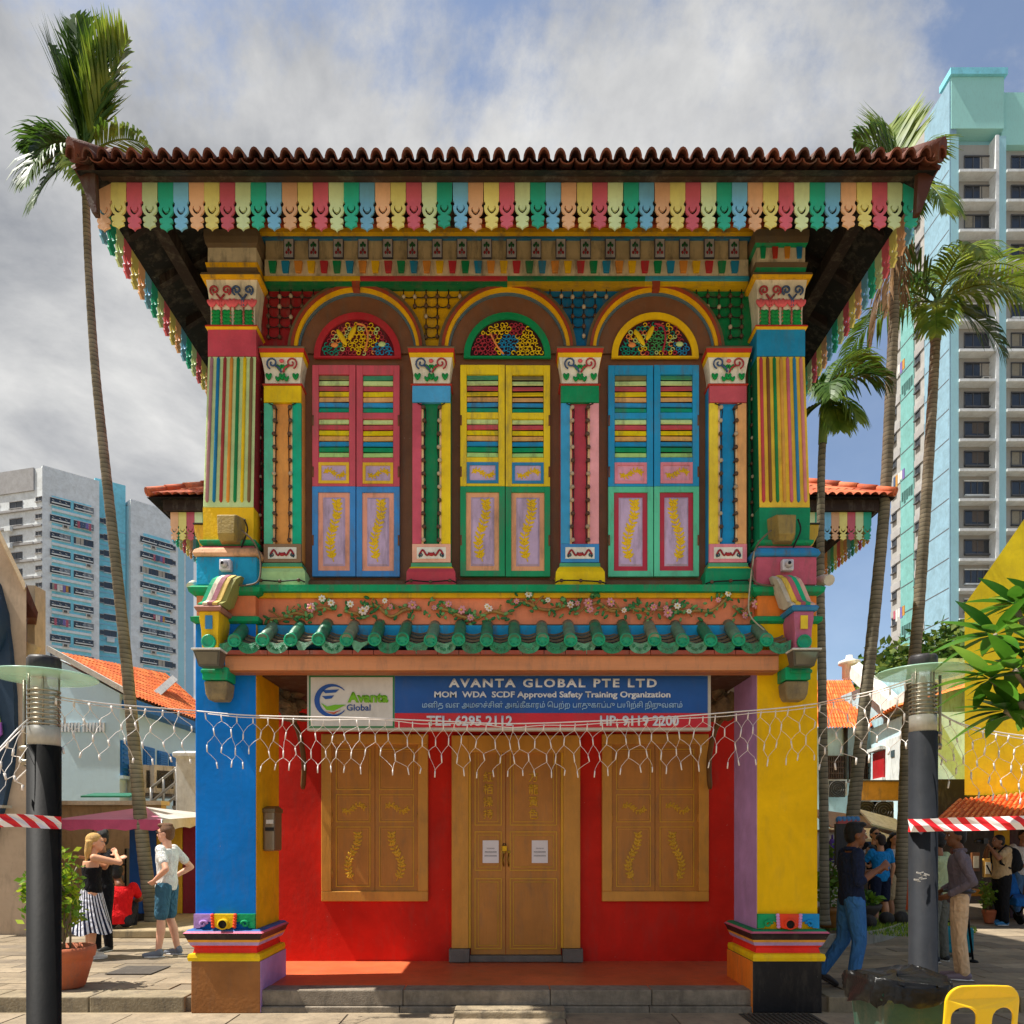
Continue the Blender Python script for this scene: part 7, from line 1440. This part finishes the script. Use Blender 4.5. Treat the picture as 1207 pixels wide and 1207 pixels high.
def cap(q, p0, r0, p1, r1, n=10):
    p0, p1 = Vector(p0), Vector(p1); q.tube([p0, p0.lerp(p1, .5), p1], [r0, (r0+r1)/2, r1], BM, n=n); q.sphere(p0, r0, BM, n, 6); q.sphere(p1, r1, BM, n, 6)
def loft(q, secs, n=18):
    vs = []
    for (cx, cy, z, rx, ry) in secs:
        for j in range(n): a = 6.2832*j/n; vs.append((cx+rx*math.cos(a), cy+ry*math.sin(a), z))
    fs = [(i*n+j, i*n+(j+1) % n, (i+1)*n+(j+1) % n, (i+1)*n+j) for i in range(len(secs)-1) for j in range(n)]
    k = (len(secs)-1)*n; q.add(vs, fs + [tuple(range(n-1, -1, -1)), tuple(range(k, k+n))], BM, True)
def hand(q, el, wr, curl=.5, flip=1, side=None):
    d = (Vector(wr)-Vector(el)).normalized(); s_ = Vector(side) if side else d.orthogonal(); s_ = (s_ - d*s_.dot(d)).normalized(); nn = d.cross(s_)*flip; w = Vector(wr)
    q.sphere(w+d*.045, (.02, .038, .05), BM, 10, 7, rot=Matrix((nn, s_, d)).transposed()); cap(q, w-d*.01, .026, w+d*.03, .024, 8)
    for i, l_ in enumerate((.070, .080, .075, .058)):
        b = w + d*.082 + s_*(i-1.5)*.021; m = b + (d*(1-.3*curl)+nn*curl*.6).normalized()*l_*.5; t = m + (d*(1-curl)+nn*curl).normalized()*l_*.5; cap(q, b-d*.02, .0105, m, .010, 6); cap(q, m, .010, t, .0085, 6)
    b = w+d*.03-s_*.035; m = b + (d*.6-s_*.7+nn*.3).normalized()*.035; cap(q, b, .014, m, .011, 6); cap(q, m, .011, m+(d*.9-s_*.1+nn*.3)*.03, .009, 6)
def person(label, px, d, zf, H, heading, P=None, skinc='#c98f6c', top='#dddddd', sleeve='short', bottom='#3a4a6a', btype='long', shoes='#303030', hair='#2a1c14', hstyle='short', vox=.011, hair_len=0, group=None, sh_sole='#d8d4cc', build=1.0, cat='person', extra=None, head_turn=0):
    J = dict(hipL=(0, .09, .90), hipR=(0, -.09, .90), kneeL=(.015, .10, .49), kneeR=(.015, -.10, .49), ankL=(-.02, .11, .085), ankR=(-.02, -.11, .085), shL=(0, .175, 1.385), shR=(0, -.175, 1.385), elL=(-.03, .24, 1.12), elR=(-.03, -.24, 1.12), wrL=(.05, .25, .89), wrR=(.05, -.25, .89), head=(.02, 0, 1.585), lean=0.0, toeL=(1, .15, 0), toeR=(1, -.15, 0), curl=.5)
    if P: J.update(P)
    V_ = {k: Vector(v) if isinstance(v, tuple) else v for k, v in J.items()}; sc = H/1.71; loc = Vector((X(px, d), d, zf)); M = Matrix.Translation(loc) @ Matrix.Rotation(R(heading), 4, 'Z') @ Matrix.Scale(sc, 4)
    root = thing('person', loc, label, cat, group); b_ = build
    hipc = (V_['hipL']+V_['hipR'])/2; shc = (V_['shL']+V_['shR'])/2
    def tors(f):     # centre line of the trunk between hips and shoulders
        return hipc.lerp(shc, f)
    def torso(q, inf=0, z0=0.0, z1=1.0):
        S = [(-.10, .10, .150), (.0, .112, .165), (.14, .112, .160), (.32, .100, .142), (.52, .105, .150), (.72, .118, .165), (.90, .108, .172), (1.02, .080, .145), (1.09, .055, .075)]
        secs = []
        for f, rx, ry in S:
            if f < z0-.001 or f > z1+.001: continue
            c = tors(f); secs.append((c.x + (.012 if f < .1 else 0), c.y, c.z, rx*b_+inf, ry*b_+inf))
        loft(q, secs)
    nk = shc + Vector((0, 0, .03)); hd = V_['head']; Hr = Matrix.Rotation(R(head_turn), 3, 'Z')
    def hp(x, y, z): return hd + Hr @ Vector((x, y, z))
    def body(q):
        torso(q, -.004)
        cap(q, nk, .062, hp(-.015, 0, -.07), .05, 12); q.sphere(hp(-.008, 0, .025), (.098, .076, .095), BM, 14, 9, rot=Hr); q.sphere(hp(.025, 0, -.04), (.066, .058, .075), BM, 12, 8, rot=Hr); q.sphere(hp(.055, 0, -.085), (.028, .03, .024), BM, 9, 6, rot=Hr)
        cap(q, hp(.085, 0, .015), .011, hp(.107, 0, -.022), .0155, 7)
        q.sphere(hp(.088, 0, -.06), (.012, .024, .010), BM, 8, 5, rot=Hr); q.sphere(hp(.082, 0, .045), (.018, .05, .012), BM, 8, 5, rot=Hr)
        for s in (-1, 1): q.sphere(hp(-.012, s*.076, -.01), (.022, .012, .034), BM, 8, 6, rot=Hr)
        for s in 'LR':
            sh_, el, wr = V_['sh'+s], V_['el'+s], V_['wr'+s]; cap(q, sh_, .052*b_, sh_.lerp(el, .5), .046*b_); cap(q, sh_.lerp(el, .5), .046*b_, el, .037*b_); cap(q, el, .038*b_, el.lerp(wr, .35), .039*b_); cap(q, el.lerp(wr, .35), .039*b_, wr, .026)
            hand(q, el, wr, J['curl'], 1 if s == 'L' else -1, J.get('hs'+s))
            hip, kn, an = V_['hip'+s], V_['knee'+s], V_['ank'+s]; cap(q, hip, .088*b_, hip.lerp(kn, .5), .075*b_); cap(q, hip.lerp(kn, .5), .075*b_, kn, .053*b_); cap(q, kn, .053*b_, kn.lerp(an, .35)+Vector((-.012, 0, 0)), .056*b_); cap(q, kn.lerp(an, .35)+Vector((-.012, 0, 0)), .056*b_, an, .036)
            t = V_['toe'+s].normalized(); cap(q, an+Vector((0, 0, -.03)), .034, an+t*.13+Vector((0, 0, -.052)), .026)
    blob('body', root, M, body, skin(skinc), vox)
    if top:
        def shirt(q):
            torso(q, .012, -.10 if btype != 'skirt' else .0, 1.03 if sleeve != 'tank' else .8)
            if sleeve == 'tank':
                for s in (-1, 1): q.tube([shc+Vector((.08, s*.1, -.12)), shc+Vector((.0, s*.1, .035)), shc+Vector((-.09, s*.08, -.12))], .02, BM, n=7)
            else:
                fr = {'short': .62, 'elbow': 1.0, 'long': 1.0}[sleeve]
                for s in 'LR':
                    sh_, el, wr = V_['sh'+s], V_['el'+s], V_['wr'+s]; e_ = sh_.lerp(el, fr); cap(q, sh_, .066*b_, e_, (.058 if fr < 1 else .05)*b_)
                    if sleeve == 'elbow': cap(q, e_, .05*b_, el.lerp(wr, .15), .05*b_)
                    if sleeve == 'long': cap(q, el, .05*b_, el.lerp(wr, .93), .040)
                if sleeve in ('elbow', 'long'):   # collar
                    q.lathe([(.068, 0), (.072, .02), (.064, .045)], tuple(nk+Vector((-.005, 0, .0))), BM, n=14)
        blob('shirt', root, M, shirt, cloth(top), vox, 2)
    if btype in ('long', 'short'):
        def trs(q):
            torso(q, .010, -.10, .145)
            for s in 'LR':
                hip, kn, an = V_['hip'+s], V_['knee'+s], V_['ank'+s]; md = hip.lerp(kn, .5); cap(q, hip, .104*b_, md, .092*b_)
                if btype == 'short': cap(q, md, .092*b_, hip.lerp(kn, .86), .088*b_)
                else: cap(q, md, .092*b_, kn, .072*b_); cap(q, kn, .072*b_, kn.lerp(an, .55), .066*b_); cap(q, kn.lerp(an, .55), .066*b_, an+Vector((0, 0, .0)), .058*b_)
        blob('trousers' if btype == 'long' else 'shorts', root, M, trs, cloth(bottom), vox, 2)
    if btype == 'skirt':
        q = MB(); n = 112; rows = 14; vs = []; ms = []; navy, wht = cloth('#1c2038'), cloth('#dcdce4')
        for j in range(rows):
            t = j/(rows-1); z = lerp(1.06, .36, t)
            for i in range(n):
                a = 6.2832*i/n; rr = lerp(.125, .30, t**1.1)*(1+.07*t*math.sin(9*a)+.05*t*math.sin(4*a+1)); tw = a + .5*t; vs.append((M @ Vector((rr*.85*math.cos(tw), rr*math.sin(tw)*1.05, z+.02*t*math.sin(5*a)))))
        for j in range(rows-1):
            for i in range(n): q.f.append([j*n+i, (j+1)*n+i, (j+1)*n+(i+1) % n, j*n+(i+1) % n]); q.m.append(navy if (i//2) % 2 else wht); q.s.append(True)
        q.v = [tuple(v) for v in vs]; q.build('skirt', root)
    for s in 'LR':
        an = V_['ank'+s]; t = V_['toe'+s].normalized(); dn = Vector((0, 0, -1))
        def shoe(q):
            cap(q, an+Vector((-.03, 0, -.035)), .040, an+t*.07+Vector((0, 0, -.045)), .040); cap(q, an+t*.07+Vector((0, 0, -.045)), .040, an+t*.17+Vector((0, 0, -.055)), .032); cap(q, an+Vector((-.012, 0, .0)), .043, an+Vector((-.02, 0, -.04)), .044)
        blob('shoe', root, M, shoe, paint(shoes, rough=.6, dirt=.05), vox, 2)
        if sh_sole:
            def sole(q):
                c = an+t*.06+Vector((-.01, 0, -.076)); yaw = math.atan2(t.y, t.x); pitch = -math.asin(max(-1, min(1, t.z))); q.sphere(c, (.145, .052, .013), BM, 16, 6, rot=Euler((0, pitch, yaw)).to_matrix())
            blob('sole', root, M, sole, paint(sh_sole, rough=.6, dirt=.1), vox, 0)
    def hairf(q):
        q.sphere(hp(-.022, 0, .045), (.098, .084, .088), BM, 14, 9, rot=Hr); q.sphere(hp(-.055, 0, -.005), (.06, .074, .085), BM, 12, 8, rot=Hr)
        if hstyle == 'quiff': q.sphere(hp(.05, 0, .112), (.055, .06, .03), BM, 10, 7, rot=Hr); q.sphere(hp(-.02, 0, .115), (.08, .065, .03), BM, 10, 7, rot=Hr)
        if hstyle == 'bun': q.sphere(hp(-.075, 0, .10), (.05, .05, .05), BM, 10, 7, rot=Hr)
        if hstyle == 'long':
            q.sphere(hp(-.03, 0, .05), (.105, .092, .095), BM, 14, 9, rot=Hr)
            for s in (-.07, -.035, 0, .035, .07): q.tube([hp(-.06, s, .03), hp(-.10+abs(s)*.3, s*1.15, -.12), hp(-.10+abs(s)*.2, s*1.2, -hair_len)], [.05, .045, .018], BM, n=8)
    if hstyle: blob('hair', root, M, hairf, paint(hair, rough=.55, mott=.25, bump=.6, scale=30, dirt=0, kind='hair'), vox, 1)
    q = MB()
    for s in (-1, 1):
        q.sphere(M @ hp(.083, s*.031, .018), .0085*sc, paint('#a8a098', mott=0, bump=0, dirt=0), 8, 6); q.sphere(M @ hp(.090, s*.031, .018), .0065*sc, paint('#1a1210', mott=0, bump=0, dirt=0), 6, 5)
    q.build('eyes', root)
    if extra: extra(root, M, V_, hp)
    return root
def sunglasses(root, M, V_, hp):
    q = MB(); bk = paint('#141214', rough=.15, dirt=0, bump=0)
    for s in (-1, 1): q.sphere(M @ hp(.099, s*.034, .016), (.012, .028, .022), bk, 10, 6, rot=M.to_3x3().normalized()); q.tube([M @ hp(.1, s*.058, .02), M @ hp(0, s*.085, .02)], .004, bk, n=4)
    q.tube([M @ hp(.108, -.02, .022), M @ hp(.108, .02, .022)], .004, bk, n=4); q.build('sunglasses', root)
def belt(root, M, V_, hp):
    q = MB(); pts = [M @ Vector((.142*math.cos(a), .195*math.sin(a), .985)) for a in [6.2832*i/24 for i in range(25)]]; q.tube(pts, .016, paint('#2a2420', rough=.5), n=5); q.build('belt', root)
PG = 'people on the paving'
person('blonde woman in a black top and long striped skirt, left of the shophouse', 108, 9.35, KZ, 1.58, 38, dict(elR=(.30, -.27, 1.31), wrR=(.30, -.02, 1.42), elL=(.28, .24, 1.30), wrL=(.34, .02, 1.36), head=(.05, -.01, 1.58)), '#d29a78', '#151417', 'tank', btype='skirt', shoes='#d6d0c6', hair='#c99e58', hstyle='long', hair_len=.28, group=PG, head_turn=-25)
person('person in black with a dark hair bun hugged by the blonde woman', 120, 9.95, KZ, 1.62, 250, dict(elL=(.18, .26, 1.2), wrL=(.3, .12, 1.3)), '#a8714e', '#141316', 'short', '#17161a', 'long', '#222222', '#120e0c', 'bun', group=PG)
person('seated person in a red shirt seen from behind on the left kerb', 140, 11.4, KZ+.12-.42, 1.80, 112, dict(hipL=(0, .10, .52), hipR=(0, -.10, .52), kneeL=(.38, .16, .72), kneeR=(.38, -.16, .72), ankL=(.42, .15, .40), ankR=(.42, -.15, .40), shL=(.12, .18, 1.0), shR=(.12, -.18, 1.0), elL=(.28, .26, .80), elR=(.28, -.26, .80), wrL=(.42, .12, .75), wrR=(.42, -.12, .75), head=(.22, .04, 1.20)), '#7a4c34', '#d0151a', 'short', '#2a2a30', 'long', '#222222', '#100c0a', 'short', group=PG, build=1.08)
person('man in white t-shirt, denim shorts and sunglasses, hands on hips', 197, 9.55, KZ, 1.70, 178, dict(elL=(-.16, .34, 1.14), wrL=(.06, .21, .99), elR=(-.16, -.34, 1.14), wrR=(.06, -.21, .99), kneeL=(.03, .10, .49), ankL=(.05, .13, .085), ankR=(-.09, -.10, .085), curl=.6), '#d8a083', '#d6d4ce', 'short', '#3c6478', 'short', '#707680', '#6a4426', 'quiff', group=PG, extra=sunglasses, sh_sole='#e4e2de')
person('man in navy shirt and blue jeans walking past the yellow pillar', 1003, 7.55, KZ, 1.69, -4, dict(hipL=(0, .08, .90), kneeL=(-.04, .09, .49), ankL=(-.26, .09, .16), toeL=(.85, .05, -.5), kneeR=(.05, -.09, .49), ankR=(-.02, -.09, .085), elR=(-.02, -.25, 1.10), wrR=(.25, -.13, 1.25), elL=(.04, .25, 1.12), wrL=(.28, .12, 1.20), head=(.05, 0, 1.575), hsR=(0, .3, 1), curl=.7), '#7a4c30', '#1e2740', 'elbow', '#3a6ca4', 'long', '#2a201c', '#0e0b0a', 'quiff', vox=.0095, group=PG, sh_sole='#3a2c24')
person('man in grey shirt and beige trousers standing beside the right lamp post', 1131, 8.0, KZ, 1.66, 150, dict(elR=(-.05, -.27, 1.12), wrR=(.16, -.14, .98), elL=(-.12, .30, 1.10), wrL=(.10, .26, .96), head=(.04, 0, 1.585), kneeR=(.02, -.08, .49), ankR=(0, -.07, .085), kneeL=(.0, .08, .49), ankL=(-.05, .08, .085)), '#6a4229', '#6c6168', 'long', '#e0bc94', 'long', '#7a6a74', '#0e0b0a', 'short', vox=.0095, group=PG, head_turn=25, build=.93, extra=belt)
person('person in a pale green shirt half hidden behind the right lamp post', 1106, 9.1, KZ, 1.60, 120, None, '#8a5a3c', '#a8b48a', 'short', '#6a6a60', 'long', '#222222', '#14100e', 'short', vox=.014, group=PG)
def backpack(root, M, V_, hp):
    def bp(q): q.sphere((-.20, 0, 1.20), (.13, .16, .24), BM, 14, 9); q.sphere((-.29, 0, 1.12), (.07, .12, .13), BM, 12, 8)
    blob('backpack', root, M, bp, cloth('#17171b'), .014, 2); q = MB()
    for s in (-1, 1): q.tube([M @ Vector(v) for v in ((-.12, s*.12, 1.42), (.0, s*.125, 1.475), (.12, s*.13, 1.36), (.10, s*.14, 1.15), (-.06, s*.16, 1.05))], .022, cloth('#1c1c20'), n=6)
    q.build('strap', root)
person('photographer in a tan patterned shirt and black trousers with a backpack', 1181, 12.9, KZ, 1.60, 176, dict(elR=(.16, -.26, 1.26), wrR=(.22, -.07, 1.46), elL=(.2, .24, 1.24), wrL=(.26, .07, 1.45), head=(.07, 0, 1.55), ankL=(.03, .15, .085), ankR=(-.08, -.16, .085), curl=.8), '#8a5c40', '#b59a74', 'short', '#17171a', 'long', '#2a6a94', '#16110e', 'short', vox=.013, group=PG, extra=backpack, build=1.15)
q = MB(); c = W(1181, 985, 12.9); cc = Vector((X(1181, 12.9)-.33, 12.9, KZ+1.46)); q.box(cc.x-.03, cc.x+.05, cc.y-.07, cc.y+.07, cc.z-.05, cc.z+.05, paint('#141416', rough=.4)); q.tube([cc+Vector((-.02, 0, 0)), cc+Vector((-.14, 0, -.005))], [.04, .036], paint('#1c1c1e', rough=.35), n=12); q.build('camera_handheld', org=cc, label='black camera held up by the photographer', cat='camera')
person('person in a white shirt at the right edge beside a pushchair', 1206, 13.7, KZ, 1.66, 262, dict(elR=(.1, -.25, 1.1), wrR=(.3, -.15, 1.05)), '#a8765a', '#d8d6d4', 'short', '#4a6a8c', 'long', '#303030', '#1a1412', 'short', vox=.015, group=PG)
person('man in black with sunglasses facing us in the far crowd', 1031, 13.4, KZ, 1.70, 272, None, '#b98462', '#17171a', 'short', '#2a2a30', 'long', '#222222', '#15100e', 'short', vox=.015, group=PG, extra=sunglasses)
person('person in a bright blue t-shirt seen from behind in the far crowd', 1038, 12.4, KZ, 1.58, 100, dict(elL=(.12, .27, 1.15), wrL=(.3, .2, 1.1)), '#b98462', '#1a78b4', 'short', '#1c2236', 'short', '#303030', '#2a1a12', 'short', vox=.014, group=PG)
person('woman in a white top with long dark hair in the far crowd', 1054, 13.6, KZ, 1.60, 265, None, '#c89070', '#dcd8d2', 'short', '#303a50', 'long', '#303030', '#120d0b', 'long', vox=.015, hair_len=.26, group=PG)
person('woman in a pale blouse looking down behind the walking man', 1012, 13.0, KZ, 1.55, 285, dict(elR=(.1, -.22, 1.15), wrR=(.24, -.05, 1.14), elL=(.1, .22, 1.15), wrL=(.24, .05, 1.14)), '#c48c6a', '#d0c6b8', 'short', '#6a5a4a', 'long', '#303030', '#1c130f', 'long', vox=.015, hair_len=.2, group=PG)
person('person in a navy shirt and tan shorts bending in the far crowd', 1046, 12.9, KZ, 1.55, 190, dict(shL=(.22, .17, 1.26), shR=(.22, -.17, 1.26), head=(.36, 0, 1.40), elL=(.3, .22, 1.0), wrL=(.42, .16, .84), elR=(.3, -.22, 1.0), wrR=(.42, -.16, .84)), '#9a6a4c', '#1a2236', 'short', '#a08a68', 'short', '#5a3a2a', '#15100e', 'short', vox=.014, group=PG)
# bags, tripod, pushchair
d = 9.4; su = thing('suitcase', (X(1127, d), d, KZ), 'teal suitcase standing behind the man in beige trousers', 'suitcase'); q = MB(); q.box(X(1108, d), X(1149, d), d, d+.22, KZ+.06, KZ+.38, cloth('#2a7f8c')); q.build('case', su, bevel=.03); q = MB(); q.tube([(X(1127, d)-.08, d+.1, KZ+.38), (X(1127, d)-.08, d+.1, KZ+.45), (X(1127, d)+.08, d+.1, KZ+.45), (X(1127, d)+.08, d+.1, KZ+.38)], .012, blk, n=6); q.build('handle', su)
for p in (1111, 1145): q = MB(); q.lathe([(.035, -.02), (.035, .02)], (X(p, d), d+.05, KZ+.035), blk, n=10, axis='x'); q.build('wheel', su)
d = 9.2; tp = thing('tripod', (X(1143, d), d, KZ), 'black tripod leaning behind the man in the grey shirt', 'tripod'); ap = W(1136, 1040, d)
for e_ in ((1147, 1106, 9.05), (1141, 1100, 9.6), (1131, 1103, 9.5)): q = MB(); z_ = W(e_[0], e_[1], e_[2]); z_.z = KZ+.015; q.tube([ap, z_], [.016, .012], blk, n=6); q.lathe([(.06, -.01), (.05, .01), (.01, .025)], z_, blk, n=10); q.build('leg', tp)
q = MB(); q.tube([ap, ap+Vector((0, 0, .2))], .02, blk, n=8); q.build('head', tp)
d = 13.0; st2 = thing('pushchair', (X(1205, d), d, KZ), 'blue and black pushchair at the right edge', 'pushchair'); q = MB(); q.prismx([(d, KZ+.3), (d+.5, KZ+.35), (d+.65, KZ+.85), (d+.55, KZ+.85), (d+.4, KZ+.5), (d, KZ+.45)], X(1198, d), X(1222, d), cloth('#1d5a9a')); q.build('seat', st2, bevel=.02); q = MB()
for p in (1198, 1222): q.tube([(X(p, d), d-.1, KZ+.08), (X(p, d), d+.4, KZ+.5), (X(p, d), d+.8, KZ+1.0)], .014, blk, n=6); q.tube([(X(p, d), d+.5, KZ+.08), (X(p, d), d+.1, KZ+.5)], .014, blk, n=6)
q.build('frame', st2)
for p in (1198, 1222):
    for y in (d-.1, d+.5): q = MB(); q.lathe([(.08, -.02), (.08, .02)], (X(p, d), y, KZ+.08), blk, n=14, axis='x'); q.build('wheel', st2)

bpy.data.scenes.remove(TMP)
